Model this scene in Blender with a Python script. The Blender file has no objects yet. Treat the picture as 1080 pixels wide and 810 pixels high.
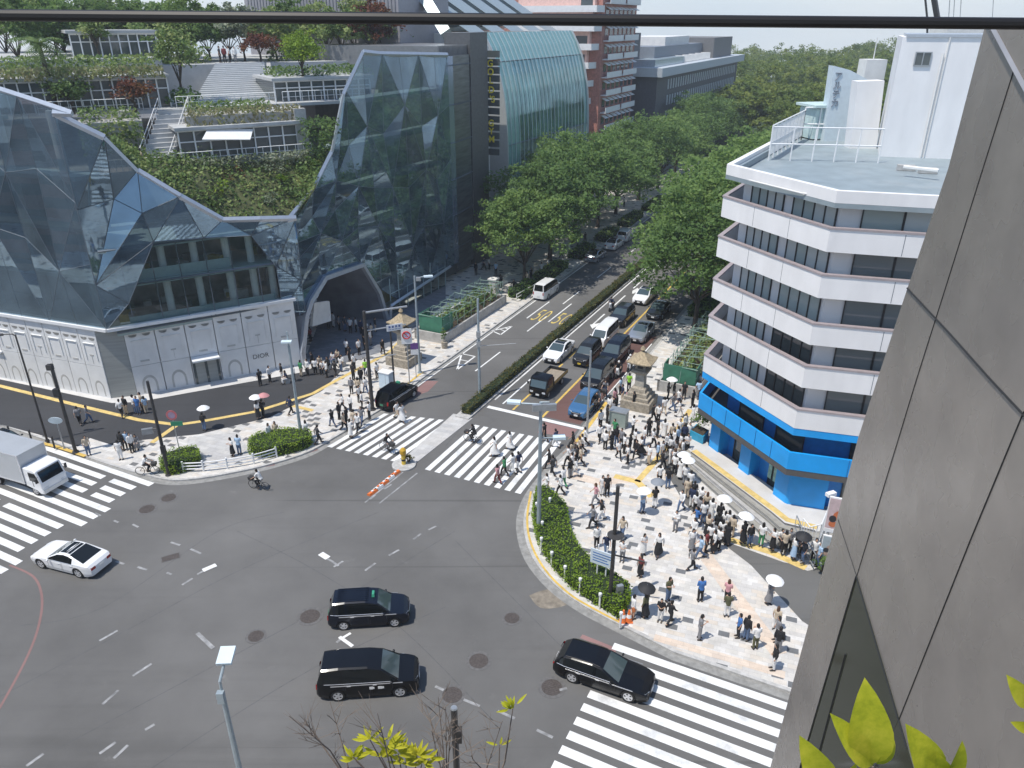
import bpy, bmesh, math, random
import numpy as np
from mathutils import Vector, Matrix, noise as mnoise
random.seed(11)
rnd = random.Random(5)
scene = bpy.context.scene
COL = scene.collection
R_ = math.radians
# ------------------------------------------------------------------ camera geometry (pitch, focal, height) used to place things in metres
F = 800.0; PITCH = R_(25.5); H = 30.0; KS = H/29.0
SP, CP = math.sin(PITCH), math.cos(PITCH)
def ray(px, py):
    dx = (px-540)/F; dy = (py-405)/F
    return (dx, CP-dy*SP, -SP-dy*CP)
def at(px, py, z=0.0):
    d = ray(px, py); t = (z-H)/d[2]
    return (d[0]*t, d[1]*t)
def at3(px, py, z=0.0):
    p = at(px, py, z); return (p[0], p[1], z)
def hz(y, py):
    dy = (py-405)/F
    return H+(-dy*CP*y-SP*y)/(CP-dy*SP)
def pp(px, py, A, B, off=0.0):
    ux, uy = B[0]-A[0], B[1]-A[1]; L = math.hypot(ux, uy); nx, ny = -uy/L, ux/L
    D = ray(px, py); t = (nx*A[0]+ny*A[1]+off)/(nx*D[0]+ny*D[1])
    return (D[0]*t, D[1]*t, H+D[2]*t)
SA = R_(63.5); SC, SS = math.cos(SA), math.sin(SA)
OX, OY = at(487, 440)
def W(s, r):                       # street frame: s along the avenue, r to its right
    s *= KS; r *= KS
    return (OX+s*SC+r*SS, OY+s*SS-r*SC)
def W3(s, r, z=0.0):
    p = W(s, r); return (p[0], p[1], z)
def srt(p):
    x, y = p[0]-OX, p[1]-OY
    return ((x*SC+y*SS)/KS, (x*SS-y*SC)/KS)

# ------------------------------------------------------------------ mesh builder
OFS = {}
class MB:
    def __init__(s): s.v = []; s.f = []; s.m = []
    def add(s, pts, faces, m=0):
        o = len(s.v); s.v.extend([tuple(p) for p in pts])
        for f in faces: s.f.append([o+i for i in f]); s.m.append(m)
    def poly(s, pts, m=0): s.add(pts, [list(range(len(pts)))], m)
    def box(s, c, d, rz=0.0, m=0, top=1.0, rx=0.0, ry=0.0):
        hx, hy, hh = d[0]/2, d[1]/2, d[2]/2
        M = Matrix.Translation(c) @ Matrix.Rotation(rz, 4, 'Z') @ Matrix.Rotation(ry, 4, 'Y') @ Matrix.Rotation(rx, 4, 'X')
        P = [(-hx,-hy,-hh),(hx,-hy,-hh),(hx,hy,-hh),(-hx,hy,-hh),(-hx*top,-hy*top,hh),(hx*top,-hy*top,hh),(hx*top,hy*top,hh),(-hx*top,hy*top,hh)]
        s.add([M @ Vector(p) for p in P], [(3,2,1,0),(4,5,6,7),(0,1,5,4),(1,2,6,5),(2,3,7,6),(3,0,4,7)], m)
    def prism(s, poly, z0, z1, m=0, mtop=None, bottom=True):
        a = sum(poly[i][0]*poly[(i+1) % len(poly)][1]-poly[(i+1) % len(poly)][0]*poly[i][1] for i in range(len(poly)))
        if a < 0: poly = poly[::-1]
        n = len(poly)
        P = [(p[0], p[1], z0) for p in poly]+[(p[0], p[1], z1) for p in poly]
        s.add(P, [(i, (i+1) % n, n+(i+1) % n, n+i) for i in range(n)], m)
        s.add(P[n:], [list(range(n))], m if mtop is None else mtop)
        if bottom: s.add(P[:n], [list(range(n))[::-1]], m)
    def wall(s, A, B, z0, z1, t=0.1, m=0, off=0.0):      # upright slab between two plan points, thickness t to the left of A->B, pushed right by off
        ux, uy = B[0]-A[0], B[1]-A[1]; L = math.hypot(ux, uy) or 1; nx, ny = -uy/L, ux/L
        a = (A[0]-nx*off, A[1]-ny*off); b = (B[0]-nx*off, B[1]-ny*off)
        s.prism([a, b, (b[0]+nx*t, b[1]+ny*t), (a[0]+nx*t, a[1]+ny*t)], z0, z1, m)
    def panel(s, P, t=0.05, m=0):                        # 3D polygon given a thickness along its normal (backwards)
        P = [Vector(p) for p in P]; n = Vector((0,0,0))
        for i in range(len(P)): n += P[i].cross(P[(i+1) % len(P)])
        n.normalize(); k = len(P); Q = [p-n*t for p in P]
        s.add(P+Q, [list(range(k)), list(range(k, 2*k))[::-1]]+[(i, k+i, k+(i+1) % k, (i+1) % k) for i in range(k)], m)
    def loft(s, rings, m=0, cap0=True, cap1=True, closed=True):
        n = len(rings[0]); o = []
        for r in rings: o.extend(r)
        fs = []
        for i in range(len(rings)-1):
            for j in range(n if closed else n-1):
                k = (j+1) % n
                fs.append((i*n+j, i*n+k, (i+1)*n+k, (i+1)*n+j))
        s.add(o, fs, m)
        if cap0: s.add(rings[0], [list(range(n))[::-1]], m)
        if cap1: s.add(rings[-1], [list(range(n))], m)
    def tube(s, pts, rad, n=8, m=0, sq=(1, 1)):
        pts = [Vector(p) for p in pts]
        if not hasattr(rad, '__len__'): rad = [rad]*len(pts)
        rings = []; up = None
        for i, p in enumerate(pts):
            d = (pts[min(i+1, len(pts)-1)]-pts[max(i-1, 0)])
            if d.length < 1e-9: d = Vector((0,0,1))
            d.normalize()
            ref = up if up is not None else (Vector((0,1,0)) if abs(d.z) > .8 else Vector((0,0,1)))
            a = (ref-d*ref.dot(d))
            if a.length < 1e-6: a = d.orthogonal()
            a.normalize(); b = d.cross(a); up = a
            rings.append([p+(a*math.cos(2*math.pi*j/n)*sq[0]+b*math.sin(2*math.pi*j/n)*sq[1])*rad[i] for j in range(n)])
        s.loft(rings, m)
    def cyl(s, c, r0, r1, h, n=16, m=0):
        s.loft([[(c[0]+r0*math.cos(2*math.pi*j/n), c[1]+r0*math.sin(2*math.pi*j/n), c[2]) for j in range(n)],
                [(c[0]+r1*math.cos(2*math.pi*j/n), c[1]+r1*math.sin(2*math.pi*j/n), c[2]+h) for j in range(n)]], m)
    def lathe(s, prof, c=(0,0,0), n=16, m=0, rot=0.0):
        s.loft([[(c[0]+r*math.cos(rot+2*math.pi*j/n), c[1]+r*math.sin(rot+2*math.pi*j/n), c[2]+z) for j in range(n)] for r, z in prof], m)
    def ell(s, c, r, n=10, k=6, m=0):
        s.loft([[(c[0]+r[0]*math.sin(math.pi*(i+.02)/(k+.04))*math.cos(2*math.pi*j/n), c[1]+r[1]*math.sin(math.pi*(i+.02)/(k+.04))*math.sin(2*math.pi*j/n), c[2]-r[2]*math.cos(math.pi*(i+.02)/(k+.04))) for j in range(n)] for i in range(k+1)], m)
    def mesh(s, name, mats, smooth=None, off=(0,0,0)):
        me = bpy.data.meshes.new(name)
        if off != (0,0,0): vv = [(p[0]-off[0], p[1]-off[1], p[2]-off[2]) for p in s.v]
        else: vv = s.v
        me.from_pydata(vv, [], s.f); me.validate(verbose=False)
        if not isinstance(mats, (list, tuple)): mats = [mats]
        for x in mats: me.materials.append(x)
        if len(mats) > 1 and len(me.polygons) == len(s.m): me.polygons.foreach_set('material_index', s.m)
        if smooth is not None:
            me.polygons.foreach_set('use_smooth', [True]*len(me.polygons))
            me.set_sharp_from_angle(angle=R_(smooth))
        me.update()
        return me
    def build(s, name, mats, parent=None, smooth=None):
        off = OFS.get(parent.name, (0,0,0)) if parent is not None else (0,0,0)
        o = bpy.data.objects.new(name, s.mesh(name, mats, smooth, off)); COL.objects.link(o)
        if parent is not None: o.parent = parent; OFS[o.name] = off
        return o
LABELS = {}
def tag(o, label=None, cat=None, group=None, kind=None):
    if label: o['label'] = label
    if cat: o['category'] = cat
    if group: o['group'] = group
    if kind: o['kind'] = kind
    return o
def thing(name, label, cat, loc=(0,0,0), rz=0.0, group=None, world=False):
    o = bpy.data.objects.new(name, None); COL.objects.link(o)
    o.empty_display_size = .3
    loc = tuple(loc) if len(loc) == 3 else (loc[0], loc[1], 0.0)
    o.location = loc; o.rotation_euler = (0, 0, rz)
    OFS[o.name] = loc if world else (0, 0, 0)
    return tag(o, label, cat, group)
def copy_tree(o, parent=None, kids=None):
    c = o.copy(); COL.objects.link(c)
    if parent is not None: c.parent = parent
    for ch in (kids(o) if kids else list(o.children)): copy_tree(ch, c, kids)
    return c
def place_copy(o, loc, rz, label=None, group=None, scale=None):
    c = copy_tree(o); c.location = loc if len(loc) == 3 else (loc[0], loc[1], 0); c.rotation_euler = (0, 0, rz)
    if label: c['label'] = label
    if group: c['group'] = group
    if scale: c.scale = scale if hasattr(scale, '__len__') else (scale,)*3
    return c
def structure(name, mb, mats, smooth=None): return tag(mb.build(name, mats, None, smooth), kind='structure')

# ------------------------------------------------------------------ materials
MATS = {}
def nodes(name):
    m = bpy.data.materials.new(name); m.use_nodes = True
    nt = m.node_tree; b = nt.nodes['Principled BSDF']
    return m, nt, b
def mat(name, col, rough=.6, metal=0.0, var=.12, scale=3.0, bump=0.0, spec=.5, coords='Object', detail=4.0, coat=0.0, stretch=(1,1,1), dirt=0.0, dirtcol=(.08,.075,.065)):
    if name in MATS: return MATS[name]
    m, nt, b = nodes(name)
    N, L = nt.nodes.new, nt.links.new
    b.inputs['Roughness'].default_value = rough; b.inputs['Metallic'].default_value = metal
    b.inputs['Specular IOR Level'].default_value = spec
    if coat: b.inputs['Coat Weight'].default_value = coat; b.inputs['Coat Roughness'].default_value = .05
    c4 = (*col, 1)
    b.inputs['Base Color'].default_value = c4; m.diffuse_color = c4
    if var > 0 or bump > 0 or dirt > 0:
        tc = N('ShaderNodeTexCoord'); mp = N('ShaderNodeMapping'); mp.inputs['Scale'].default_value = stretch
        L(tc.outputs[coords], mp.inputs[0])
        nz = N('ShaderNodeTexNoise'); nz.inputs['Scale'].default_value = scale; nz.inputs['Detail'].default_value = detail
        L(mp.outputs[0], nz.inputs['Vector'])
        rmp = N('ShaderNodeValToRGB')
        rmp.color_ramp.elements[0].position = .3; rmp.color_ramp.elements[1].position = .7
        rmp.color_ramp.elements[0].color = tuple(max(0, x*(1-var)) for x in col)+(1,)
        rmp.color_ramp.elements[1].color = tuple(min(1, x*(1+var)) for x in col)+(1,)
        L(nz.outputs['Fac'], rmp.inputs[0]); out = rmp.outputs[0]
        if dirt > 0:
            n2 = N('ShaderNodeTexNoise'); n2.inputs['Scale'].default_value = scale*.35; n2.inputs['Detail'].default_value = 8; n2.inputs['Roughness'].default_value = .7
            L(mp.outputs[0], n2.inputs['Vector'])
            mr = N('ShaderNodeMapRange'); mr.inputs['From Min'].default_value = .52; mr.inputs['From Max'].default_value = .75
            mr.inputs['To Max'].default_value = dirt; L(n2.outputs['Fac'], mr.inputs[0])
            mx = N('ShaderNodeMix'); mx.data_type = 'RGBA'; L(mr.outputs[0], mx.inputs['Factor']); L(out, mx.inputs['A']); mx.inputs['B'].default_value = (*dirtcol, 1)
            out = mx.outputs['Result']
        L(out, b.inputs['Base Color'])
        if bump > 0:
            bp = N('ShaderNodeBump'); bp.inputs['Strength'].default_value = bump; bp.inputs['Distance'].default_value = .02
            L(nz.outputs['Fac'], bp.inputs['Height']); L(bp.outputs[0], b.inputs['Normal'])
    MATS[name] = m
    return m
def glass(name, col=(.02,.03,.035), rough=.04, spec=.8, transp=0.0, metal=0.0):
    if name in MATS: return MATS[name]
    m, nt, b = nodes(name)
    b.inputs['Base Color'].default_value = (*col, 1); b.inputs['Roughness'].default_value = rough
    b.inputs['Specular IOR Level'].default_value = spec; b.inputs['Metallic'].default_value = metal
    if transp:
        tr = nt.nodes.new('ShaderNodeBsdfTransparent'); tr.inputs[0].default_value = (.75, .85, .85, 1)
        mx = nt.nodes.new('ShaderNodeMixShader'); mx.inputs[0].default_value = transp
        nt.links.new(b.outputs[0], mx.inputs[1]); nt.links.new(tr.outputs[0], mx.inputs[2])
        nt.links.new(mx.outputs[0], nt.nodes['Material Output'].inputs[0])
    MATS[name] = m
    return m
def leafmat(name, c0, c1, c2, trans=.35, scale=.5):
    if name in MATS: return MATS[name]
    m, nt, b = nodes(name); N, L = nt.nodes.new, nt.links.new
    tc = N('ShaderNodeTexCoord'); nz = N('ShaderNodeTexNoise'); nz.inputs['Scale'].default_value = scale; nz.inputs['Detail'].default_value = 5; nz.inputs['Roughness'].default_value = .75
    L(tc.outputs['Object'], nz.inputs['Vector'])
    oi = N('ShaderNodeObjectInfo'); ad = N('ShaderNodeMath'); ad.operation = 'MULTIPLY_ADD'; ad.inputs[1].default_value = .16
    L(oi.outputs['Random'], ad.inputs[0]); L(nz.outputs['Fac'], ad.inputs[2])
    r = N('ShaderNodeValToRGB'); e = r.color_ramp.elements
    e[0].position = .42; e[0].color = (*c0, 1); e[1].position = .72; e[1].color = (*c2, 1)
    x = e.new(.57); x.color = (*c1, 1)
    L(ad.outputs[0], r.inputs[0]); L(r.outputs[0], b.inputs['Base Color'])
    b.inputs['Roughness'].default_value = .55; b.inputs['Specular IOR Level'].default_value = .25
    tl = N('ShaderNodeBsdfTranslucent'); L(r.outputs[0], tl.inputs[0])
    mx = N('ShaderNodeMixShader'); mx.inputs[0].default_value = trans
    L(b.outputs[0], mx.inputs[1]); L(tl.outputs[0], mx.inputs[2]); L(mx.outputs[0], nt.nodes['Material Output'].inputs[0])
    MATS[name] = m
    return m
M = dict(
 white=mat('white_paint', (.78,.78,.77), .5, var=.05, scale=2),
 offwhite=mat('weathered_white', (.72,.71,.68), .7, var=.07, scale=1.2, dirt=.18, dirtcol=(.35,.32,.28)),
 bankwhite=mat('bank_white_render', (.80,.785,.77), .65, var=.05, scale=1.0, dirt=.12, dirtcol=(.5,.47,.44), stretch=(1,1,.35)),
 concrete=mat('concrete', (.42,.41,.39), .85, var=.15, scale=2.5, bump=.2, dirt=.3),
 kerb=mat('kerb_stone', (.46,.45,.43), .85, var=.18, scale=4, dirt=.35),
 stone=mat('weathered_granite', (.33,.29,.23), .9, var=.3, scale=6, bump=.6, dirt=.5, dirtcol=(.10,.085,.06)),
 stoneroof=mat('lichen_stone', (.36,.29,.19), .9, var=.3, scale=6, bump=.6, dirt=.4, dirtcol=(.14,.11,.07)),
 darkpole=mat('brown_black_pole', (.045,.042,.04), .55, var=.15, scale=4),
 bluepole=mat('grey_blue_pole', (.34,.40,.43), .45, metal=.3, var=.1, scale=3),
 greypole=mat('galvanised_steel', (.42,.44,.45), .4, metal=.6, var=.1, scale=4),
 black=mat('black_plastic', (.018,.018,.02), .5, var=.1),
 tyre=mat('tyre_rubber', (.02,.02,.02), .85, var=.15, scale=9),
 rim=mat('alloy', (.62,.62,.63), .35, metal=.35, var=.05),
 chrome=mat('chrome', (.72,.72,.73), .25, metal=.55, var=0),
 red=mat('signal_red', (.5,.03,.025), .5, var=.06),
 redlens=mat('red_lens', (.35,.01,.012), .15, var=0, spec=.8),
 lens=mat('clear_lens', (.62,.64,.66), .1, var=0, spec=.9),
 yellow=mat('safety_yellow', (.72,.50,.06), .6, var=.1, scale=4),
 yellowpaint=mat('yellow_road_paint', (.62,.42,.10), .8, var=.2, scale=3, coords='Object', dirt=.4),
 tactile=mat('tactile_yellow', (.64,.47,.17), .8, var=.18, scale=3, dirt=.25),
 orange=mat('cone_orange', (.75,.18,.04), .6, var=.05),
 green=mat('sheet_green', (.05,.19,.12), .7, var=.15, scale=2, bump=.4),
 wire=mat('green_wire', (.22,.33,.27), .6, var=.1),
 carblack=mat('black_car_paint', (.005,.0055,.007), .2, var=0, spec=.42),
 cardark=mat('dark_grey_car_paint', (.016,.018,.021), .12, var=0, spec=.45),
 carnavy=mat('dark_navy_car_paint', (.006,.009,.018), .2, var=0, spec=.42),
 carwhite=mat('white_car_paint', (.80,.80,.80), .2, var=0, coat=.5),
 carsilver=mat('silver_car_paint', (.42,.45,.50), .25, metal=.6, var=0, coat=.5),
 carblue=mat('blue_car_paint', (.06,.17,.33), .2, metal=.3, var=0, coat=.7),
 carglass=glass('car_glass', (.008,.010,.011), .03, .5),
 windshield=glass('windscreen_glass', (.05,.075,.08), .03, 1.0),
 winglass=glass('dark_window_glass', (.075,.09,.09), .06, .9),
 greenglass=glass('green_tinted_window', (.40,.46,.44), .15, .6),
 clearglass=glass('clear_glass', (.03,.05,.05), .03, .9, transp=.74),
 midglass=glass('mid_grey_window_glass', (.20,.22,.22), .08, .8),
 bankblue=mat('bank_blue_panel', (.012,.34,.80), .4, var=.12, scale=.6, dirt=.15, dirtcol=(.03,.2,.5)),
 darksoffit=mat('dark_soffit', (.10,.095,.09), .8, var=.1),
 bark=mat('tree_bark', (.075,.06,.045), .95, var=.35, scale=5, bump=.6, stretch=(1,1,.3)),
 soil=mat('planter_soil', (.06,.045,.03), .95, var=.3, scale=5),
 leaf=leafmat('street_tree_leaf', (.10,.175,.055), (.16,.26,.075), (.26,.37,.11), trans=.5),
 leafdark=leafmat('evergreen_leaf', (.08,.145,.05), (.13,.21,.06), (.21,.30,.085), trans=.5),
 leafforest=leafmat('forest_leaf', (.085,.135,.03), (.14,.205,.04), (.26,.30,.06), trans=.5, scale=.09),
 leaflime=leafmat('lime_leaf', (.12,.20,.02), (.20,.30,.03), (.33,.40,.04)),
 leafred=leafmat('bronze_leaf', (.09,.03,.02), (.17,.06,.03), (.16,.13,.04)),
 leafhedge=leafmat('hedge_leaf', (.12,.20,.02), (.21,.32,.03), (.33,.44,.05), scale=1.5),
 leafbrown=leafmat('dry_hedge_leaf', (.07,.07,.02), (.13,.12,.03), (.20,.19,.05), scale=1.5),
 leafpale=leafmat('silver_shrub_leaf', (.14,.18,.11), (.25,.29,.19), (.36,.38,.28), scale=.9),
 leafmix=leafmat('garden_leaf', (.07,.125,.04), (.15,.23,.065), (.32,.36,.13), scale=.8),
 leafgrass=leafmat('ornamental_grass', (.20,.19,.09), (.33,.31,.17), (.22,.26,.09), scale=.9),
 leafyellow=leafmat('yellow_green_leaf', (.30,.34,.02), (.46,.47,.03), (.60,.56,.05), scale=8),
 twig=mat('dry_twig', (.20,.16,.13), .9, var=.3, scale=9),
 skin=mat('skin', (.52,.32,.22), .55, var=.05),
)
# ================================================================== CAMERA, SKY, SUN
cam = bpy.data.cameras.new('camera'); camo = bpy.data.objects.new('camera', cam); COL.objects.link(camo)
camo.location = (0, 0, H); camo.rotation_euler = (R_(90)-PITCH, 0, 0)
cam.sensor_width = 36; cam.lens = F/1080*36; cam.clip_start = .05; cam.clip_end = 5000
scene.camera = camo
SUN_EL, SUN_AZ = 66.0, (-.86, -.51)          # plan direction towards the sun
wd = bpy.data.worlds.new('World'); scene.world = wd; wd.use_nodes = True
wn = wd.node_tree; bg = wn.nodes['Background']
sky = wn.nodes.new('ShaderNodeTexSky'); sky.sky_type = 'NISHITA'; sky.sun_disc = False
sky.sun_elevation = R_(SUN_EL); sky.sun_rotation = math.atan2(SUN_AZ[0], SUN_AZ[1])
sky.air_density = 1.0; sky.dust_density = .25; sky.ozone_density = 2.0; sky.altitude = 30
tint = wn.nodes.new('ShaderNodeMix'); tint.data_type = 'RGBA'; tint.blend_type = 'MULTIPLY'; tint.inputs['Factor'].default_value = 1; tint.inputs['B'].default_value = (1.0, .99, .97, 1)
wn.links.new(sky.outputs[0], tint.inputs['A']); 
stc = wn.nodes.new('ShaderNodeTexCoord'); sxyz = wn.nodes.new('ShaderNodeSeparateXYZ'); wn.links.new(stc.outputs['Generated'], sxyz.inputs[0])
hmr = wn.nodes.new('ShaderNodeMapRange'); hmr.interpolation_type = 'SMOOTHSTEP'; hmr.inputs[1].default_value = .0; hmr.inputs[2].default_value = .42; hmr.inputs[3].default_value = .92; hmr.inputs[4].default_value = 0
wn.links.new(sxyz.outputs[2], hmr.inputs[0])
cln = wn.nodes.new('ShaderNodeTexNoise'); cln.inputs['Scale'].default_value = 3.2; cln.inputs['Detail'].default_value = 6; cmp_ = wn.nodes.new('ShaderNodeMapping'); cmp_.inputs['Scale'].default_value = (1, 1, 4); wn.links.new(stc.outputs['Generated'], cmp_.inputs[0]); wn.links.new(cmp_.outputs[0], cln.inputs['Vector'])
ccr = wn.nodes.new('ShaderNodeValToRGB'); ccr.color_ramp.elements[0].position = .35; ccr.color_ramp.elements[1].position = .7; ccr.color_ramp.elements[0].color = (3.5, 4.15, 4.8, 1); ccr.color_ramp.elements[1].color = (4.45, 4.8, 5.1, 1); wn.links.new(cln.outputs['Fac'], ccr.inputs[0])
hmx = wn.nodes.new('ShaderNodeMix'); hmx.data_type = 'RGBA'; wn.links.new(hmr.outputs[0], hmx.inputs['Factor']); wn.links.new(tint.outputs['Result'], hmx.inputs['A']); wn.links.new(ccr.outputs[0], hmx.inputs['B'])
wn.links.new(hmx.outputs['Result'], bg.inputs[0]); bg.inputs[1].default_value = .15
sl = bpy.data.lights.new('sun', 'SUN'); sl.energy = 3.5; sl.angle = R_(.53); sl.color = (1, .95, .87)
so = bpy.data.objects.new('sun', sl); COL.objects.link(so); so.location = (-30, -20, 90)
n_ = math.hypot(*SUN_AZ)
sd = Vector((SUN_AZ[0]/n_*math.cos(R_(SUN_EL)), SUN_AZ[1]/n_*math.cos(R_(SUN_EL)), math.sin(R_(SUN_EL))))
so.rotation_euler = sd.to_track_quat('Z', 'Y').to_euler()
scene.view_settings.view_transform = 'Standard'; scene.view_settings.look = 'None'
scene.view_settings.exposure = .34; scene.view_settings.gamma = 1

# ================================================================== GROUND MATERIALS
def asphalt(name, base, var=.25, light=1.35):
    m, nt, b = nodes(name); N, L = nt.nodes.new, nt.links.new
    tc = N('ShaderNodeTexCoord')
    def noise(scale, detail, rot=0, st=(1, 1, 1), rough=.6):
        mp = N('ShaderNodeMapping'); mp.inputs['Rotation'].default_value = (0, 0, rot); mp.inputs['Scale'].default_value = st
        L(tc.outputs['Object'], mp.inputs[0]); n = N('ShaderNodeTexNoise'); n.inputs['Scale'].default_value = scale
        n.inputs['Detail'].default_value = detail; n.inputs['Roughness'].default_value = rough; L(mp.outputs[0], n.inputs['Vector']); return n.outputs['Fac']
    def rng(x, a, b_, c, d):
        r = N('ShaderNodeMapRange'); r.inputs[1].default_value = a; r.inputs[2].default_value = b_; r.inputs[3].default_value = c; r.inputs[4].default_value = d; L(x, r.inputs[0]); return r.outputs[0]
    def mul(a, c):
        k = N('ShaderNodeMath'); k.operation = 'MULTIPLY'; L(a, k.inputs[0]); L(c, k.inputs[1]); return k.outputs[0]
    f = rng(noise(.09, 6), .3, .7, 1-var, 1+var)
    f = mul(f, rng(noise(30, 2, 0, (1, 1, 1), .9), .25, .75, .86, 1.14))
    f = mul(f, rng(noise(1.0, 5, -SA, (.03, .55, 1)), .56, .74, 1.0, .86))            # worn wheel paths along the avenue
    f = mul(f, rng(noise(1.0, 5, R_(20), (.025, .8, 1)), .6, .72, 1.0, .87))           # turning tracks
    f = mul(f, rng(noise(.6, 9, .3, (1, 1, 1), .75), .62, .74, 1.0, light))          # pale scuffs
    f = mul(f, rng(noise(1.0, 2, R_(-38), (.012, 1.6, 1)), .66, .69, 1.0, .80))       # sealed joints
    mx = N('ShaderNodeMix'); mx.data_type = 'RGBA'; mx.blend_type = 'MULTIPLY'; mx.inputs['Factor'].default_value = 1
    mx.inputs['A'].default_value = (*base, 1); L(f, mx.inputs['B']); L(mx.outputs['Result'], b.inputs['Base Color'])
    b.inputs['Roughness'].default_value = .88; b.inputs['Specular IOR Level'].default_value = .3
    bp = N('ShaderNodeBump'); bp.inputs['Strength'].default_value = .25; bp.inputs['Distance'].default_value = .01
    L(noise(60, 2), bp.inputs['Height']); L(bp.outputs[0], b.inputs['Normal'])
    MATS[name] = m; return m
M['asphalt'] = asphalt('asphalt', (.134, .131, .126))
M['asphaltdark'] = asphalt('dark_asphalt', (.052,.053,.057), .2, 1.25)
M['asphaltpath'] = asphalt('grey_asphalt_path', (.13, .128, .122), .12, 1.1)
M['redasphalt'] = asphalt('red_tinted_asphalt', (.15, .085, .075), .25, 1.2)
M['pink'] = asphalt('pink_worn_paint', (.25,.15,.14), .3, 1.1)
def tiles(name, dark=.93, cols=((.60,.575,.525), (.53,.51,.485), (.66,.64,.605), (.60,.535,.455)), tw=.62, th=.31, dk=(.13,.135,.14)):
    m, nt, b = nodes(name); N, L = nt.nodes.new, nt.links.new
    tc = N('ShaderNodeTexCoord'); mp = N('ShaderNodeMapping'); mp.vector_type = 'TEXTURE'; mp.inputs['Rotation'].default_value = (0, 0, R_(-20)); L(tc.outputs['Object'], mp.inputs[0])
    sp = N('ShaderNodeSeparateXYZ'); L(mp.outputs[0], sp.inputs[0])
    def ma(op, a, c=None):
        k = N('ShaderNodeMath'); k.operation = op
        for i, q in enumerate((a, c)):
            if q is None: continue
            if isinstance(q, (int, float)): k.inputs[i].default_value = q
            else: L(q, k.inputs[i])
        return k.outputs[0]
    v = ma('DIVIDE', sp.outputs[1], th); row = ma('FLOOR', v)
    u = ma('ADD', ma('DIVIDE', sp.outputs[0], tw), ma('MULTIPLY', ma('MODULO', row, 2.0), .5)); cu = ma('FLOOR', u)
    cb = N('ShaderNodeCombineXYZ'); L(cu, cb.inputs[0]); L(row, cb.inputs[1])
    wn_ = N('ShaderNodeTexWhiteNoise'); wn_.noise_dimensions = '2D'; L(cb.outputs[0], wn_.inputs['Vector'])
    nz = N('ShaderNodeTexNoise'); nz.inputs['Scale'].default_value = .22; nz.inputs['Detail'].default_value = 3; L(mp.outputs[0], nz.inputs['Vector'])
    mixv = ma('ADD', ma('MULTIPLY', wn_.outputs['Value'], .55), ma('MULTIPLY', nz.outputs['Fac'], .5))
    r = N('ShaderNodeValToRGB'); e = r.color_ramp.elements
    e[0].position = .25; e[0].color = (*cols[0], 1); e[1].position = .8; e[1].color = (*cols[3], 1)
    x = e.new(.42); x.color = (*cols[1], 1); x = e.new(.6); x.color = (*cols[2], 1)
    L(mixv, r.inputs[0])
    # dark accent stones: larger cells
    v2 = ma('DIVIDE', sp.outputs[1], th*1.3); row2 = ma('FLOOR', v2); u2 = ma('ADD', ma('DIVIDE', sp.outputs[0], tw*.95), ma('MULTIPLY', row2, .37)); cu2 = ma('FLOOR', u2)
    cb2 = N('ShaderNodeCombineXYZ'); L(cu2, cb2.inputs[0]); L(row2, cb2.inputs[1]); w2 = N('ShaderNodeTexWhiteNoise'); w2.noise_dimensions = '2D'; L(cb2.outputs[0], w2.inputs['Vector'])
    chk = ma('LESS_THAN', ma('MODULO', ma('ABSOLUTE', ma('ADD', cu2, row2)), 2.0), .5)
    dk_ = ma('MULTIPLY', ma('GREATER_THAN', w2.outputs['Value'], dark), chk)
    mx = N('ShaderNodeMix'); mx.data_type = 'RGBA'; L(dk_, mx.inputs['Factor']); L(r.outputs[0], mx.inputs['A']); mx.inputs['B'].default_value = (*dk, 1)
    # joints and grime
    fu = ma('ABSOLUTE', ma('SUBTRACT', ma('FRACT', u), .5)); fv = ma('ABSOLUTE', ma('SUBTRACT', ma('FRACT', v), .5))
    jt = ma('MAXIMUM', ma('GREATER_THAN', fu, .488), ma('GREATER_THAN', fv, .475))
    g_ = N('ShaderNodeTexNoise'); g_.inputs['Scale'].default_value = 1.3; g_.inputs['Detail'].default_value = 8; g_.inputs['Roughness'].default_value = .7; L(mp.outputs[0], g_.inputs['Vector'])
    mr = N('ShaderNodeMapRange'); mr.inputs[1].default_value = .35; mr.inputs[2].default_value = .75; mr.inputs[3].default_value = 1.06; mr.inputs[4].default_value = .78; L(g_.outputs['Fac'], mr.inputs[0])
    k = ma('MULTIPLY', mr.outputs[0], ma('SUBTRACT', 1.0, ma('MULTIPLY', jt, .22)))
    m2 = N('ShaderNodeMix'); m2.data_type = 'RGBA'; m2.blend_type = 'MULTIPLY'; m2.inputs['Factor'].default_value = 1; L(mx.outputs['Result'], m2.inputs['A']); L(k, m2.inputs['B'])
    L(m2.outputs['Result'], b.inputs['Base Color']); b.inputs['Roughness'].default_value = .75
    MATS[name] = m; return m
M['tiles'] = tiles('plaza_tiles', .86, dk=(.15,.155,.16))
M['tilesleft'] = tiles('corner_tiles', .80, dk=(.16,.16,.16))
M['tilesgrey'] = tiles('pale_grey_slabs', 1.1, ((.50,.49,.47),(.46,.45,.44),(.54,.53,.51),(.52,.50,.47)), .9, .45)
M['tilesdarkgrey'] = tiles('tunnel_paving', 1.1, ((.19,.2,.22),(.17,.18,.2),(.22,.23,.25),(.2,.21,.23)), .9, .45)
M['forecourt'] = mat('forecourt_concrete', (.57,.555,.53), .85, var=.1, scale=.8, dirt=.35, dirtcol=(.36,.35,.33), detail=8)
M['paint'] = mat('white_road_paint', (.74,.74,.72), .75, var=.1, scale=1.5, dirt=.75, dirtcol=(.28,.28,.28), detail=9)
M['wornpaint'] = mat('worn_white_road_paint', (.29,.29,.29), .8, var=.4, scale=2.5, dirt=1.0, dirtcol=(.13,.13,.13), detail=9)

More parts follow.
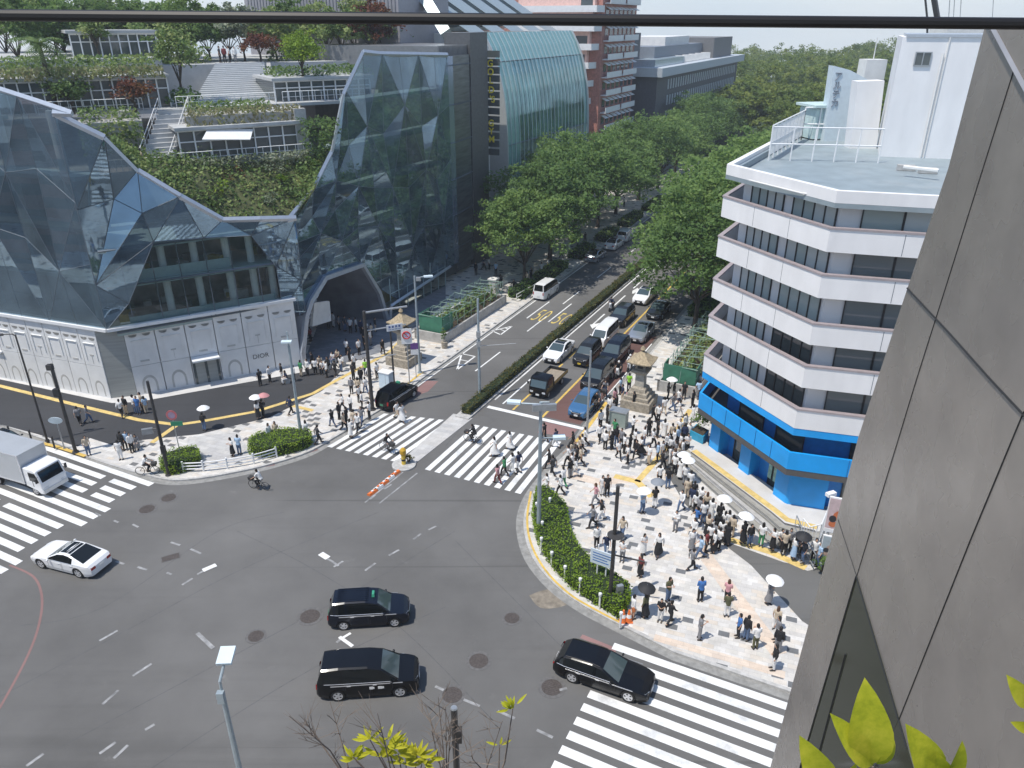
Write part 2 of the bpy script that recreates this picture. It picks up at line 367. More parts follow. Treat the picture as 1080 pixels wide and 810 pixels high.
# ================================================================== GROUND AND ROADS
g0 = MB(); g0.poly([(-700,-300,0),(700,-300,0),(700,455,0),(-700,455,0)]); g0.poly([(-700,455,0),(700,455,0),(700,700,-40),(-700,700,-40)])
structure('road', g0, M['asphalt'])
def P(*px, z=0.0): return [at(x, y, z) for x, y in px]
def offset_line(pts, d):
    out = []
    for i, p in enumerate(pts):
        a = Vector(pts[max(i-1, 0)]); b = Vector(pts[min(i+1, len(pts)-1)]); t = (b-a).normalized(); n = Vector((-t.y, t.x)); out.append((p[0]+n.x*d, p[1]+n.y*d))
    return out
def strip(mb, pts, w, z, m=0, side=0.0):
    a = offset_line(pts, w/2+side); b = offset_line(pts, -w/2+side)
    for i in range(len(pts)-1): mb.poly([(*b[i], z), (*b[i+1], z), (*a[i+1], z), (*a[i], z)], m)
def smooth_line(pts, k=6):
    out = []; n = len(pts)
    for i in range(n-1):
        p0, p1, p2, p3 = [Vector(pts[max(0, min(n-1, j))]) for j in (i-1, i, i+1, i+2)]
        for q in range(k):
            t = q/k; out.append(tuple(.5*((2*p1)+(p2-p0)*t+(2*p0-5*p1+4*p2-p3)*t*t+(3*p1-p0-3*p2+p3)*t*t*t)))
    out.append(tuple(pts[-1])); return out
KZ = .14
# --- left corner and the far side of the avenue
kl = [W(-17.6, -90), W(-17.6, -40)]+smooth_line([W(-17.6, -24)]+P((100,486),(165,505),(200,507),(250,499),(292,489),(325,478),(352,463),(385,443),(415,424))+[W(4.8, -6.8)], 4)+[W(24, -7.0), W(60, -7.6), W(140, -9)]
mb = MB(); mb.prism(kl+[W(140, -60), W(60, -90)], -.1, KZ-.004, 0, bottom=False); structure('left_pavement', mb, M['tilesleft'])
mb = MB()
def kerb(mb, line, w=.2, z=KZ):
    a = line; b = offset_line(line, w)
    for i in range(len(line)-1): mb.prism([a[i], a[i+1], b[i+1], b[i]], -.05, z, 0)
def kerbR(mb, line, w=.2, z=KZ): kerb(mb, line[::-1], w, z)
kerb(mb, [ (p[0], p[1]) for p in offset_line(kl, -.02)], .2); structure('left_kerb', mb, M['kerb'])
mb = MB(); strip(mb, kl, .5, .004, 0, -.26); structure('left_gutter', mb, mat('gutter_concrete', (.27,.265,.25), .9, var=.2, scale=3, dirt=.4))
# dark asphalt forecourt in front of the mirror glass building
mb = MB()
mb.poly([(*p, KZ+.001) for p in P((-200,372),(0,399),(118,424),(145,423),(318,389),(362,389),(340,412),(285,440),(210,458),(150,464),(120,470),(95,462),(82,471),(40,458),(-200,395), z=KZ)])
structure('dark_asphalt_forecourt', mb, M['asphaltdark'])
mb = MB(); mb.poly([(*p, KZ+.001) for p in P((199,461),(251,456),(268,483),(192,491), z=KZ)]); structure('grey_paved_square', mb, M['tilesgrey'])
mb = MB()
for ln in (((-120,384),(0,407),(80,427),(147,443),(187,448)), ((187,448),(215,444),(270,434),(330,415),(357,400)), ((187,448),(160,467)), ((357,400),(410,372),(430,352)), ((309,428),(330,433))):
    strip(mb, P(*ln, z=KZ), .42, KZ+.006)
structure('left_tactile_strip', mb, M['tactile'])
mb = MB(); mb.poly([(*p, KZ+.002) for p in P((-200,352),(0,391),(118,416),(145,414),(318,379),(322,392),(145,424),(118,425),(0,400),(-200,372), z=KZ)]); structure('white_shop_apron', mb, M['forecourt'])
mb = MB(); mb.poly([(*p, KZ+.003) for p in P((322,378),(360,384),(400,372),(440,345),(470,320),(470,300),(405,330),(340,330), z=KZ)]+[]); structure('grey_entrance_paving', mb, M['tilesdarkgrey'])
# --- right plaza
kr = [W(150, 10.6), W(60, 9.9), W(6, 9.8)]+smooth_line([W(3.2, 9.8)]+P((607,470),(585,492),(564,518),(554,540),(553,562),(562,590),(585,618),(615,640),(653,660))+[W(-17.4, 22.5)], 4)+[W(-17.4, 40), W(-17.4, 90)]
mb = MB(); mb.prism(kr+[W(60, 120), W(150, 90)], -.1, KZ-.004, 0, bottom=False); structure('right_plaza', mb, M['tiles'])
mb = MB(); kerb(mb, offset_line(kr, -.02), .2); structure('right_kerb', mb, M['kerb'])
mb = MB(); strip(mb, kr, .5, .004, 0, -.26); structure('right_gutter', mb, MATS['gutter_concrete'])
# grey asphalt lane on the plaza
mb = MB()
mb.poly([(*p, KZ) for p in P((690,470),(700,494),(722,531),(762,573),(792,596),(846,655),(980,740),(1080,700),(900,590),(852,602),(765,571),(745,545),(712,480), z=KZ)])
structure('grey_asphalt_lane', mb, M['asphaltpath'])
mb = MB()
for ln, w in ((((770,569),(812,582),(850,599)), .55), (((672,508),(690,488),(712,458),(728,432)), .45), (((648,502),(672,508),(688,524)), .6)):
    strip(mb, P(*ln, z=KZ), w, KZ+.006)
structure('plaza_tactile_strip', mb, M['tactile'])
mb = MB(); strip(mb, P((738,578),(775,628),(822,690), z=KZ), .9, KZ+.004); strip(mb, P((600,500),(630,508),(672,505), z=KZ), .9, KZ+.004); strip(mb, P((690,672),(760,692),(828,712), z=KZ), .5, KZ+.004)
structure('beige_paving_band', mb, tiles('beige_tiles', 1.1, ((.66,.54,.43),(.62,.52,.43),(.70,.6,.5),(.66,.53,.42))))
# median strip on the crossing and near pavement below the camera
mb = MB(); mb.prism([W(.2,-.9),(W(.2,.9)),W(-8.2,.55),W(-8.6,0),W(-8.2,-.55)], -.05, .03, 0); structure('crossing_median', mb, M['tilesgrey'])
mb = MB(); mb.prism([W(-40,-80),W(-38,9),W(-33,12.5),W(-33,14),W(-36,16.5),W(-60,17),W(-80,-60)], -.1, KZ, 0, bottom=False); structure('near_pavement', mb, M['tiles'])

# ================================================================== ROAD MARKINGS
def lerp(a, b, t): return (a[0]+(b[0]-a[0])*t, a[1]+(b[1]-a[1])*t)
Z1 = .006
def stripes(name, far0, far1, near0, near1, n, duty=.55, skip=None):
    mb = MB(); f0, f1, n0, n1 = at(*far0), at(*far1), at(*near0), at(*near1)
    for i in range(n):
        t0, t1 = (i)/(n-1+duty), (i+duty)/(n-1+duty)
        a, b, c, d = lerp(f0, f1, t0), lerp(f0, f1, t1), lerp(n0, n1, t1), lerp(n0, n1, t0)
        segs = (skip or {}).get(i, [(0, 1)])
        for u, v in segs: mb.poly([(*lerp(a, d, v), Z1), (*lerp(b, c, v), Z1), (*lerp(b, c, u), Z1), (*lerp(a, d, u), Z1)])
    return structure(name, mb, M['paint'])
stripes('left_avenue_crosswalk', (405,436), (478,444), (345,471), (417,487), 8)
stripes('right_avenue_crosswalk', (501,448), (592,466), (448,495), (549,521), 10)
# near right crosswalk: stripes across the plaza road
a0, a1 = W(-18.05, 19.45), W(-31, 19.3)
mb = MB()
for i in range(15):
    s0 = -18.05-.86*i; mb.poly([(*W(s0,19.5),Z1),(*W(s0-.47,19.5),Z1),(*W(s0-.47,33),Z1),(*W(s0,33),Z1)])
structure('right_road_crosswalk', mb, M['paint'])
mb = MB()
for i in range(14):
    s0 = -18.05-.86*i
    segs = [(-30,-14.3)]
    if i in (1,2,3): segs = [(-30,-18.1+.2*(i-1)),(-17.3+.2*(i-1),-15.0)]
    if i in (7,8,9,10): segs = [(-30,-21.9+.1*(i-7)),(-21.0+.1*(i-7),-15.4)]
    for u, v in segs: mb.poly([(*W(s0,u),Z1),(*W(s0-.47,u),Z1),(*W(s0-.47,v),Z1),(*W(s0,v),Z1)])
structure('left_road_crosswalk', mb, M['paint'])
mb = MB()
def seg(s0, r0, s1, r1, w=.15, m=0, z=Z1): strip(mb, [W(s0, r0), W(s1, r1)], w, z, m)
def segp(p, q, w=.15, m=0, z=Z1): strip(mb, P(p, q), w, z, m)
seg(2.6,1.0,2.6,9.6,.45)                                                     # stop line
for s0 in (8.4,19.5,29,40,52,64,78): seg(s0,-3.4,s0+5.0,-3.4,.15)            # lane dashes, far side
for s0 in (23.0,): seg(s0,-5.1,s0+6.0,-5.1,.15); seg(s0,-2.55,s0+6.5,-2.55,.15)
seg(4.0,.95,60,.95,.15); seg(2,-6.35,140,-8.1,.12)
for s0 in (3.6,): seg(s0,1.9,s0+5.5,1.9,.15)
for s0 in (24,31,38,45): seg(s0,2.0,s0+4,2.0,.18)
seg(5.0,9.2,22,9.2,.12)
# worn dashes and corner marks in the junction
_i = 0
for p, q in (((100,541),(106,544)),((120,549),(125,551)),((140,553),(146,556)),((40,583),(52,588)),((80,580),(88,584)),((180,572),(190,575)),((201,579),(212,584)),((98,587),(108,591)),((122,592),(131,595)),((145,598),(155,601)),((176,604),(181,606)),((192,617),(203,610)),((208,606),(215,602)),
    ((105,676),(124,665)),((140,713),(160,700)),((108,743),(125,728)),((105,795),(122,783)),((120,800),(135,786)),((28,808),(46,795)),((153,770),(163,764)),
    ((337,585),(350,592)),((350,592),(357,597)),((405,516),(413,511)),((390,527),(396,522)),((352,598),(362,592)),((385,602),(396,594)),((410,586),(421,580)),((436,569),(444,563)),((452,559),(460,555)),
    ((355,678),(363,671)),((459,724),(468,728)),((489,738),(506,745)),((525,750),(543,758)),((566,770),(583,778)),((590,728),(598,726))):
    segp(p, q, .15, 1, Z1+.0003*_i); _i += 1
segp((208,668),(225,684),.22,1,Z1+.02+0.0005000000000000004); segp((214,602),(228,596),.35,0,Z1+.02+0.0010000000000000009); segp((338,584),(346,589),.4,0,Z1+.02+0.0015000000000000013)
segp((358,672),(372,682),.2,0,Z1+.02+0.0020000000000000018); segp((360,674),(370,668),.16,0,Z1+.02+0.0025000000000000022)
segp((385,530),(425,498),.12,1); segp((400,531),(440,499),.12,1)
structure('white_road_markings', mb, [M['paint'], M['wornpaint']])
mb = MB()
def triangle(px):                                                              # give-way style triangles
    t = P(*px)
    for i in range(3): strip(mb, [t[i], t[(i+1) % 3]], .16, Z1)
    for k in (.35, .62): strip(mb, [lerp(t[0], t[1], k), lerp(t[0], t[2], k)], .13, Z1+.001)
triangle(((482,390),(487,373),(501,376))); triangle(((540,344),(519,349),(528,353)))
# turn arrow
q = [W(24.2,1.75),W(23.2,2.4),W(25.4,2.7)]; mb.poly([(*x, Z1+.002) for x in q])
q = [W(36,2.5),W(37,3.3),W(38.4,2.4),W(37,2.2)]; mb.poly([(*x, Z1+.002) for x in q])
structure('white_road_symbols', mb, M['paint'])
mb = MB()
for (s0, s1, r) in ((2.6,80,5.85),): seg(s0, r, s1, r, .2)
for s0 in (3.0,): seg(s0, 3.15, s0+4.5, 3.15, .18)
for s0 in (10,15,20): seg(s0, 3.15, s0+3.5, 3.15, .18)
structure('yellow_lane_lines', mb, M['yellowpaint'])
mb = MB(); strip(mb, offset_line(smooth_line(P((560,520),(556,548),(560,575),(575,603),(600,628),(628,645),(655,659)), 6), 0), .14, KZ+.006); strip(mb, P((608,466),(622,448),(640,424), z=KZ), .3, KZ+.006)
strip(mb, P((415,419),(432,403),(446,392), z=KZ), .25, KZ+.006); strip(mb, P((30,464),(60,471),(90,481), z=KZ), .3, KZ+.006)
structure('yellow_kerb_line', mb, M['yellowpaint'])
mb = MB()
mb.poly([(*W(s, r), .003) for s, r in ((3.1,6.0),(24,6.0),(24,9.1),(3.1,9.1))]); structure('red_bus_lane', mb, M['redasphalt'])
mb = MB()
mb.poly([(*W(s, r), .004) for s, r in ((.4,6.6),(2.3,6.3),(2.3,9.2),(.9,9.2))]); mb.poly([(*W(s, r), .004) for s, r in ((.2,-6.0),(4.6,-6.4),(5.0,-5.3),(2.8,-5.0))])
segp((613,671),(650,686),.3,0,.005); strip(mb, smooth_line(P((10,596),(35,608),(44,628),(42,655),(30,690),(0,746),(-30,790)), 5), .13, .005)
segp((300,486),(335,474),.2,0,.005); segp((250,497),(290,490),.2,0,.005)
structure('pink_road_patches', mb, M['pink'])
mb = MB()
for q in (((-20,745),(120,672),(260,598),(400,540)), ((60,790),(230,700),(380,620),(480,560)), ((160,810),(330,705),(470,640)), ((250,560),(330,600),(420,660),(520,760)), ((20,660),(110,640),(230,560),(300,540)), ((480,570),(520,610),(600,690)), ((560,440),(520,420),(470,470))):
    strip(mb, smooth_line(P(*q), 6), .032, .0025)
structure('sealed_crack', mb, mat('crack_sealant', (.085,.085,.088), .8, var=.3))
mb = MB(); mb.poly([(*p, .003) for p in smooth_line(P((558,628),(575,622),(596,622),(604,632),(592,640),(570,641),(558,628)), 4)[:-1]]); structure('tan_stain', mb, mat('tan_road_stain', (.22,.19,.15), .9, var=.3, scale=3))
# yellow 50 speed numerals, read by traffic driving away
def text_mesh(body, size, depth=0.0, bold=0.0, res=3):
    cu = bpy.data.curves.new('txt', 'FONT'); cu.body = body; cu.size = size; cu.extrude = depth; cu.offset = bold; cu.align_x = 'CENTER'; cu.align_y = 'CENTER'; cu.resolution_u = res
    o = bpy.data.objects.new('txt', cu); COL.objects.link(o); dg = bpy.context.evaluated_depsgraph_get()
    me = bpy.data.meshes.new_from_object(o.evaluated_get(dg)); bpy.data.objects.remove(o); bpy.data.curves.remove(cu); return me
def add_text(name, body, size, M4, material, parent=None, depth=.0, bold=0.0):
    me = text_mesh(body, size, depth, bold); me.transform(M4); me.materials.clear(); me.materials.append(material); me.name = name
    o = bpy.data.objects.new(name, me); COL.objects.link(o)
    if parent is not None:
        off = OFS.get(parent.name, (0,0,0)); me.transform(Matrix.Translation(Vector(off)*-1)); o.parent = parent; OFS[o.name] = off
    return o
M['yellownum'] = mat('yellow_numeral_paint', (.66,.50,.13), .8, var=.2, scale=3, dirt=.4)
for r in (-3.95, -1.55):
    c = W3(24.3, r, .010)
    MM = Matrix.Translation(c) @ Matrix.Rotation(SA-math.pi/2, 4, 'Z') @ Matrix.Diagonal((.78, 2.6, 1, 1))
    tag(add_text('speed_limit_marking', '50', 2.1, MM, M['yellownum'], bold=-.03), kind='structure')
# ================================================================== FOLIAGE
def leaf_mesh(name, cen, size, seed, material, up=.5, jit=.5, aspect=.6):
    rg = np.random.default_rng(seed); n = len(cen)
    nrm = rg.normal(size=(n,3)); nrm[:,2] = np.abs(nrm[:,2])+up; nrm /= np.linalg.norm(nrm,axis=1)[:,None]
    a = np.cross(nrm, rg.normal(size=(n,3))); a /= np.linalg.norm(a,axis=1)[:,None]; b = np.cross(nrm,a)
    s = (size*(1-jit+2*jit*rg.random(n)))[:,None]
    P_ = np.stack([cen-a*s*.5, cen-b*s*.5*aspect-nrm*s*.06, cen+a*s*.5, cen+b*s*.5*aspect-nrm*s*.06],1).reshape(-1,3)
    me = bpy.data.meshes.new(name)
    me.vertices.add(4*n); me.vertices.foreach_set('co', P_.astype(np.float32).ravel())
    me.loops.add(4*n); me.loops.foreach_set('vertex_index', np.arange(4*n,dtype=np.int32))
    me.polygons.add(n); me.polygons.foreach_set('loop_start', np.arange(0,4*n,4,dtype=np.int32))
    try: me.polygons.foreach_set('loop_total', np.full(n,4,dtype=np.int32))
    except Exception: pass
    me.materials.append(material); me.update(); me.validate()
    return me
def crown_points(rg, n_cl, per, rx, rz, zc, cl=.9, hollow=.45, flat=.6):
    C_ = []
    while len(C_) < n_cl:
        d = rg.normal(size=3); d /= np.linalg.norm(d)
        r = hollow+(1-hollow)*rg.random()**.6
        if d[2] < -.35: continue
        lob = 1+.22*math.sin(3*math.atan2(d[1],d[0])+n_cl)+.12*math.sin(7*math.atan2(d[1],d[0])+2)
        C_.append((d[0]*rx*r*lob, d[1]*rx*r*lob, zc+d[2]*rz*r*(1+.1*rg.normal())))
    C_ = np.array(C_)
    sz = cl*(.6+.8*rg.random(n_cl))
    off = rg.normal(size=(n_cl,per,3)); off /= np.linalg.norm(off,axis=2)[:,:,None]
    off *= (rg.random((n_cl,per,1))**.5)*sz[:,None,None]; off[:,:,2] *= flat
    return (C_[:,None,:]+off).reshape(-1,3), C_
def make_crown(name, seed, n_cl, per, rx, rz, zc, leaf, material, cl=.9, up=.5, hollow=.45):
    rg = np.random.default_rng(seed); pts, C_ = crown_points(rg, n_cl, per, rx, rz, zc, cl, hollow)
    return leaf_mesh(name, pts, leaf, seed+1, material, up), C_
def make_trunk(C_, h0, zc, rad, seed, nb=9, lean=.3):
    rg = random.Random(seed); mb = MB()
    mb.tube([(0,0,-.1),(.05,0,h0*.3),(rg.uniform(-.1,.1)*lean,rg.uniform(-.1,.1),h0)], [rad*1.25,rad,rad*.8], 9)
    idx = list(range(len(C_))); rg.shuffle(idx)
    for i in idx[:nb]:
        t = Vector(C_[i]); s = Vector((0,0,h0*rg.uniform(.75,1.0)))
        m1 = s.lerp(t,.45)+Vector((0,0,.4)); mb.tube([s,m1,s.lerp(t,.92)], [rad*.5,rad*.28,rad*.06], 6)
        for j in range(2):
            e = m1+Vector((rg.uniform(-1,1),rg.uniform(-1,1),rg.uniform(.2,1)))*rad*7; mb.tube([m1,m1.lerp(e,.5)+Vector((0,0,.1)),e],[rad*.2,rad*.12,rad*.03],5)
    return mb
def make_tree(name, label, cat, seed, h, spread, leafm, trunk_h, n_cl=110, per=44, leaf=.34, cl=1.0, hollow=.45, rad=.2, group=None, up=.5, nb=10):
    t = thing(name, label, cat, group=group)
    rz = (h-trunk_h)*.55; zc = h-rz
    me, C_ = make_crown('crown', seed, n_cl, per, spread/2, rz, zc, leaf, leafm, cl, up, hollow)
    o = bpy.data.objects.new('crown', me); COL.objects.link(o); o.parent = t
    make_trunk(C_, trunk_h, zc, rad, seed, nb).build('trunk', M['bark'], t, 60)
    return t
ORD = ['first','second','third','fourth','fifth','sixth','seventh','eighth','ninth','tenth','eleventh','twelfth','thirteenth','fourteenth','fifteenth']
protos = [make_tree('street_tree', 'x', 'tree', 40+i, 14.0, 15.2, M['leaf'], 3.4, 260, 54, .42, 1.25, .25, .27, 'street trees in the left-hand row') for i in range(3)]
def put_tree(proto, first, loc, rz, sc, label, group, used=set()):
    if proto.name not in used:
        used.add(proto.name); c = proto; c.location = (*loc[:2], KZ if len(loc) < 3 else loc[2]); c.rotation_euler = (0,0,rz); c['label'] = label; c['group'] = group
    else: c = place_copy(proto, (*loc[:2], KZ if len(loc) < 3 else loc[2]), rz, label, group)
    c.scale = sc if hasattr(sc,'__len__') else (sc,)*3
    return c
left_row = [(34.2,-10.8,.84),(43.8,-11.6,1.12),(54,-12.2,1.08),(64,-12.4,1.0),(74,-13,1.05),(86,-13,1.0),(98,-13,1.05),(112,-13.5,1.0),(128,-14,1.05),(146,-14,1.05)]
for i,(s,r,sc) in enumerate(left_row):
    put_tree(protos[i%3], 0, W(s,r), i*1.3, (sc*(1.02+.08*math.sin(i*2.9)),sc*(1.02+.08*math.cos(i*2.1)),sc*(.98+.08*math.sin(i*4.1))), 'broad green %s street tree from the crossing in the left-hand row' % ORD[i], 'street trees in the left-hand row')
right_row = [(28,12.0,.92),(37,10.8,1.12),(47,10.6,1.16),(57,11.2,1.12),(67,11.6,1.14),(78,12.2,1.1),(90,15,1.05),(103,15,1.05),(117,15,1.05),(132,15.5,1.1),(148,16,1.1)]
for i,(s,r,sc) in enumerate(right_row):
    put_tree(protos[(i+1)%3], 0, W(s,r), 2+i*2.1, (sc*(1+.08*math.sin(i*2.3)),sc*(1+.09*math.cos(i*1.7)),sc*(1.0+.09*math.sin(i*3.1))), 'broad green %s street tree from the stone lantern in the right-hand row' % ORD[i], 'street trees in the right-hand row')
# park trees behind the bank and the distant wood
dk = [make_tree('evergreen_tree', 'x', 'tree', 70+i, 14.5, 14.5, M['leafdark'], 3.2, 190, 46, .52, 1.5, .3, .25) for i in range(2)]
park = [(40,26,.8),(52,27,.9),(64,28,.95),(76,30,1.0),(88,30,1.0),(101,31,1.02),(58,42,.9),(74,45,1.0),(92,47,1.05),(112,34,1.05),(118,52,1.1),(128,40,1.05)]
for i,(s,r,sc) in enumerate(park):
    put_tree(dk[i%2], 0, W(s,r), i*1.9, sc, 'dark evergreen tree, %s from the front of the park wood behind the white building' % ORD[i], 'park trees behind the white building')
rg = np.random.default_rng(3); pts = []
def wood_at(s, r, h, rx, n, per=52):
    x, y = W(s, r); zc_ = CP*y-SP*(h-H); px_ = 540+F*x/zc_
    if not 470 < px_ < 1000: return
    p, _ = crown_points(rg, n, per, rx, h*.42, 0, rx*.24, .80); p[:,0] += x; p[:,1] += y; p[:,2] += h*.6; pts.append(p)
for s in np.arange(140, 420, 13.0):
    for r in np.arange(4, 260, 13.0):
        ss = s+rg.uniform(-4,4); rr = r+rg.uniform(-4,4)
        if rr < 24 and ss < 185: continue
        if rr-60 > (ss-100)*1.6: continue
        hh = (15.5+rg.uniform(-2,3.0))+ (2.0 if ss > 230 else 0)+ (2.5 if ss > 320 else 0)
        wood_at(ss, rr, hh, 8.5*rg.uniform(.85,1.25), 40 if ss < 260 else 26)
for s in np.arange(92, 142, 11.0):
    for r in np.arange(24, 150, 11.0):
        if r-40 > (s-60)*1.5: continue
        wood_at(s+rg.uniform(-4,4), r+rg.uniform(-4,4), 15+rg.uniform(-2,3), 8*rg.uniform(.85,1.2), 30)
for s in np.arange(140, 192, 11.0):
    for r in (8, 19, 30): wood_at(s+rg.uniform(-3,3), r+rg.uniform(-3,3), 14+rg.uniform(-1,2), 8*rg.uniform(.9,1.2), 34)
for s in (150,160,170,181):
    for r in (-11,-4,3): wood_at(s+rg.uniform(-2,2), r+rg.uniform(-2,2), 14+rg.uniform(-1,1.5), 7*rg.uniform(.9,1.15), 34)
for s in np.arange(175, 420, 14.0):
    for r in np.arange(-150, 4, 14.0):
        if r < -12 and s < 208: continue
        wood_at(s+rg.uniform(-4,4), r+rg.uniform(-4,4), 17+rg.uniform(-2,3), 9*rg.uniform(.85,1.2), 20)
pts = np.concatenate(pts)
wo = bpy.data.objects.new('distant_wood', leaf_mesh('distant_wood', pts, .85, 9, M['leafforest'], .7)); COL.objects.link(wo)
tag(wo, 'distant rounded green wood on the horizon behind the street', 'wood', kind='stuff')
M['grassfloor'] = mat('dark_green_undergrowth', (.035,.06,.02), .95, var=.4, scale=.4)  # even dark green ground colour that fills gaps between the trees
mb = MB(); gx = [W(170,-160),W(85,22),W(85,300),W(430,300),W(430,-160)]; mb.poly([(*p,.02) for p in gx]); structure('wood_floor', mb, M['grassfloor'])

# ------------------------------------------------------------------ hedges and planters
def hedge_points(poly, z0, z1, dens, rgs, edge=True):
    """points through a hedge with the plan outline poly"""
    rg = np.random.default_rng(rgs); pa = np.array(poly); lo, hi = pa.min(0), pa.max(0)
    area = (hi-lo).prod(); q = rg.random((int(area*dens),2))*(hi-lo)+lo
    ins = np.zeros(len(q), bool); n = len(pa)
    for i in range(n):
        a, b = pa[i], pa[(i+1)%n]
        c = ((a[1] > q[:,1]) != (b[1] > q[:,1])) & (q[:,0] < (b[0]-a[0])*(q[:,1]-a[1])/(b[1]-a[1]+1e-12)+a[0]); ins ^= c
    q = q[ins]; bump = np.array([mnoise.noise(Vector((p[0]*.9,p[1]*.9,rgs)))*.16 for p in q])
    z = z0+(z1-z0)*np.where(rg.random(len(q)) < .75, 1.0, rg.random(len(q)))+bump*(z1-z0)*1.5+rg.normal(size=len(q))*.05
    return np.column_stack([q, z])
def hedge(name, label, cat, poly, z0, z1, leafm, dens=70, leaf=.13, seed=1, core=.12, group=None):
    t = thing(name, label, cat, (*poly[0], z0), group=group, world=True)
    c = Vector((sum(p[0] for p in poly)/len(poly), sum(p[1] for p in poly)/len(poly)))
    inn = [tuple(Vector(p)+(c-Vector(p)).normalized()*core) for p in poly]
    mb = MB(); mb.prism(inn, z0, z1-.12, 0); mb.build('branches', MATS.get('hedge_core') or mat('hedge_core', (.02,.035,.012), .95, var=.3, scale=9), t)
    pts = hedge_points(poly, z0+.05, z1, dens, seed)
    # sides
    side = []; rg = np.random.default_rng(seed+5)
    for i in range(len(poly)):
        a, b = np.array(poly[i]), np.array(poly[(i+1)%len(poly)]); k = int(np.linalg.norm(b-a)*(z1-z0)*dens*.9)+1
        u = rg.random(k)[:,None]; q = a+(b-a)*u+rg.normal(size=(k,2))*.05; side.append(np.column_stack([q, z0+(z1-z0)*rg.random(k)]))
    pts = np.concatenate([pts]+side)
    me = leaf_mesh('foliage', pts-np.array([*poly[0], z0]), leaf, seed, leafm, .6)
    o = bpy.data.objects.new('foliage', me); COL.objects.link(o); o.parent = t
    return t
pl = smooth_line(P((566,523),(562,548),(567,573),(580,598),(602,622),(628,640),(653,655)), 3)+smooth_line(P((662,643),(662,628),(640,612),(614,592),(600,566),(597,545),(585,530),(572,522)), 3)
hedge('planting_bed', 'curved bright green hedge along the kerb of the right plaza corner', 'hedge', pl, KZ, KZ+.85, M['leafhedge'], 150, .125, 3)
mb = MB()
hr = smooth_line(P((264,482),(266,473),(283,466),(305,463),(325,464),(330,470),(322,476),(300,482),(280,485)), 2)
hedge('round_hedge', 'trimmed green hedge beside the lamp post on the left corner', 'hedge', hr, KZ, KZ+1.0, M['leafhedge'], 150, .125, 5)
hr = smooth_line(P((171,499),(173,490),(190,484),(208,481),(212,488),(205,496),(190,502),(177,503)), 2)
hedge('round_hedge', 'small trimmed hedge at the left end of the white guard rail', 'hedge', hr, KZ, KZ+.9, M['leafhedge'], 150, .125, 6)
# median hedge along the avenue, with its kerb
md = [W(.4,-.28),W(.4,.5)]+[W(s,.5) for s in range(8,120,8)]+[W(s,-.3) for s in range(116,0,-8)]
hedge('median_hedge', 'long clipped brownish hedge dividing the avenue', 'hedge', md, .1, .80, M['leafbrown'], 60, .17, 8)
mb = MB(); mb.prism([W(-.2,-.5),W(-.2,.75),W(120,.7),W(120,-.55)], -.05, .13, 0, bottom=False); structure('median_kerb', mb, M['kerb'])
# shrub strip between the far pavement and the avenue
for i,(s0,s1) in enumerate(((28,33),(35,42),(46,52),(56,62),(66,74),(78,88))):
    hedge('shrub_bed', 'low leafy shrub bed under the left street trees, %s from the crossing' % ORD[i], 'shrubs', [W(s0,-7.9),W(s1,-8.2),W(s1,-10.0),W(s0,-9.9)], KZ, 1.1, M['leaf'], 28, .3, 20+i, group='shrub beds under the street trees')
for i,(s0,s1) in enumerate(((31,40),(43,52),(56,66))):
    hedge('shrub_bed', 'low leafy shrub bed beside the right kerb, %s beyond the green fence' % ORD[i], 'shrubs', [W(s0,10.4),W(s1,10.4),W(s1,12.6),W(s0,12.6)], KZ, 1.2, M['leafdark'], 22, .34, 30+i, group='shrub beds by the right kerb')
# ================================================================== MIRROR GLASS BUILDING WITH ROOF GARDEN
LA, LC, CC, CR = at(0,398,KZ), at(118,420,KZ), at(145,417,KZ), at(318,384,KZ)
X0 = at(131,423,KZ); AL = at(322,382,KZ); SE = at(472,300,KZ)
uL = (Vector(LC)-Vector(LA)).normalized(); LF = tuple(Vector(LA)-uL*26)
uC = (Vector(AL)-Vector(X0)).normalized(); nC = Vector((-uC.y, uC.x))
uS = (Vector(SE)-Vector(AL)).normalized(); nS = Vector((-uS.y, uS.x))
pC = lambda px, py, d=0.0: pp(px, py, X0, AL, d)
pS = lambda px, py, d=0.0: pp(px, py, AL, SE, d)
pL = lambda px, py, d=0.0: pp(px, py, LA, X0, d)
def mirror(name, col, rough=.025, v=.25, tr_=0.0):
    m, nt, b = nodes(name); N, L = nt.nodes.new, nt.links.new
    tc = N('ShaderNodeTexCoord'); nz = N('ShaderNodeTexNoise'); nz.inputs['Scale'].default_value = .35; nz.inputs['Detail'].default_value = 4; L(tc.outputs['Object'], nz.inputs['Vector'])
    r = N('ShaderNodeValToRGB'); r.color_ramp.elements[0].position = .3; r.color_ramp.elements[1].position = .7
    r.color_ramp.elements[0].color = (*[c*(1-v) for c in col], 1); r.color_ramp.elements[1].color = (*[c*(1+v) for c in col], 1)
    L(nz.outputs['Fac'], r.inputs[0]); L(r.outputs[0], b.inputs['Base Color']); b.inputs['Metallic'].default_value = .72; b.inputs['Roughness'].default_value = rough
    n2 = N('ShaderNodeTexNoise'); n2.inputs['Scale'].default_value = .8; L(tc.outputs['Object'], n2.inputs['Vector'])
    bp = N('ShaderNodeBump'); bp.inputs['Strength'].default_value = .006; bp.inputs['Distance'].default_value = .3; L(n2.outputs['Fac'], bp.inputs['Height']); L(bp.outputs[0], b.inputs['Normal'])
    if tr_:
        tb = N('ShaderNodeBsdfTransparent'); tb.inputs[0].default_value = (.62,.74,.80,1); ms = N('ShaderNodeMixShader'); ms.inputs[0].default_value = tr_; L(b.outputs[0], ms.inputs[1]); L(tb.outputs[0], ms.inputs[2]); L(ms.outputs[0], nt.nodes['Material Output'].inputs[0])
    MATS[name] = m; return m
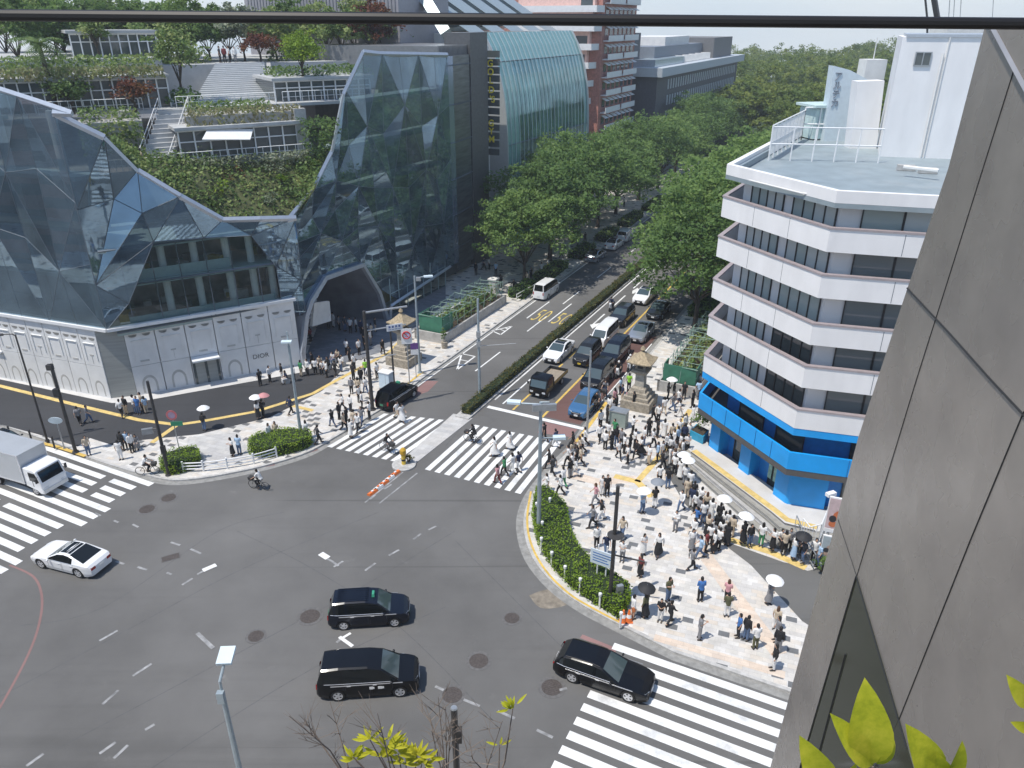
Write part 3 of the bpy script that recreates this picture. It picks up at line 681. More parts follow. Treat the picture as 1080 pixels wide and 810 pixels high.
M['mirror'] = mirror('mirror_glass', (.23,.33,.41), tr_=.22); M['mirrordark'] = mirror('dark_mirror_glass', (.15,.225,.285), tr_=.22)
M['panelmetal'] = mat('pale_metal_coping', (.50,.53,.57), .35, metal=.5, var=.06)
M['seam'] = mat('facade_joint', (.14,.165,.19), .5, metal=.3, var=.05)
M['paperwall'] = mat('white_relief_panel', (.76,.75,.72), .6, var=.07, scale=.9, dirt=.22, dirtcol=(.42,.40,.36))
M['paperwallL'] = mat('white_relief_panel_left', (.78,.78,.76), .6, var=.06, scale=.9, dirt=.18, dirtcol=(.45,.43,.39))
M['relief'] = mat('grey_relief', (.47,.46,.43), .7, var=.12)
M['panelgrey'] = mat('grey_shutter_panel', (.33,.34,.32), .6, var=.12, scale=2, stretch=(.2,.2,3))
M['interior'] = mat('interior_wall', (.30,.29,.26), .8, var=.3, scale=.8)
M['slabteal'] = mat('pale_teal_slab', (.35,.44,.43), .6, var=.06)
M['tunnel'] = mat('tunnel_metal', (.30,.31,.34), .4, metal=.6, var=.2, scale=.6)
M['deck'] = mat('timber_deck', (.30,.23,.18), .8, var=.2, scale=2, stretch=(1,8,1))
M['terr'] = mat('terrace_stone', (.44,.445,.44), .8, var=.1, scale=1.2, dirt=.2)
M['grassgreen'] = mat('moss_soil', (.07,.08,.03), .95, var=.4, scale=2)
gb = thing('glass_building', 'faceted mirror glass building with white ground floor and planted roof terraces on the left corner', 'building', (*X0, 0), world=True)
class Fac:
    pass
def interp(pts, u):
    if u <= pts[0][0]: return pts[0][1]
    for (a, b), (c, d) in zip(pts, pts[1:]):
        if u <= c: return b+(d-b)*(u-a)/(c-a+1e-9)
    return pts[-1][1]
mg = MB(); mj = MB()
def facade(A, B, top, bot, us, nr, amp, seed, fix=(True, True)):
    rg = random.Random(seed); d = (Vector(B)-Vector(A)).normalized(); nn = Vector((d.y, -d.x))
    G = []
    for i, u in enumerate(us):
        col = []
        zt, zb = interp(top, u), interp(bot, u)
        for j in range(nr+1):
            z = zb+(zt-zb)*(j/nr if j in (0, nr) else (j+rg.uniform(-.22,.22))/nr)
            o = amp*(1 if (i+j) % 2 else -1)*rg.uniform(.35, 1.0)
            if j == 0: o = 0
            if j == nr: o *= .4
            if (i == 0 and fix[0]) or (i == len(us)-1 and fix[1]): o = 0
            uu = u+(rg.uniform(-.5,.5) if 0 < i < len(us)-1 and 0 < j < nr else 0)
            p = Vector((A[0], A[1]))+d*uu+nn*o; col.append(Vector((p.x, p.y, z)))
        G.append(col)
    for i in range(len(us)-1):
        for j in range(nr):
            a, b, c, e = G[i][j], G[i+1][j], G[i+1][j+1], G[i][j+1]
            tri = [(a,b,c),(a,c,e)] if (i+j) % 2 else [(a,b,e),(b,c,e)]
            for t in tri: mg.poly(t, 1 if rg.random() < .3 else 0)
            mj.tube([a, e], .022, 4); mj.tube([a, b], .02, 4); mj.tube([a, c] if (i+j) % 2 else [b, e], .022, 4)
    return G
def uz(P3, A, d): return ((P3[0]-A[0])*d[0]+(P3[1]-A[1])*d[1], P3[2])
zW = 6.55*KS
# left plane
topL = sorted(uz(pL(*q), LF, uL) for q in ((-160,40),(-60,72),(0,95),(40,108),(75,120)))
eL = (Vector(X0)-Vector(LF)).length
facade(LF, X0, topL, [(0,zW),(eL,zW)], [eL*k/13 for k in range(14)], 3, .30, 4)
# street plane
topS = [uz(pS(*q), AL, uS) for q in ((312,230),(330,200),(350,160),(362,100),(383,55),(400,57),(472,58))]; topS[0] = (0, topS[0][1])
botS = [uz(pS(*q), AL, uS) for q in ((322,330),(330,318),(342,292),(383,277),(402,305),(413,321),(440,303),(472,282))]; botS[0] = (0, botS[0][1])
eS = topS[-1][0]
usS = sorted(set([0, topS[1][0], topS[2][0], topS[3][0]+.4, topS[4][0], topS[4][0]+3, topS[4][0]+6.2, topS[4][0]+9.6, topS[4][0]+13, eS]))
facade(AL, SE, topS, botS, usS, 4, .30, 9)
# corner plane: facets traced over the clear windows
vc = dict(r0=(75,120,0),r1=(110,145,.5),r2=(145,180,-.3),r3=(190,207,.4),r4=(235,232,0),r5=(275,231,.3),r6=(312,230,0),a1=(93,220,0),a2=(108,300,0),c0=(117,345,0),c1=(136,320,.3),c2=(162,255,.5),c3=(215,251,.3),
          c4=(265,248.5,.3),c5=(291,281,.2),c6=(299,329,0),d1=(318,296,0),d2=(322,330,0),m1=(120,210,-.6),m2=(150,225,.4))
V3 = {k: Vector(pC(x, y, -o)) for k, (x, y, o) in vc.items()}
for k in ('a1','a2','c0'): V3[k] = Vector((X0[0], X0[1], V3[k].z))
V3['c0'].z = zW; V3['r0'] = Vector((X0[0], X0[1], topL[-1][1]))
for t in 'r0 a1 r1|r1 a1 m1|r1 m1 r2|m1 a1 a2|m1 a2 m2|m1 m2 r2|r2 m2 r3|m2 c2 r3|m2 a2 c2|a2 c1 c2|a2 c0 c1|r3 c2 c3|r3 c3 r4|r4 c3 c4|r4 c4 r5|r5 c4 r6|c4 c5 r6|r6 c5 d1|c5 c6 d1|c6 d2 d1'.split('|'):
    a, b, c = [V3[x] for x in t.split()]; mg.poly((a, b, c), 1 if t in ('r4 c3 c4','r4 c4 r5','m2 a2 c2') else 0)
    for e, f in ((a, b), (b, c), (c, a)): mj.tube([e, f], .035, 4)
mg.build('mirror_glass', [M['mirror'], M['mirrordark']], gb); mj.build('glazing_joint', M['seam'], gb)
# pale ridge coping
mc = MB()
rid = [Vector((*(Vector(LF)+uL*u), z)) for u, z in topL]+[V3[k] for k in ('r0','r1','r2','r3','r4','r5','r6')]+[Vector((*(Vector(AL)+uS*u), z)) for u, z in topS]
for a, b in zip(rid, rid[1:]): mc.tube([a, b], .26, 4, 0, (1, .6))
mc.build('ridge_coping', M['panelmetal'], gb)
# clear corner floors: slabs, balustrade, columns, furniture behind glass
ci = MB()
z0c, z1c, z2c = pC(200,338)[2], pC(200,291)[2], pC(200,253)[2]
a_, b_ = pC(122,345), pC(300,329)
A2, B2 = Vector(a_[:2]), Vector(b_[:2])
for z in (z0c-.1, z1c, z2c): ci.prism([A2+nC*.12, B2+nC*.12, B2+nC*9, A2+nC*9], z-.25, z+.12, 0)
ci.build('floor_slab', M['slabteal'], gb)
ci = MB(); ci.wall(A2+nC*6, B2+nC*6, z0c, z2c+.5, .2); ci.build('interior_wall', M['interior'], gb)
for px in (178,213,247,272,292):
    q = Vector(pC(px,300)[:2])+nC*1.3; cb = MB(); cb.cyl((q.x,q.y,z0c), .32, .32, z2c-z0c-.3, 12); cb.build('column', M['offwhite'], gb)
ci = MB()
for z in (z0c, z1c): ci.wall(A2+nC*.5+uC*1.2, B2+nC*.5-uC*(.5 if z == z0c else 4), z+.1, z+1.0, .06)
ci.build('balustrade_panel', M['slabteal'], gb)
rg = random.Random(8); ci = MB()
for i in range(26):
    t = rg.random(); q = A2.lerp(B2, t)+nC*rg.uniform(1.5, 5.2); z = rg.choice((z0c, z1c))
    ci.box((q.x,q.y,z+.5), (rg.uniform(.5,1.3),.6,rg.uniform(.6,1.4)), rg.random()*3, rg.randrange(3))
ci.build('shop_fitting', [M['interior'], mat('ochre_fitting', (.35,.26,.07), .7), mat('pale_fitting', (.5,.48,.44), .7)], gb)
cg = MB(); cg.poly([V3['c1']+Vector((*nC*.2,0)), V3['c0']+Vector((*nC*.2,0)), V3['c6']+Vector((*nC*.2,0)), V3['c5']+Vector((*nC*.2,0)), V3['c4']+Vector((*nC*.2,0)), V3['c3']+Vector((*nC*.2,0)), V3['c2']+Vector((*nC*.2,0))])
cg.build('clear_window', M['clearglass'], gb)
cm = MB()
for xt, xb in ((180,140),(200,172),(222,200),(244,228),(263,254),(285,280)):
    zt = z2c if xt < 266 else z1c
    p = pC(xb,336); q = Vector(pC(xt, 252 if xt < 266 else 282)); cm.tube([Vector(pC(xb,334)), Vector((*Vector(pC(xb,334)[:2]), zt))], .05, 4)
for z in (z0c, z1c, z2c): cm.tube([(*(A2-nC*.05), z), (*(B2-nC*.05), z)], .09, 4)
cm.build('mullion', M['seam'], gb)
# core mass behind everything
zA, zB, zC = pC(250,168,7.5)[2], pC(250,110,14)[2], pC(250,66,27)[2]
mm = MB(); back = [Vector(X0)+nC*9.2, Vector(AL)+nC*9.2+uC*-2]
core = [tuple(Vector(LF)+Vector((-uL.y,uL.x))*5.5), tuple(Vector(X0)+nC*7.5-uL*4), tuple(Vector(AL)+nC*9+Vector((-4,0))), tuple(Vector(AL)+nC*22+nS*5), tuple(Vector(SE)+nS*6-uS*1), tuple(Vector(SE)+nS*40), tuple(Vector(LF)+nC*50)]
mm.prism(core, 0, zA-.4, 0); mm.build('core', M['interior'], gb)
# storeys behind the mirror skin
nLi = Vector((-uL.y, uL.x))
for fz in range(1, 5):
    z = zW+4.1*fz
    us_ = [u for u in np.linspace(0, eL-.5, 40) if interp(topL, u) > z+3.2]
    if len(us_) > 1:
        mb = MB(); a, b = Vector(LF)+uL*us_[0], Vector(LF)+uL*us_[-1]; mb.prism([a+nLi*.9, b+nLi*.9, b+nLi*3.2, a+nLi*3.2], z-.3, z); mb.build('floor_slab', M['slabteal'], gb)
    us_ = [u for u in np.linspace(2, eS-.3, 40) if interp(topS, u) > z+3.4 and interp(botS, u) < z-.5]
    if len(us_) > 1:
        mb = MB(); a, b = Vector(AL)+uS*us_[0], Vector(AL)+uS*us_[-1]; mb.prism([a+nS*.9, b+nS*.9, b+nS*3.2, a+nS*3.2], z-.3, z); mb.build('floor_slab', M['slabteal'], gb)
for i in range(7):
    q = Vector(LF)+uL*(eL*(i+.5)/7)+nLi*2.2; mb = MB(); mb.cyl((q.x,q.y,zW), .35, .35, interp(topL, eL*(i+.5)/7)-zW-1.2, 10); mb.build('column', M['offwhite'], gb)
# white relief wall
cw = MB(); d9 = nC
def relief_wall(A, B, n, name, mtl, zsplit=.42, skip=()):
    A, B = Vector(A), Vector(B); d = (B-A).normalized(); L = (B-A).length; nn = Vector((d.y,-d.x)); w = L/n
    ang = math.atan2(d.y, d.x)
    for i in range(n):
        for k, (za, zb) in enumerate(((.12, zW*zsplit), (zW*zsplit+.04, zW-.18))):
            mb = MB(); c = A+d*(w*(i+.5))
            mb.wall(A+d*(w*i+.035), A+d*(w*(i+1)-.035), za, zb, .12, 0, .06)
            def onwall(u, z, sx, sz, pr, m): q = c+d*u+nn*(.06+pr/2-.002); mb.box((q.x,q.y,z), (sx,pr,sz), ang, m)
            if k == 1:
                for sgn in (-1, 1):                                   # pair of festoon motifs, then a shallow niche
                    q = c+d*(sgn*w*.22)+nn*.07
                    mb.loft([[(q.x+d.x*r*math.cos(a), q.y+d.y*r*math.cos(a), zb-.85-r*.8*math.sin(a)) for a in [math.pi*t/8 for t in range(9)]]+[(q.x, q.y, zb-.83)] for r in (.34,)][:1]*1, 1, True, False) if False else None
                    mb.poly([(q.x+d.x*.34*math.cos(a), q.y+d.y*.34*math.cos(a), zb-.8-.26*math.sin(a)) for a in [math.pi*t/8 for t in range(9)]][::-1], 1)
                    mb.poly([(q.x+d.x*.34*math.cos(a), q.y+d.y*.34*math.cos(a), zb-.8-.26*math.sin(a)) for a in [math.pi*t/8 for t in range(9)]], 1)
                onwall(0, zb-1.35, w*.62, .05, .09, 0)
                for sgn in (-1, 1): onwall(sgn*w*.31, (zb-1.4+za+.5)/2, .05, zb-1.4-za-.5, .07, 0)
                if i % 3 == 1: onwall(0, za+.55, .03, .8, .03, 1); onwall(0, za+1.0, .42, .12, .03, 1)
                else: onwall(0, za+.4, w*.3, .16, .03, 1)
            elif i not in skip:
                # shallow arch relief
                for r0, m_ in ((w*.26, 1), (w*.19, 0)):
                    q = c+nn*(.065+.004*(m_ == 0)); pts = [(q.x+d.x*r0, q.y+d.y*r0, za+.15)]+[(q.x+d.x*r0*math.cos(a), q.y+d.y*r0*math.cos(a), za+.9+r0*1.4*math.sin(a)) for a in [math.pi*t/10 for t in range(11)]]+[(q.x-d.x*r0, q.y-d.y*r0, za+.15)]
                    mb.poly(pts, m_)
            mb.build('relief_panel', [mtl, M['relief']], gb)
relief_wall(CC, CR, 6, 'r', M['paperwall'], .42, (2, 4, 5)); relief_wall(LF, LC, 20, 'l', M['paperwallL'], .46)
cw.wall(LF, LC, 0, zW, .5, 0, -.3); cw.wall(CC, CR, 0, zW, .5, 0, -.3)
cw.build('white_wall', M['offwhite'], gb)
cw = MB(); cw.wall(LC, CC, 0, zW-.1, .4); cw.build('shutter_panel', M['panelgrey'], gb)
cw = MB(); cw.wall(LF, X0, zW-.16, zW+.1, .5, 0, .2); cw.wall(X0, tuple(Vector(CR)+uC*.2), zW-.16, zW+.1, .5, 0, .22); cw.build('cornice', M['white'], gb)
cw = MB(); cw.prism([Vector(LF), Vector(X0), Vector(AL), Vector(AL)+nC*8, Vector(X0)+nC*9, Vector(LF)+nC*9], zW-.12, zW-.02); cw.build('soffit', M['interior'], gb)
# entrance of the white shop: canopy, door leaves, lettering
uR = (Vector(CR)-Vector(CC)).normalized(); wR = (Vector(CR)-Vector(CC)).length/6; nR = Vector((uR.y,-uR.x)); aR = math.atan2(uR.y,uR.x)
q = Vector(CC)+uR*wR*2.5+nR*.55; cb = MB(); cb.box((q.x,q.y,2.75), (wR*.95,1.3,.16), aR); cb.build('canopy', M['white'], gb)
dr = MB()
for k in (-1,0,1): q = Vector(CC)+uR*(wR*2.5+k*wR*.42)+nR*.10; dr.box((q.x,q.y,1.35), (.22,.06,2.4), aR, 0)
q = Vector(CC)+uR*wR*2.5+nR*.075; dr.box((q.x,q.y,1.35), (wR*.84,.04,2.4), aR, 1)
dr.build('door', [M['winglass'], M['panelgrey']], gb)
q = Vector(CC)+uR*wR*4.5+nR*.075
add_text('lettering', 'DIOR', .62, Matrix.Translation((q.x,q.y,1.75)) @ Matrix.Rotation(aR,4,'Z') @ Matrix.Rotation(R_(90),4,'X'), mat('dark_letters', (.12,.11,.10), .6), gb, .01)
# left wall door and small letters
uLd = (Vector(LC)-Vector(LF)).normalized(); nL = Vector((uLd.y,-uLd.x)); aL_ = math.atan2(uLd.y,uLd.x); eLL = (Vector(LC)-Vector(LF)).length
dr = MB(); q = Vector(at(8,395,KZ))+nL*.1; dr.box((q.x,q.y,1.5), (2.4,.12,2.7), aL_, 0); q = q+nL*.4; dr.box((q.x,q.y,2.95), (2.8,1.0,.15), aL_, 1); dr.build('door', [M['winglass'], M['white']], gb)
# --- entrance arch and tunnel
arch_px = [(321,388),(319,372),(323,333),(328,318),(343,293.5),(382,279.5),(400,309),(409,345)]
fr = [Vector(pS(x, y, -.25)) for x, y in arch_px]; fr[0].z = 0; fr[-1].z = 0
mb = MB(); mb.tube(fr, .3, 4, 0, (1, 1)); mb.build('arch_frame', M['panelmetal'], gb)
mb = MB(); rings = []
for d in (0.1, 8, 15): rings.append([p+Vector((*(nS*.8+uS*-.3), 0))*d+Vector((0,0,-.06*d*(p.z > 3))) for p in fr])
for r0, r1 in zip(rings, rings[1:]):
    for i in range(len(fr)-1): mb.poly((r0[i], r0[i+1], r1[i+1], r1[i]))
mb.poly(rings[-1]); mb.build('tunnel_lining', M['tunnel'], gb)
mb = MB(); mb.panel([pS(329,319,1), pS(345,317,1), pS(347,338,1), pS(327,344,1)], .3); mb.build('tunnel_panel', M['offwhite'], gb)
# recess with open stair left of the arch
mb = MB(); a = Vector(CR)+nC*.3; b = Vector(AL)+uS*.2+nS*.5; mb.wall(a-uC*.2, a+nC*4, 0, zW+5, .2); mb.wall(a+nC*2.5-uC*1.5, b+nS*2.2, 0, zW+5, .3); mb.build('recess_wall', mat('grey_teal_wall', (.19,.22,.225), .6, var=.1), gb)
mb = MB()
for i in range(9): p = Vector(pS(322+i*1.9, 345-i*5.4, 1.2)); mb.box(p, (.9,.35,.1), math.atan2(uS.y,uS.x)+.5)
mb.build('open_stair', M['white'], gb)
# shopfront right of the arch under a canopy bar
p0, p1 = pS(414,345), pS(470,301)
mb = MB(); mb.tube([pS(412,323,-.5), pS(475,281,-.5)], .2, 4); mb.tube([pS(412,323,-.5), (*pS(412,345,-.5)[:2],0)], .2, 4); mb.build('canopy_frame', M['panelmetal'], gb)
mb = MB(); mb.wall(tuple(Vector(p0[:2])+nS*3), tuple(Vector(p1[:2])+nS*3), 0, 7, .2); mb.build('shop_back_wall', mat('warm_shop_wall', (.33,.30,.20), .8, var=.25, scale=.5), gb)
mb = MB(); mb.poly([(*p0[:2],.1),(*p1[:2],.1),pS(470,284),pS(414,321)]); mb.build('shop_window', M['clearglass'], gb)
mb = MB()
for k in range(8): t = k/7; q = Vector(p0).lerp(Vector(p1), t); mb.tube([(q.x,q.y,0),(q.x,q.y,4.4-.6*t)], .06, 4)
mb.tube([(*p0[:2],2.6),(*p1[:2],2.6)], .05, 4); mb.build('mullion', M['slabteal'], gb)

# ------------------------------------------------------------------ roof garden
def V2(p): return Vector(p[:2])
def slab(name, pxs, z, t, mtl, parent=gb):
    """horizontal slab whose outline is given as (px, py) seen on height z"""
    mb = MB(); mb.prism([at(x, y, z) for x, y in pxs], z-t, z); return mb.build(name, mtl, parent)
# lower slope of planting
mb = MB(); lo = [Vector(pC(x,y,.6)) for x,y in ((118,155),(150,186),(190,210),(235,234),(312,232),(332,200))]; hi = [Vector(pC(x,y,7)) for x,y in ((120,152),(150,166),(190,167),(235,168),(312,167),(345,165))]
for i in range(5): mb.poly((lo[i], lo[i+1], hi[i+1], hi[i]))
mb.build('planted_slope', M['grassgreen'], gb)
def slope_pts(n, seed, zj=.3, u0=0.0, u1=5.0, v0=0.0, v1=1.0, lift=.15):
    rg = random.Random(seed); out = []
    for _ in range(n):
        u = rg.uniform(u0,u1); i = min(4,int(u)); f = u-i; v = rg.uniform(v0,v1)
        p = lo[i].lerp(lo[i+1],f).lerp(hi[i].lerp(hi[i+1],f), v); out.append((p.x,p.y,p.z+lift+abs(rg.gauss(0,zj))))
    return np.array(out)
def stuff(name, label, cat, pts, leaf, seed, mtl, up=.5):
    o = bpy.data.objects.new(name, leaf_mesh(name, pts, leaf, seed, mtl, up)); COL.objects.link(o); return tag(o, label, cat, kind='stuff')
stuff('ground_cover', 'mixed green ground cover on the planted slope behind the mirror glass edge', 'ground cover', slope_pts(5200, 2, .35), .30, 3, M['leafmix'])
def bush(name, label, c, rx, rz, n, leaf, mtl, seed, group=None, cat='shrub', stems=True):
    t = thing(name, label, cat, c, group=group); rg = np.random.default_rng(seed)
    pts, C_ = crown_points(rg, max(6, n//18), 18, rx, rz, rz*.8, rx*.5, .3)
    o = bpy.data.objects.new('foliage', leaf_mesh('foliage', pts, leaf, seed, mtl, .5)); COL.objects.link(o); o.parent = t
    mb = MB()
    for k in range(5): q = C_[k % len(C_)]; mb.tube([(0,0,-.1),(q[0]*.4,q[1]*.4,q[2]*.6),(q[0],q[1],q[2])],[.05,.03,.01],5)
    mb.build('stem', M['bark'], t); return t
for i,(px,py,d,rx,mtl,word) in enumerate(((232,203,4,1.5,'leaflime','yellow green'),(262,196,4.5,1.1,'leafmix','mixed green'),(205,190,5,1.2,'leafred','bronze red'),(285,212,2.5,1.2,'leafpale','silver'),(310,205,3,1.3,'leafmix','olive green'),(190,178,6,1.2,'leafpale','pale silver'),(288,178,5.5,1.5,'leafpale','frosted silver'),
        (248,186,5.5,1.2,'leafred','reddish'),(218,217,2,1.1,'leafdark','dark green'),(300,190,4.5,1.0,'leaflime','lime'),(175,190,3,1.0,'leafdark','deep green'),(325,182,5,1.3,'leafdark','tall dark green'))):
    p = pC(px,py+5,d); bush('shrub', '%s shrub on the planted slope, %s' % (word, 'near the glass edge' if py > 200 else 'below the café rail' if py < 185 else 'mid slope'), p, rx*.8, rx*.55, 190, .26, M[mtl], 50+i)
# café pavilion
cf0, cf1 = pC(192,166,7.6), pC(316,166,7.6); zf = zA; zr = pC(250,134,7.6)[2]
mb = MB(); mb.prism([V2(pC(185,168,6.6)),V2(pC(330,168,6.6)),V2(pC(330,168,12)),V2(pC(185,168,12))], zf-.3, zf); mb.build('cafe_terrace', M['terr'], gb)
def pavilion(name_wall, A, B, z0, z1, depth, n, dirn, roof_over=.5, glassm='winglass', frame='white'):
    A, B = V2(A), V2(B); d = (B-A).normalized(); L = (B-A).length
    mb = MB(); mb.prism([A+dirn*.15,B+dirn*.15,B+dirn*depth,A+dirn*depth], z0, z1-.02); mb.build('pavilion_window', M[glassm], gb)
    mb = MB(); mb.prism([A-dirn*roof_over-d*.3,B-dirn*roof_over+d*.3,B+dirn*depth+d*.3,A+dirn*depth-d*.3], z1, z1+.28); mb.build('pavilion_roof', M['terr'], gb)
    mb = MB()
    for i in range(n+1):
        q = A+d*(L*i/n); mb.box((q.x,q.y,(z0+z1)/2),(.12,.14,z1-z0),math.atan2(d.y,d.x))
    mb.wall(A,B,z0+(z1-z0)*.62,z0+(z1-z0)*.62+.1,.12); mb.wall(A,B,z1-.15,z1,.14); mb.build('pavilion_frame', M[frame], gb)
pavilion('cafe', cf0, cf1, zf, zr, 5, 8, nC)
aw = MB(); aw.panel([pC(219,136,7.4),pC(267,136,7.4),pC(264,147,6.2),pC(213,147,6.2)][::-1], .08); tag(aw.build('cafe_awning', M['white']), 'white canvas awning over the roof terrace cafe windows', 'awning')
mb = MB(); mb.prism([V2(pC(196,125,8)),V2(pC(318,125,8)),V2(pC(318,125,13)),V2(pC(196,125,13))], zr+.28, zr+1.1); mb.build('roof_planter', M['concrete'], gb)
mb = MB(); mb.wall(V2(pC(314,150,7.5)), V2(pC(326,150,7.5)), zf-1.5, zr+1.3, .8); mb.build('planter_pier', M['concrete'], gb)
rgp = random.Random(4)
def box_pts(A, B, dirn, d0, d1, z0, z1, n, seed):
    rg = random.Random(seed); A, B = Vector(A[:2]), Vector(B[:2]); o = []
    for _ in range(n):
        q = A.lerp(B, rg.random())+dirn*rg.uniform(d0,d1); o.append((q.x,q.y,rg.uniform(z0,z1)))
    return np.array(o)
stuff('ornamental_grass', 'straw coloured ornamental grass spilling over the cafe roof planter', 'grass', np.concatenate([box_pts(pC(196,125,8),pC(318,125,8),nC,-.4,1.0,zr+.2,zr+1.7,1500,1)]), .3, 4, M['leafgrass'], -.4)
stuff('ground_cover', 'green low planting along the main terrace edge above the cafe', 'ground cover', box_pts(pC(200,120,10),pC(290,120,10),nC,0,3,zr+1.0,zr+2.0,900,2), .32, 5, M['leafmix'])
stuff('ground_cover', 'dense shrubs along the rail in front of the cafe windows', 'ground cover', np.concatenate([box_pts(pC(170,170,6.2),pC(330,170,6.2),nC,-.6,.5,zf-.5,zf+.55,1500,3)]), .28, 6, M['leafpale'])
stuff('ornamental_grass', 'straw grass hanging over the wall under the long left pavilion roof', 'grass', box_pts(pC(-60,96,14.6),pC(175,92,14.6),nC,-.9,.2,pC(60,92,14.6)[2]+.6,pC(60,80,14.6)[2]+.7,1500,31), .3, 31, M['leafgrass'], -.4)
stuff('ornamental_grass', 'grass and shrubs hanging in front of the side stair planter', 'grass', box_pts(pC(86,150,8.8),pC(152,150,8.8),nC,-.9,.3,pC(120,162,8.8)[2],pC(120,128,8.8)[2],900,32), .32, 32, M['leafmix'], .2)
# main terrace, grand stair, upper terrace
mb = MB(); mb.prism([V2(pC(130,110,12.5)),V2(pC(400,110,12.5)),V2(pC(400,110,45)),V2(pC(60,110,45)),V2(pL(-100,110,12))], zB-.3, zB); mb.build('main_terrace', M['terr'], gb)
st0, st1 = (pC(203,108,17),pC(284,108,17)), (pC(228,67,27),pC(279,67,27))
mb = MB(); ns = 20; zS0, zS1 = zB, zC
for i in range(ns):
    t0, t1 = i/ns, (i+1)/ns
    a = V2(st0[0]).lerp(V2(st1[0]), t0); b = V2(st0[1]).lerp(V2(st1[1]), t0); c = V2(st0[1]).lerp(V2(st1[1]), 1.05); e = V2(st0[0]).lerp(V2(st1[0]), 1.05)
    mb.prism([a,b,c,e], zS0+(zS1-zS0)*t0, zS0+(zS1-zS0)*t1, 0, bottom=False)
mb.build('grand_stair', mat('pale_stair_stone', (.54,.545,.54), .8, var=.06, scale=1.2), gb)
mb = MB(); mb.prism([V2(pC(150,66,27)),V2(pC(420,66,27)),V2(pC(420,66,60)),V2(pC(100,66,60))], zB-.1, zC-.1); mb.build('upper_terrace', M['terr'], gb)
mb = MB(); mb.panel([pC(281,66,26),pC(285,66,26),pC(293,112,16.5),pC(287,112,16.5)][::-1], .5); mb.build('stair_wall', M['concrete'], gb)
# right pavilion on the main terrace
r0, r1 = pC(292,114,14.5), pC(392,114,14.5); zr2 = pC(330,84,14.5)[2]
pavilion('right', r0, r1, zB, zr2, 7, 8, nC)
stuff('ground_cover', 'green planting on the roof of the right terrace pavilion', 'ground cover', box_pts(pC(290,82,15),pC(395,82,15),nC,0,6,zr2+.3,zr2+1.2,1100,4), .34, 7, M['leafmix'])
stuff('ground_cover', 'dark planting hanging beside the right hand glass ridge', 'ground cover', np.concatenate([box_pts(pC(326,150,4),pC(362,150,4),nC,0,4,pC(340,190,5)[2],pC(340,125,5)[2],1300,5)]), .34, 8, M['leafdark'])
# left pavilions
l0, l1 = pC(-45,112,15), pC(180,108,15); zr3 = pC(90,84,15)[2]
pavilion('left', l0, l1, zB, zr3, 8, 18, nC)
stuff('ground_cover', 'green and straw planting on the roof of the long left terrace pavilion', 'ground cover', np.concatenate([box_pts(pC(-60,80,16),pC(168,80,16),nC,0,5,zr3+.3,zr3+1.9,2600,6)]), .36, 9, M['leafmix'])
u0, u1 = pC(78,60,26), pC(168,60,26); zq = pC(120,60,26)[2]; zq1 = pC(120,35,26)[2]
mb = MB(); mb.prism([V2(pC(-100,60,22)),V2(pC(170,60,22)),V2(pC(170,60,60)),V2(pC(-160,60,60))], zB, zq); mb.build('left_upper_terrace', M['terr'], gb)
pavilion('upperleft', u0, u1, zq, zq1, 8, 9, nC, .4)
# side stair and lower deck
mb = MB(); q0, q1 = Vector(pC(160,158,7)), Vector(pC(184,112,12)); w_ = uC*1.3; q0.z = zA; q1.z = zB
for i in range(12):
    a = q0.lerp(q1, i/12); b = q0.lerp(q1, (i+1)/12)
    mb.prism([V2(a)-w_, V2(a)+w_, V2(b)+w_, V2(b)-w_], b.z-.5, b.z)
mb.build('side_stair', M['terr'], gb)
mb = MB(); mb.prism([V2(pC(105,158,5.5)),V2(pC(160,160,5.5)),V2(pC(160,160,10)),V2(pC(95,150,10))], zA-.3, zA+.05); mb.build('timber_deck', M['deck'], gb)
stuff('ground_cover', 'leafy planting beside the side stair of the roof terrace', 'ground cover', box_pts(pC(88,140,9),pC(152,140,9),nC,0,4,zA+.3,zB+.6,1500,7), .36, 10, M['leafmix'])
mb = MB(); mb.prism([V2(pC(85,140,9)),V2(pC(152,140,9)),V2(pC(152,140,13)),V2(pC(85,140,13))], zA-.2, zB-.5); mb.build('stair_planter', M['concrete'], gb)
def rail(A, B, z0, z1, n, name='terrace_rail', mtl='white', r=.035):
    mb = MB(); A, B = Vector(A[:2]), Vector(B[:2])
    mb.tube([(A.x,A.y,z0+1.05),(B.x,B.y,z1+1.05)], r, 5); mb.tube([(A.x,A.y,z0+.55),(B.x,B.y,z1+.55)], r*.6, 4)
    for i in range(n+1):
        q = A.lerp(B, i/n); z = z0+(z1-z0)*i/n; mb.tube([(q.x,q.y,z),(q.x,q.y,z+1.05)], r*.8, 4)
    return mb.build(name, M[mtl], gb)
rail(pC(165,168,6.6), pC(330,168,6.6), zA, zA, 18); rail(pC(104,158,5.6), pC(160,160,5.6), zA, zA, 8); rail(pC(186,110,12.6), pC(292,110,12.6), zB, zB, 14)
rail(V2(q0)-w_, V2(q1)-w_, zA, zB, 6); rail(V2(q0)+w_, V2(q1)+w_, zA, zB, 6); rail(pC(38,108,13), pC(150,108,13), zB, zB, 14); rail(pC(300,118,13), pC(392,116,13), zB, zB, 14)
rail(pC(110,100,20), pC(175,83,24), zB, zB+1.5, 10)
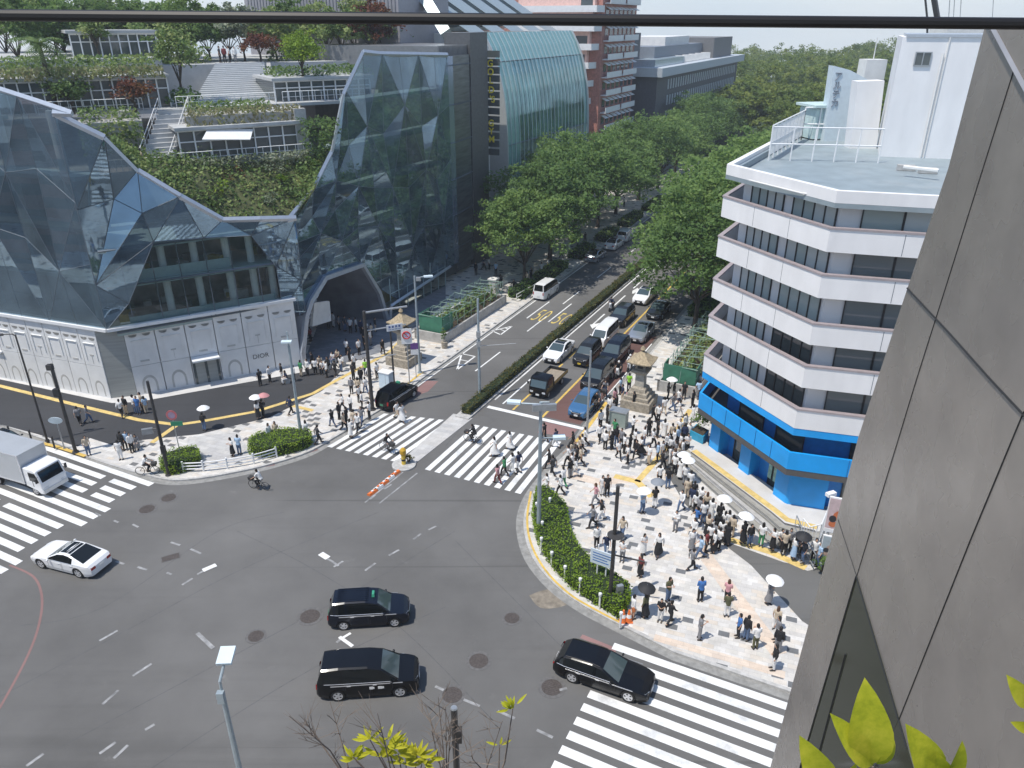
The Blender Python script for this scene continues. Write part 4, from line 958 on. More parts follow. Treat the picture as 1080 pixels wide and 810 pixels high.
# terrace trees
def terr_tree(name, label, base, h, spread, leafm, seed, trunk_h, n_cl=46, per=36, leaf=.34, rad=.13, cl=.8, hollow=.3, cat='tree'):
    t = make_tree(name, label, cat, seed, h, spread, leafm, trunk_h, n_cl, per, leaf, cl, hollow, rad, None, .4, 8); t.location = base; return t
terr_tree('terrace_tree', 'tall airy green tree in a round bed left of the grand terrace stair', (*pC(192,98,16)[:2], zB), 7.2, 4.6, M['leafmix'], 101, 2.2, 60, 40, .30)
bush('shrub', 'green mound of grass at the foot of the tall airy tree', (*pC(192,100,15.5)[:2], zB), 1.9, .9, 420, .4, M['leaflime'] if False else M['leaf'], 77)
terr_tree('terrace_tree', 'bright lime green tree on the right terrace pavilion', (*pC(320,86,15.5)[:2], zr2+.2), 4.4, 4.6, M['leaflime'], 102, 1.0, 60, 40, .27)
terr_tree('terrace_tree', 'red leaved maple above the grand terrace stair', (*pC(275,64,28)[:2], zC), 3.0, 3.6, M['leafred'], 103, .9, 34, 34, .32)
terr_tree('terrace_tree', 'bronze leaved small tree beside the left pavilion roof', (*pC(142,112,12.5)[:2], zB), 2.6, 3.2, M['leafred'], 104, .8, 26, 34, .28)
terr_tree('terrace_tree', 'slim columnar green tree behind the left upper pavilion', (*pC(105,62,25)[:2], zq), 4.2, 2.2, M['leafmix'], 105, 1.0, 26, 34, .32)
terr_tree('terrace_tree', 'pale green tree in front of the long left pavilion', (*pC(75,108,13.5)[:2], zB), 2.9, 3.4, M['leafmix'], 106, .8, 30, 34, .28)
bt = [(222,64,34,'leafdark'),(243,62,38,'leafmix'),(258,62,33,'leafpale'),(292,64,32,'leafmix'),(306,62,38,'leafdark'),(345,62,34,'leafmix'),(362,62,30,'leafmix'),(376,62,36,'leafmix'),(392,60,30,'leafred'),(404,60,34,'leafmix'),(172,62,34,'leafmix'),(205,62,36,'leafdark'),(150,60,40,'leafdark'),(60,60,34,'leafdark'),(20,62,30,'leafdark'),(120,40,42,'leafdark'),(90,40,44,'leafdark')]
for i,(px,py,d,mt) in enumerate(bt):
    terr_tree('terrace_tree', '%s tree at the back of the roof garden, %s from the left' % ({'leafdark':'dark green','leafmix':'green','leafpale':'silvery','leafred':'bronze'}[mt], (ORD+['sixteenth','seventeenth'])[sorted(bt).index(bt[i])]), (*pC(px,py,d)[:2], zC-.1), 5.2+(i*37%10)*.26, 6.4, M[mt], 120+i, 1.1, 70, 36, .42)
stuff('ground_cover', 'mixed shrubs along the back of the roof garden', 'shrubs', np.concatenate([box_pts(pC(95,62,30),pC(222,62,30),nC,-1,2,zC-.2,zC+1.6,1400,21), box_pts(pC(284,62,30),pC(425,62,30),nC,-1,2,zC-.2,zC+1.6,1500,22)]), .36, 23, M['leafmix'])
for i,(px,d,h_) in enumerate(((8,46,7.5),(40,48,8.2),(70,44,7),(100,50,8.5),(132,46,7.5),(165,44,6.5),(196,46,7.2),(288,44,6.2),(316,48,7.0),(340,44,6.4),(372,46,7.0),(398,44,6.5))):
    terr_tree('terrace_tree', 'tall dense green tree behind the roof garden, %s from the left' % ORD[i], (*pC(px,60,d)[:2], zC-.1), h_, 7.8, M[('leafdark','leafmix','leaf')[i%3]], 160+i, 1.2, 80, 38, .45, .15, 1.0)
# palm
pb = Vector((*pC(56,100,15)[:2], zB)); ph = Vector(pC(40,45,15))
t = thing('palm_tree', 'palm tree with a rough trunk at the left end of the roof garden', 'palm', pb); mb = MB(); dv = ph-pb
mb.tube([(0,0,0), dv*.5+Vector((.1,0,0)), dv], [.26,.2,.18], 8); mb.build('trunk', M['bark'], t)
mb = MB(); rg = random.Random(6)
for k in range(26):
    a = k*2.4; e = rg.uniform(-.5,.9); pts = [dv+Vector((math.cos(a)*r,math.sin(a)*r, e*r-.22*r*r)) for r in (0,.6,1.2,1.8,2.3)]
    for i in range(4):
        for sg in (-1,1):
            for j in range(3):
                b0 = pts[i].lerp(pts[i+1], j/3); sd_ = Vector((-math.sin(a)*sg,math.cos(a)*sg,-.35))*.5; mb.poly((b0, pts[i].lerp(pts[i+1],(j+.6)/3), b0+sd_+(pts[i+1]-pts[i])*.5))
mb.build('frond', M['leafmix'], t)
# ================================================================== WHITE BANK BUILDING
BK = Vector((17.2*KS, 40.6*KS)); E1 = Vector((math.cos(R_(113.5)), math.sin(R_(113.5)))); E2 = Vector((math.cos(R_(-16)), math.sin(R_(-16)))); E3 = Vector((math.cos(R_(60)), math.sin(R_(60))))
LA1 = 9.2*KS; BL = BK+E1*LA1; BR = BK+E2*15
nF1 = Vector((-E1.y, E1.x))      # outward normal of the left face
nF2 = Vector((E2.y, -E2.x))      # outward of camera face
nF3 = Vector((-E3.y, E3.x))
bb = thing('bank_building', 'white seven storey building with wraparound balconies and a bright blue base right of the plaza', 'building', (BK.x, BK.y, 0), world=True)
def outline(ins):
    """plan of the faces inset by ins (left end return, left face, camera face)"""
    def inter(p, d, q, e):
        det = d.x*e.y-d.y*e.x; t = ((q.x-p.x)*e.y-(q.y-p.y)*e.x)/det; return p+d*t
    a0 = BL-nF3*ins; a1 = BK-nF1*ins; a2 = BK-nF2*ins
    l = inter(a0, E3, a1, E1); c = inter(a1, E1, a2, E2)
    return [l+E3*26, l, c, c+E2*15]
def band(mb, ins0, ins1, z0, z1, m=0):
    A, B = outline(ins0), outline(ins1)
    for i in range(3): mb.prism([A[i], A[i+1], B[i+1], B[i]], z0, z1, m)
k = KS
tops = [18.9, 16.3, 13.4, 10.75, 7.9]; bots = [17.65, 15.0, 12.15, 9.4, 6.65]
core = outline(1.15)
mb = MB(); poly = core+[core[3]+E3*26]; mb.prism(poly, 6.6*k, 20.04*k); mb.build('white_wall', M['bankwhite'], bb)
mb = MB(); mb.prism([p for p in outline(.0)]+[outline(0)[3]+E3*26], 20.05*k, 20.3*k); mb.build('roof_slab', mat('roof_membrane', (.25,.30,.32), .5, var=.12, scale=.8, dirt=.3, dirtcol=(.5,.5,.48)), bb)
mb = MB(); band(mb, 0, .35, 20.31*k, 20.95*k); mb.build('roof_parapet', M['bankwhite'], bb)
mb = MB(); band(mb, .36, .62, 20.31*k, 20.7*k); mb.build('roof_gutter', mat('bluegrey_flashing', (.22,.27,.30), .5, var=.1), bb)
for t, b_ in zip(tops, bots):
    mb = MB(); band(mb, 0, .16, b_*k, t*k); o = mb.build('balcony_front', M['bankwhite'], bb)
    mm2 = MB(); band(mm2, -.05, .26, t*k+.004, t*k+.10); mm2.build('balcony_cap', mat('pinkish_metal_cap', (.40,.34,.34), .5, metal=.2, var=.08), bb)
    mm2 = MB(); A, B = outline(.16), outline(1.2)
    for i in range(3): mm2.prism([A[i],A[i+1],B[i+1],B[i]], b_*k, b_*k+.2)
    mm2.build('balcony_floor', M['concrete'], bb)
    # vertical joint lines on the fronts
    mm2 = MB()
    for f in (1,2): q = BL.lerp(BK, f/3); mm2.box((q.x+nF1.x*.003,q.y+nF1.y*.003,(t+b_)/2*k), (.02,.012,(t-b_)*k-.1), math.atan2(E1.y,E1.x))
    for f in (.5,): q = BK+E2*3.9; mm2.box((q.x+nF2.x*.003,q.y+nF2.y*.003,(t+b_)/2*k), (.03,.012,(t-b_)*k-.1), math.atan2(E2.y,E2.x))
    mm2.build('front_joint', M['seam'], bb)
# windows: per storey two on the left face, the camera face in wide panes
c1 = outline(1.15); LL = c1[1]; CCc = c1[2]; lenF1 = (CCc-LL).length
sills = [(20.0, 18.0), (17.6, 15.2), (15.0, 12.4), (12.1, 9.65), (9.35, 6.9)]
sills = [(20.0,17.9),(17.6,15.25),(14.95,12.4),(12.1,9.65),(9.35,6.9)]
rg = random.Random(2)
def window(A, d, nn, u0, u1, z0, z1, panes, glassm, name='window', frame='darkpole', parent=None, mid=False):
    p = parent or bb
    q0 = A+d*u0; q1 = A+d*u1; ang = math.atan2(d.y, d.x); c = (q0+q1)/2
    mb = MB()
    for i in range(panes):
        cc = q0+d*((u1-u0)*(i+.5)/panes); bl_ = glassm == 'greenglass' and rg.random() < .55; hh_ = (z1-z0)*(1 if not bl_ else rg.choice((1,1,.7)))
        mb.box((cc.x+nn.x*.02, cc.y+nn.y*.02, (z0+z1)/2), ((u1-u0)/panes, .05, z1-z0), ang, 0)
        if bl_: mb.box((cc.x+nn.x*.022, cc.y+nn.y*.022, z1-hh_/2), ((u1-u0)/panes-.08, .05, hh_), ang, 1)
    w = mb.build(name, [M[glassm], glass('blind_behind_glass', (.55,.58,.56), .2, .5)], p)
    fb = MB()
    for i in range(panes+1):
        q = q0+d*((u1-u0)*i/panes); fb.box((q.x+nn.x*.06,q.y+nn.y*.06,(z0+z1)/2), (.07,.08,z1-z0), ang)
    for z in (z0, z1)+((z0+(z1-z0)*.3,) if mid else ()): fb.box((c.x+nn.x*.063,c.y+nn.y*.063,z), (u1-u0+.07,.07,.07), ang)
    fb.build('frame', M[frame], w); return w
rg = random.Random(2)
gl = ['greenglass','greenglass','winglass']
for fi, (zt, zb) in enumerate(sills):
    pr = zb*k+.02; pt = zt*k-.02
    g1 = 'greenglass' if fi < 3 else 'winglass'
    window(LL, E1*-1, nF1, .9, lenF1*.47-.1, pr, pt, 4, 'greenglass'); window(LL, E1*-1, nF1, lenF1*.47+.75, lenF1-.25, pr, pt, 4, g1)
    gf = 'greenglass' if fi == 0 else 'midglass'
    window(CCc, E2, nF2, 1.15, 3.3, pr, pt, 1, gf); window(CCc, E2, nF2, 3.35, 5.9, pr, pt, 1, gf, mid=fi > 1); window(CCc, E2, nF2, 5.95, 8.2, pr, pt, 1, 'greenglass')
    window(CCc, E2, nF2, 8.4, 12.5, pr, pt, 2, 'greenglass')
    # blinds glimpsed inside as pale strips
# blue base
B1 = mat('bank_blue_panel_dark', (.012,.16,.52), .4)  # darker blue variant, assigned to no part
mb = MB(); band(mb, .02, .6, 6.15*k, 6.62*k); mb.build('blue_fascia', M['bankblue'], bb)
mb = MB(); band(mb, -.02, .14, 3.75*k, 4.95*k); mb.build('blue_balcony_front', M['bankblue'], bb)
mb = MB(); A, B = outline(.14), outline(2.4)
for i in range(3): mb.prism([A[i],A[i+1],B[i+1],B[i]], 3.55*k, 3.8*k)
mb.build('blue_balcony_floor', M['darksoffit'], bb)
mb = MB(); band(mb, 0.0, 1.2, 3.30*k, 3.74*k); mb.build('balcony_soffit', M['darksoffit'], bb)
mb = MB()
for j in range(1, 6):
    q = BL.lerp(BK, j/6); mb.box((q.x+nF1.x*.03,q.y+nF1.y*.03,4.35*k), (.02,.03,1.2*k), math.atan2(E1.y,E1.x))
q = BK+E2*3.6; mb.box((q.x+nF2.x*.03,q.y+nF2.y*.03,4.35*k), (.02,.03,1.2*k), math.atan2(E2.y,E2.x))
mb.build('panel_joint', mat('dark_blue_joint', (.01,.07,.25), .5), bb)
c2 = outline(1.9); mb = MB(); mb.prism(c2+[c2[3]+E3*24], 0, 6.6*k-.01); mb.build('blue_wall', mat('deep_blue_wall', (.012,.22,.60), .45, var=.1), bb)
# big blue piers and windows between on two storeys
d1 = E1*-1; L2 = (c2[2]-c2[1]).length
for nm, z0, z1, gl_ in (('upper', 3.82*k, 6.12*k, 'winglass'), ('lower', .35, 3.28*k, 'winglass')):
    n = 3
    for i in range(2):
        u0 = .9+i*(L2*.5); window(c2[1], d1, nF1, u0+.55, u0+L2*.5-.75, z0, z1, 3 if nm == 'lower' else 1, gl_, 'shop_window' if nm == 'lower' else 'window')
    window(c2[2], E2, nF2, 3.0, 6.3, z0, z1, 2, gl_, 'shop_window' if nm == 'lower' else 'window')
    window(c2[2], E2, nF2, 7.5, 11, z0, z1, 2, gl_, 'shop_window' if nm == 'lower' else 'window')
c3 = outline(1.0)
for u in (.6, L2*.5+.25):
    q = c3[1]+d1*u-nF1*.45; mb = MB(); mb.box((q.x,q.y,3.28*k/2+.1), (1.1,.9,3.28*k-.25), math.atan2(E1.y,E1.x)); mb.build('blue_pier', M['bankblue'], bb)
q = c3[2]; mb = MB(); mb.prism([q+E1*.1, q+E1*1.3, q+E1*1.3-nF1*1, q-nF2*1.2+E2*2.2, q+E2*2.4, q+E2*.1], .25, 3.29*k); mb.build('blue_pier', M['bankblue'], bb)
c4 = outline(1.5); mb = MB(); mb.prism(c4[1:]+[c4[3]+E3*6, c4[1]+E3*6], .2, .3); mb.build('entrance_step', M['concrete'], bb)
q = c2[1]+d1*(L2*.78)+nF1*.12
mb = MB()
for dx in (-.55, 0, .55): mb.box((q.x+d1.x*dx,q.y+d1.y*dx,1.55), (.34,.03,1.3), math.atan2(E1.y,E1.x))
mb.build('window_poster', mat('pale_green_poster', (.30,.50,.42), .6, var=.25, scale=4), bb)
# roof structures
ta, tb = at(927,165,20.3*k), at(1040,169,20.3*k); TA, TB = Vector(ta), Vector(tb); dT = (TB-TA).normalized(); nT = Vector((dT.y,-dT.x))
zt = 28.1*k; mb = MB(); mb.prism([TA, TB+dT*4, TB+dT*4-nT*8, TA-nT*8+dT*1.2], 20.3*k, zt); mb.build('roof_tower', M['bankwhite'], bb)
w = window(TA, dT, nT, 1.05, 2.05, hz(TA.y, 69)-.0, hz(TA.y, 55), 2, 'winglass', 'tower_window', 'greypole')
mb = MB(); q = TA+dT*3.0; mb.box((q.x+nT.x*.05,q.y+nT.y*.05,(20.3*k+zt)/2), (.07,.1,zt-20.3*k), math.atan2(dT.y,dT.x)); q = TA+dT*2.8; mb.tube([(q.x+nT.x*.1,q.y+nT.y*.1,20.4*k),(q.x+nT.x*.1,q.y+nT.y*.1,zt-1)], .05, 6); mb.build('drain_pipe', M['offwhite'], bb)
mb = MB(); mb.prism([TA-nT*.2+dT*.2+nT*.3, TB+nT*.1, TB-nT*7, TA-nT*7+dT*1.4], zt, zt+.18); mb.build('tower_coping', M['panelmetal'], bb)
# sign wall, side block, fence on the roof
sa, sb = Vector(at(874,116,20.3*k)), Vector(at(921,120,20.3*k))
sa = Vector((29.0*KS,69.5*KS)); t_ = at(874,116,20.3*k); D = ray(874,116)
def on_y(px, py, y):
    d = ray(px, py); t = y/d[1]; return Vector((d[0]*t, y, H+d[2]*t))
yS = 66.0
P4 = [on_y(874,117,yS), on_y(912,117,yS), on_y(917,85,yS), on_y(897,74,yS), on_y(880,69.5,yS)]; P4[0].z = P4[1].z = 20.3*k
mb = MB(); mb.panel(P4, 1.2); mb.build('sign_wall', mat('pale_blue_panel', (.60,.68,.72), .5, var=.05), bb)
P5 = [on_y(901,133,yS-4), on_y(929,133,yS-4), on_y(933,85,yS-4), on_y(905,86,yS-4)]; P5[0].z = P5[1].z = 20.3*k
mb = MB(); mb.panel(P5, 1.2); mb.build('roof_block', M['bankwhite'], bb)
mb = MB(); mb.box(tuple(on_y(919,74,yS+3)), (1.7,1.6,1.7)); mb.box((on_y(919,74,yS+3).x, yS+3, on_y(919,74,yS+3).z+1.3), (.06,.06,2.4)); mb.build('roof_tank', M['offwhite'], bb)
# katakana letters down the edge of the sign wall, drawn as strokes
KA = {'a': [((.1,.9),(.9,.9)),((.9,.9),(.55,.55)),((.5,.72),(.5,.45)),((.5,.45),(.2,.05))], 'ru': [((.3,.9),(.3,.4)),((.3,.4),(.08,.08)),((.62,.92),(.62,.12)),((.62,.12),(.95,.42))],
      'te': [((.22,.88),(.78,.88)),((.08,.6),(.92,.6)),((.54,.6),(.5,.35)),((.5,.35),(.25,.05))], 'ka': [((.1,.68),(.85,.68)),((.85,.68),(.78,.12)),((.78,.12),(.62,.2)),((.45,.95),(.42,.5)),((.42,.5),(.12,.05))]}
mb = MB()
for i, ch in enumerate(('a','ru','te','ka')):
    base = on_y(879.5-i*1.25, 85+i*9.2, yS-.03)
    for (x0,y0),(x1,y1) in KA[ch]:
        s_ = .62; mb.tube([base+Vector((x0*s_,0,y0*s_)), base+Vector((x1*s_,0,y1*s_))], .055, 4)
mb.build('sign_lettering', mat('grey_sign_letters', (.20,.23,.27), .6), bb)
def fence(name, pts, z, h, n, r, parent, mtl, slats=0):
    mb = MB()
    for i in range(len(pts)-1):
        a, b_ = Vector(pts[i]), Vector(pts[i+1])
        for f in (1.0, .5): mb.tube([(a.x,a.y,z+h*f),(b_.x,b_.y,z+h*f)], r, 5)
        for j in range(n+1): q = a.lerp(b_, j/n); mb.tube([(q.x,q.y,z),(q.x,q.y,z+h)], r, 5)
        for j in range(slats): q = a.lerp(b_, (j+.5)/slats); mb.box((q.x,q.y,z+h*.55), (.16,.05,h*.8), math.atan2((b_-a).y,(b_-a).x))
    return mb.build(name, M[mtl], parent)
RZ = 20.3*k
fa = [at(812,169,RZ), at(836,152,RZ-0)]
fA, fB = Vector((17.9*KS,54.5*KS)), Vector((23.6*KS,64.5*KS))
fence('roof_fence', [fA, fB], RZ, 2.4, 8, .06, bb, 'white', 42); fence('roof_rail', [fA, Vector(at(926,172,RZ))], RZ, 2.3, 5, .05, bb, 'white'); fence('roof_rail', [fB, fB+Vector((5,-.6))], RZ, 2.6, 4, .06, bb, 'white', 0)
mb = MB(); q = fB+Vector((2.6,1.5)); mb.box((q.x,q.y,RZ+2.7), (4.6,3.2,.2), R_(10)); mb.box((q.x,q.y,RZ+1.3), (4.0,2.6,2.4), R_(10)); mb.build('roof_shelter', mat('pale_green_roof_sheet', (.52,.64,.62), .5, var=.1), bb)
for px, py in ((800,190),(822,195),(846,201),(874,206),(955,180),(978,183)):
    q = at(px,py,RZ); mb = MB(); mb.box((q[0],q[1],RZ+.2), (1.1 if px > 900 else .5,.4,.35), -.25); mb.build('roof_block', M['concrete'], bb)
mb = MB(); mb.tube([at3(790,190,RZ+.1),at3(846,204,RZ+.1),at3(900,209,RZ+.1),at3(960,206,RZ+.1)], .05, 5); mb.tube([at3(953,176,RZ+.6),at3(990,180,RZ+.6)], .12, 6); mb.build('roof_pipe', M['offwhite'], bb)
# stepped white bank forecourt and steps
def loftsteps(name, inner_px, zs):
    pass
tz = KZ+.45
T_top = P((716,470),(728,484),(812,548),(826,560),(858,568),(905,570)); T_bot = P((708,474),(720,492),(797,562),(808,574),(846,592),(900,596))
back_ = [outline(1.0)[3]+E2*4, outline(1.0)[2]+E2*1, outline(1.0)[1], Vector(at(745,455))]
mb = MB(); mb.prism([*T_top, *[tuple(b_) for b_ in back_]], 0, tz); mb.build('bank_forecourt', M['forecourt'], None); tag(bpy.data.objects['bank_forecourt'], kind='structure')
for i in range(3):
    z = KZ+.15*(2-i)+.0; mb = MB(); A = [lerp(a, b_, (i)/3) for a, b_ in zip(T_top, T_bot)]; B = [lerp(a, b_, (i+1)/3) for a, b_ in zip(T_top, T_bot)]
    for j in range(len(A)-1): mb.prism([A[j],A[j+1],B[j+1],B[j]], 0, KZ+.45-.15*(i+1)+.0 if i < 2 else KZ+.02)
    tag(mb.build('stone_step', mat('dark_stone_step', (.30,.29,.26), .8, var=.15) if i % 2 == 0 else M['concrete']), kind='structure')
mb = MB(); ins = [Vector(p) for p in P((731,482),(815,545),(829,556),(860,564))]; strip(mb, [tuple(p) for p in ins], .5, tz+.006); structure('forecourt_tactile_strip', mb, M['tactile'])
mb = MB()
for a, b_ in zip(T_top[1:4], T_top[2:5]): mb.tube([(*a, tz+.02), (*b_, tz+.02)], .04, 4)
for off in (.33, .66, 1.0):
    l = [lerp(a, b_, off-.02) for a, b_ in zip(T_top, T_bot)]; z = KZ+.45-.45*off+.16
    for a, b_ in zip(l, l[1:]): mb.tube([(*a, z), (*b_, z)], .025, 4)
structure('step_nosing', mb, M['darksoffit'])

# ================================================================== BUILDINGS ALONG THE AVENUE
# grey ribbed slab with blue glass fin between the mirror building and the curved glass building
sl_ = thing('slab_building', 'narrow grey ribbed slab building between the mirror glass and the curved glass building', 'building', (*W(36,-22), 0), world=True)
rr = -19.2
mb = MB(); mb.prism([W(31.3,rr-1),W(41.5,rr-1),W(44,rr-18),W(30,rr-18)], 0, 26.6*k); mb.build('wall', mat('grey_ribbed_metal', (.22,.225,.23), .5, metal=.4, var=.1), sl_)
mb = MB()
for i in range(26): q = W(31.4+i*.28, rr-.98); mb.box((*q, 25.2*k), (.12,.12,2.9*k), SA)
mb.build('metal_rib', mat('grey_rib', (.26,.26,.265), .5, metal=.4, var=.05), sl_)
mb = MB(); mb.wall(W(29.8,rr+.2), W(32.6,rr+.1), 2, 25.6*k, .3); mb.build('blue_glass_fin', mat('pale_blue_fin_glass', (.34,.42,.55), .15, metal=.7, var=.1, scale=.4), sl_)
mb = MB(); mb.wall(W(32.7,rr+.05), W(37.6,rr-.6), 1, 25.6*k, .3); mb.build('perforated_panel', mat('perforated_grey_panel', (.17,.185,.20), .3, metal=.6, var=.3, scale=1.2, stretch=(.3,.3,3)), sl_)
mb = MB()
for z in np.arange(4, 26*k, 4.3): mb.tube([W3(29.8,rr+.35,z), W3(32.6,rr+.25,z), W3(37.6,rr-.45,z)], .05, 4)
mb.build('joint', M['seam'], sl_)
mb = MB(); mb.prism([W(37.7,rr-.5),W(41.4,rr-.2),W(41.4,rr-4),W(37.7,rr-4)], 0, 27.9*k); mb.build('dark_pier', mat('dark_grey_pier', (.12,.122,.125), .45, metal=.4, var=.12), sl_)
# curved glass building
gg = thing('curved_glass_building', 'curved pale blue glass building with yellow sign letters above the left street trees', 'building', (*W(60,-24), 0), world=True)
def rz_(z):  # street offset of the curved facade against height
    t = max(0, min(1, z/(27.8*k))); return -20.0-3.5*t**5.5
ss0, ss1 = 47.8, 77.3
M['skyglass'] = mirror('sky_blue_curtain_glass', (.17,.32,.34), .06, .35); M['frit'] = mat('pale_frit_glass', (.28,.48,.46), .2, metal=.3, var=.08)
zs = [0]+[27.8*k*(i/16) for i in range(1, 17)]
nS_ = 22
mb = MB()
for i in range(nS_):
    a, b_ = ss0+(ss1-ss0)*i/nS_, ss0+(ss1-ss0)*(i+1)/nS_
    for j in range(16):
        inn = 3 <= i and (5 <= j <= 7 or 8 <= j <= 13) and i < nS_-1
        mb.poly((W3(a,rz_(zs[j]),zs[j]),W3(b_,rz_(zs[j]),zs[j]),W3(b_,rz_(zs[j+1]),zs[j+1]),W3(a,rz_(zs[j+1]),zs[j+1])), (2 if j <= 7 else 0) if inn else 1)
mb.build('curtain_wall', [M['skyglass'], M['frit'], M['mirror']], gg, 30)
mb = MB()
for i in range(nS_+1):
    a = ss0+(ss1-ss0)*i/nS_; mb.tube([W3(a, rz_(z)+.12, z) for z in zs[1:]], .06, 4)
mb.build('glass_fin', mat('white_fin', (.48,.57,.57), .4, var=.04), gg)
mb = MB()
for j in (4, 8, 14): mb.tube([W3(ss0, rz_(zs[j])+.1, zs[j]), W3(ss1, rz_(zs[j])+.1, zs[j])], .06, 4)
mb.build('transom', M['seam'], gg)
mb = MB(); mb.prism([W(ss0+.2,-28),W(ss1-.2,-28),W(ss1-.2,-45),W(ss0+.2,-45)], 0, 27.7*k); mb.build('wall', M['offwhite'], gg)
mb = MB()
for s_ in (ss0-.25, ss1+.05):
    r0 = [W3(s_, rz_(z)+.35, z) for z in zs]; 
    for j in range(16):
        mb.add([W3(s_, rz_(zs[j])+.3, zs[j]), W3(s_, rz_(zs[j+1])+.3, zs[j+1]), W3(s_, -29, zs[j+1]), W3(s_, -29, zs[j]), W3(s_+.22, rz_(zs[j])+.3, zs[j]), W3(s_+.22, rz_(zs[j+1])+.3, zs[j+1]), W3(s_+.22, -29, zs[j+1]), W3(s_+.22, -29, zs[j])], [(0,1,2,3),(7,6,5,4),(0,4,5,1)])
mb.build('gable_wall', mat('grey_gable', (.50,.52,.52), .4, metal=.3, var=.05), gg)
# sign column with one letter per dark window, facing the crossing
s_c = 42.6
rA, rB = -24.3, -21.9
mb = MB(); mb.prism([W(s_c,-25.5),W(s_c,-20.6),W(s_c+1.3,-20.6),W(s_c+1.3,-25.5)], 0, 26.4*k); mb.build('sign_column', M['offwhite'], gg)
def sgn_pt(px, py):
    A, B = W(s_c-.03, -30), W(s_c-.03, -10); return pp(px, py, A, B)
mb = MB(); ml = []
ys = [63,74,84.5,94.5,105.5]+[130.5,138.5,147]
for i in range(13):
    yc = 57+i*8.6
    p = Vector(sgn_pt(520.5, yc)); mb.box(p, (.16,1.75,.78*k), SA)
mb.build('window', M['winglass'], gg)
M['signyellow'] = mat('yellow_letter', (.90,.72,.04), .5, var=.05)
for i, (ch, y) in enumerate(zip("GOLD'S", (67,76,85,95,100,105))):
    if ch == "'": continue
    p = Vector(sgn_pt(517.5+i*.45, y)); add_text('sign_letter', ch if ch != 'S' else "'S", 1.15, Matrix.Translation(p) @ Matrix.Rotation(SA-math.pi/2, 4, 'Z') @ Matrix.Translation((0,-.14,0)) @ Matrix.Rotation(R_(90), 4, 'X'), M['signyellow'], gg, .03, .02)
for i, (ch, y) in enumerate(zip("GYM", (130,138.5,147))):
    p = Vector(sgn_pt(518.5+i*.3, y)); add_text('sign_letter', ch, 1.15, Matrix.Translation(p) @ Matrix.Rotation(SA-math.pi/2, 4, 'Z') @ Matrix.Translation((0,-.14,0)) @ Matrix.Rotation(R_(90), 4, 'X'), M['signyellow'], gg, .03, .02)
# big roof fins over the curved glass and grey louvred block behind
mb = MB(); M['finmetal'] = mat('pale_grey_fin_metal', (.36,.42,.43), .4, metal=.4, var=.08)
for i in range(5):
    s_ = ss0+3+i*6.3
    mb.add([W3(s_,-27.2,27.8*k),W3(s_+4.4,-27.2,27.8*k),W3(s_+3.9,-36,33*k),W3(s_-.5,-36,33*k),W3(s_+1,-31,29.5*k),W3(s_+5,-31,29.5*k),W3(s_+5,-38,27.8*k),W3(s_,-38,27.8*k)], [(0,1,2,3),(1,5,6,2),(0,3,7,4),(4,7,6,5),(2,6,7,3),(0,4,5,1)])
mb.build('roof_fin', M['finmetal'], gg)
mb = MB(); mb.prism([W(ss0+1,-36),W(ss1-2,-36),W(ss1-2,-46),W(ss0+1,-46)], 27.8*k, 33.5*k); mb.build('roof_hood', M['finmetal'], gg)
mb = MB(); mb.tube([W3(44,-26.6,27.6*k),W3(45.5,-30,31*k),W3(47,-36,35*k)], 1.0, 4); mb.build('roof_arch', M['finmetal'], gg)
lv = thing('louvre_building', 'grey ribbed building block behind the mirror glass roof at the top of the view', 'building', (*W(50,-50), 0), world=True)
mb = MB(); mb.prism([W(40,-31),W(52,-31),W(52,-62),W(40,-56)], 0, 34*k); mb.build('wall', mat('mauve_grey_louvre', (.34,.33,.35), .6, metal=.2, var=.06), lv)
mb = MB()
for i in range(46): q = W(39.95, -31.5-i*.53); mb.box((*q, 30.5*k), (.1,.2,6.5*k), SA)
mb.build('louvre', mat('grey_louvre_blade', (.28,.275,.29), .5, metal=.3, var=.05), lv)
# brick apartment tower with white balconies
ba = thing('brick_apartment', 'red brick apartment tower with tiered white balconies behind the curved glass', 'building', (*W(100,-28), 0), world=True)
M['brick'] = mat('red_brick', (.40,.18,.14), .85, var=.25, scale=3, bump=.2); M['brickpale'] = mat('salmon_render', (.78,.52,.45), .8, var=.12)
fl = 3.05*k
mb = MB(); mb.prism([W(93,-24),W(112,-24),W(112,-48),W(93,-48)], 0, 35.2*k); mb.build('wall', M['brick'], ba)
mb = MB(); mb.prism([W(92.8,-23.8),W(112.2,-23.8),W(112.2,-48.2),W(92.8,-48.2)], 34.4*k, 35.6*k); mb.build('cornice', M['white'], ba)
for f in range(10):
    z = 4.5*k+f*fl
    for (n0, n1) in ((94, 102), (103, 111)):
        mb = MB(); mb.prism([W(n0,-22.9),W(n1,-22.9),W(n1,-24),W(n0,-24)], z, z+.18); mb.prism([W(n0,-22.9),W(n1,-22.9),W(n1,-23.0),W(n0,-23.0)], z+.15, z+1.0*k); o = mb.build('balcony', M['white'], ba)
    for kx in range(7):
        s_ = 94.6+kx*2.45
        mb = MB(); mb.wall(W(s_,-23.93), W(s_+1.5,-23.93), z+1.0*k, z+2.2*k, .1); mb.build('window', M['winglass'], ba)
        mb = MB(); mb.add([W3(s_-.1,-23.95,z+2.55*k),W3(s_+1.7,-23.95,z+2.55*k),W3(s_+1.7,-23.0,z+2.1*k),W3(s_-.1,-23.0,z+2.1*k)], [(0,1,2,3)]); mb.panel([W3(s_-.1,-23.95,z+2.56*k),W3(s_+1.7,-23.95,z+2.56*k),W3(s_+1.7,-23.0,z+2.11*k),W3(s_-.1,-23.0,z+2.11*k)], .04); mb.build('awning', M['white'], ba)
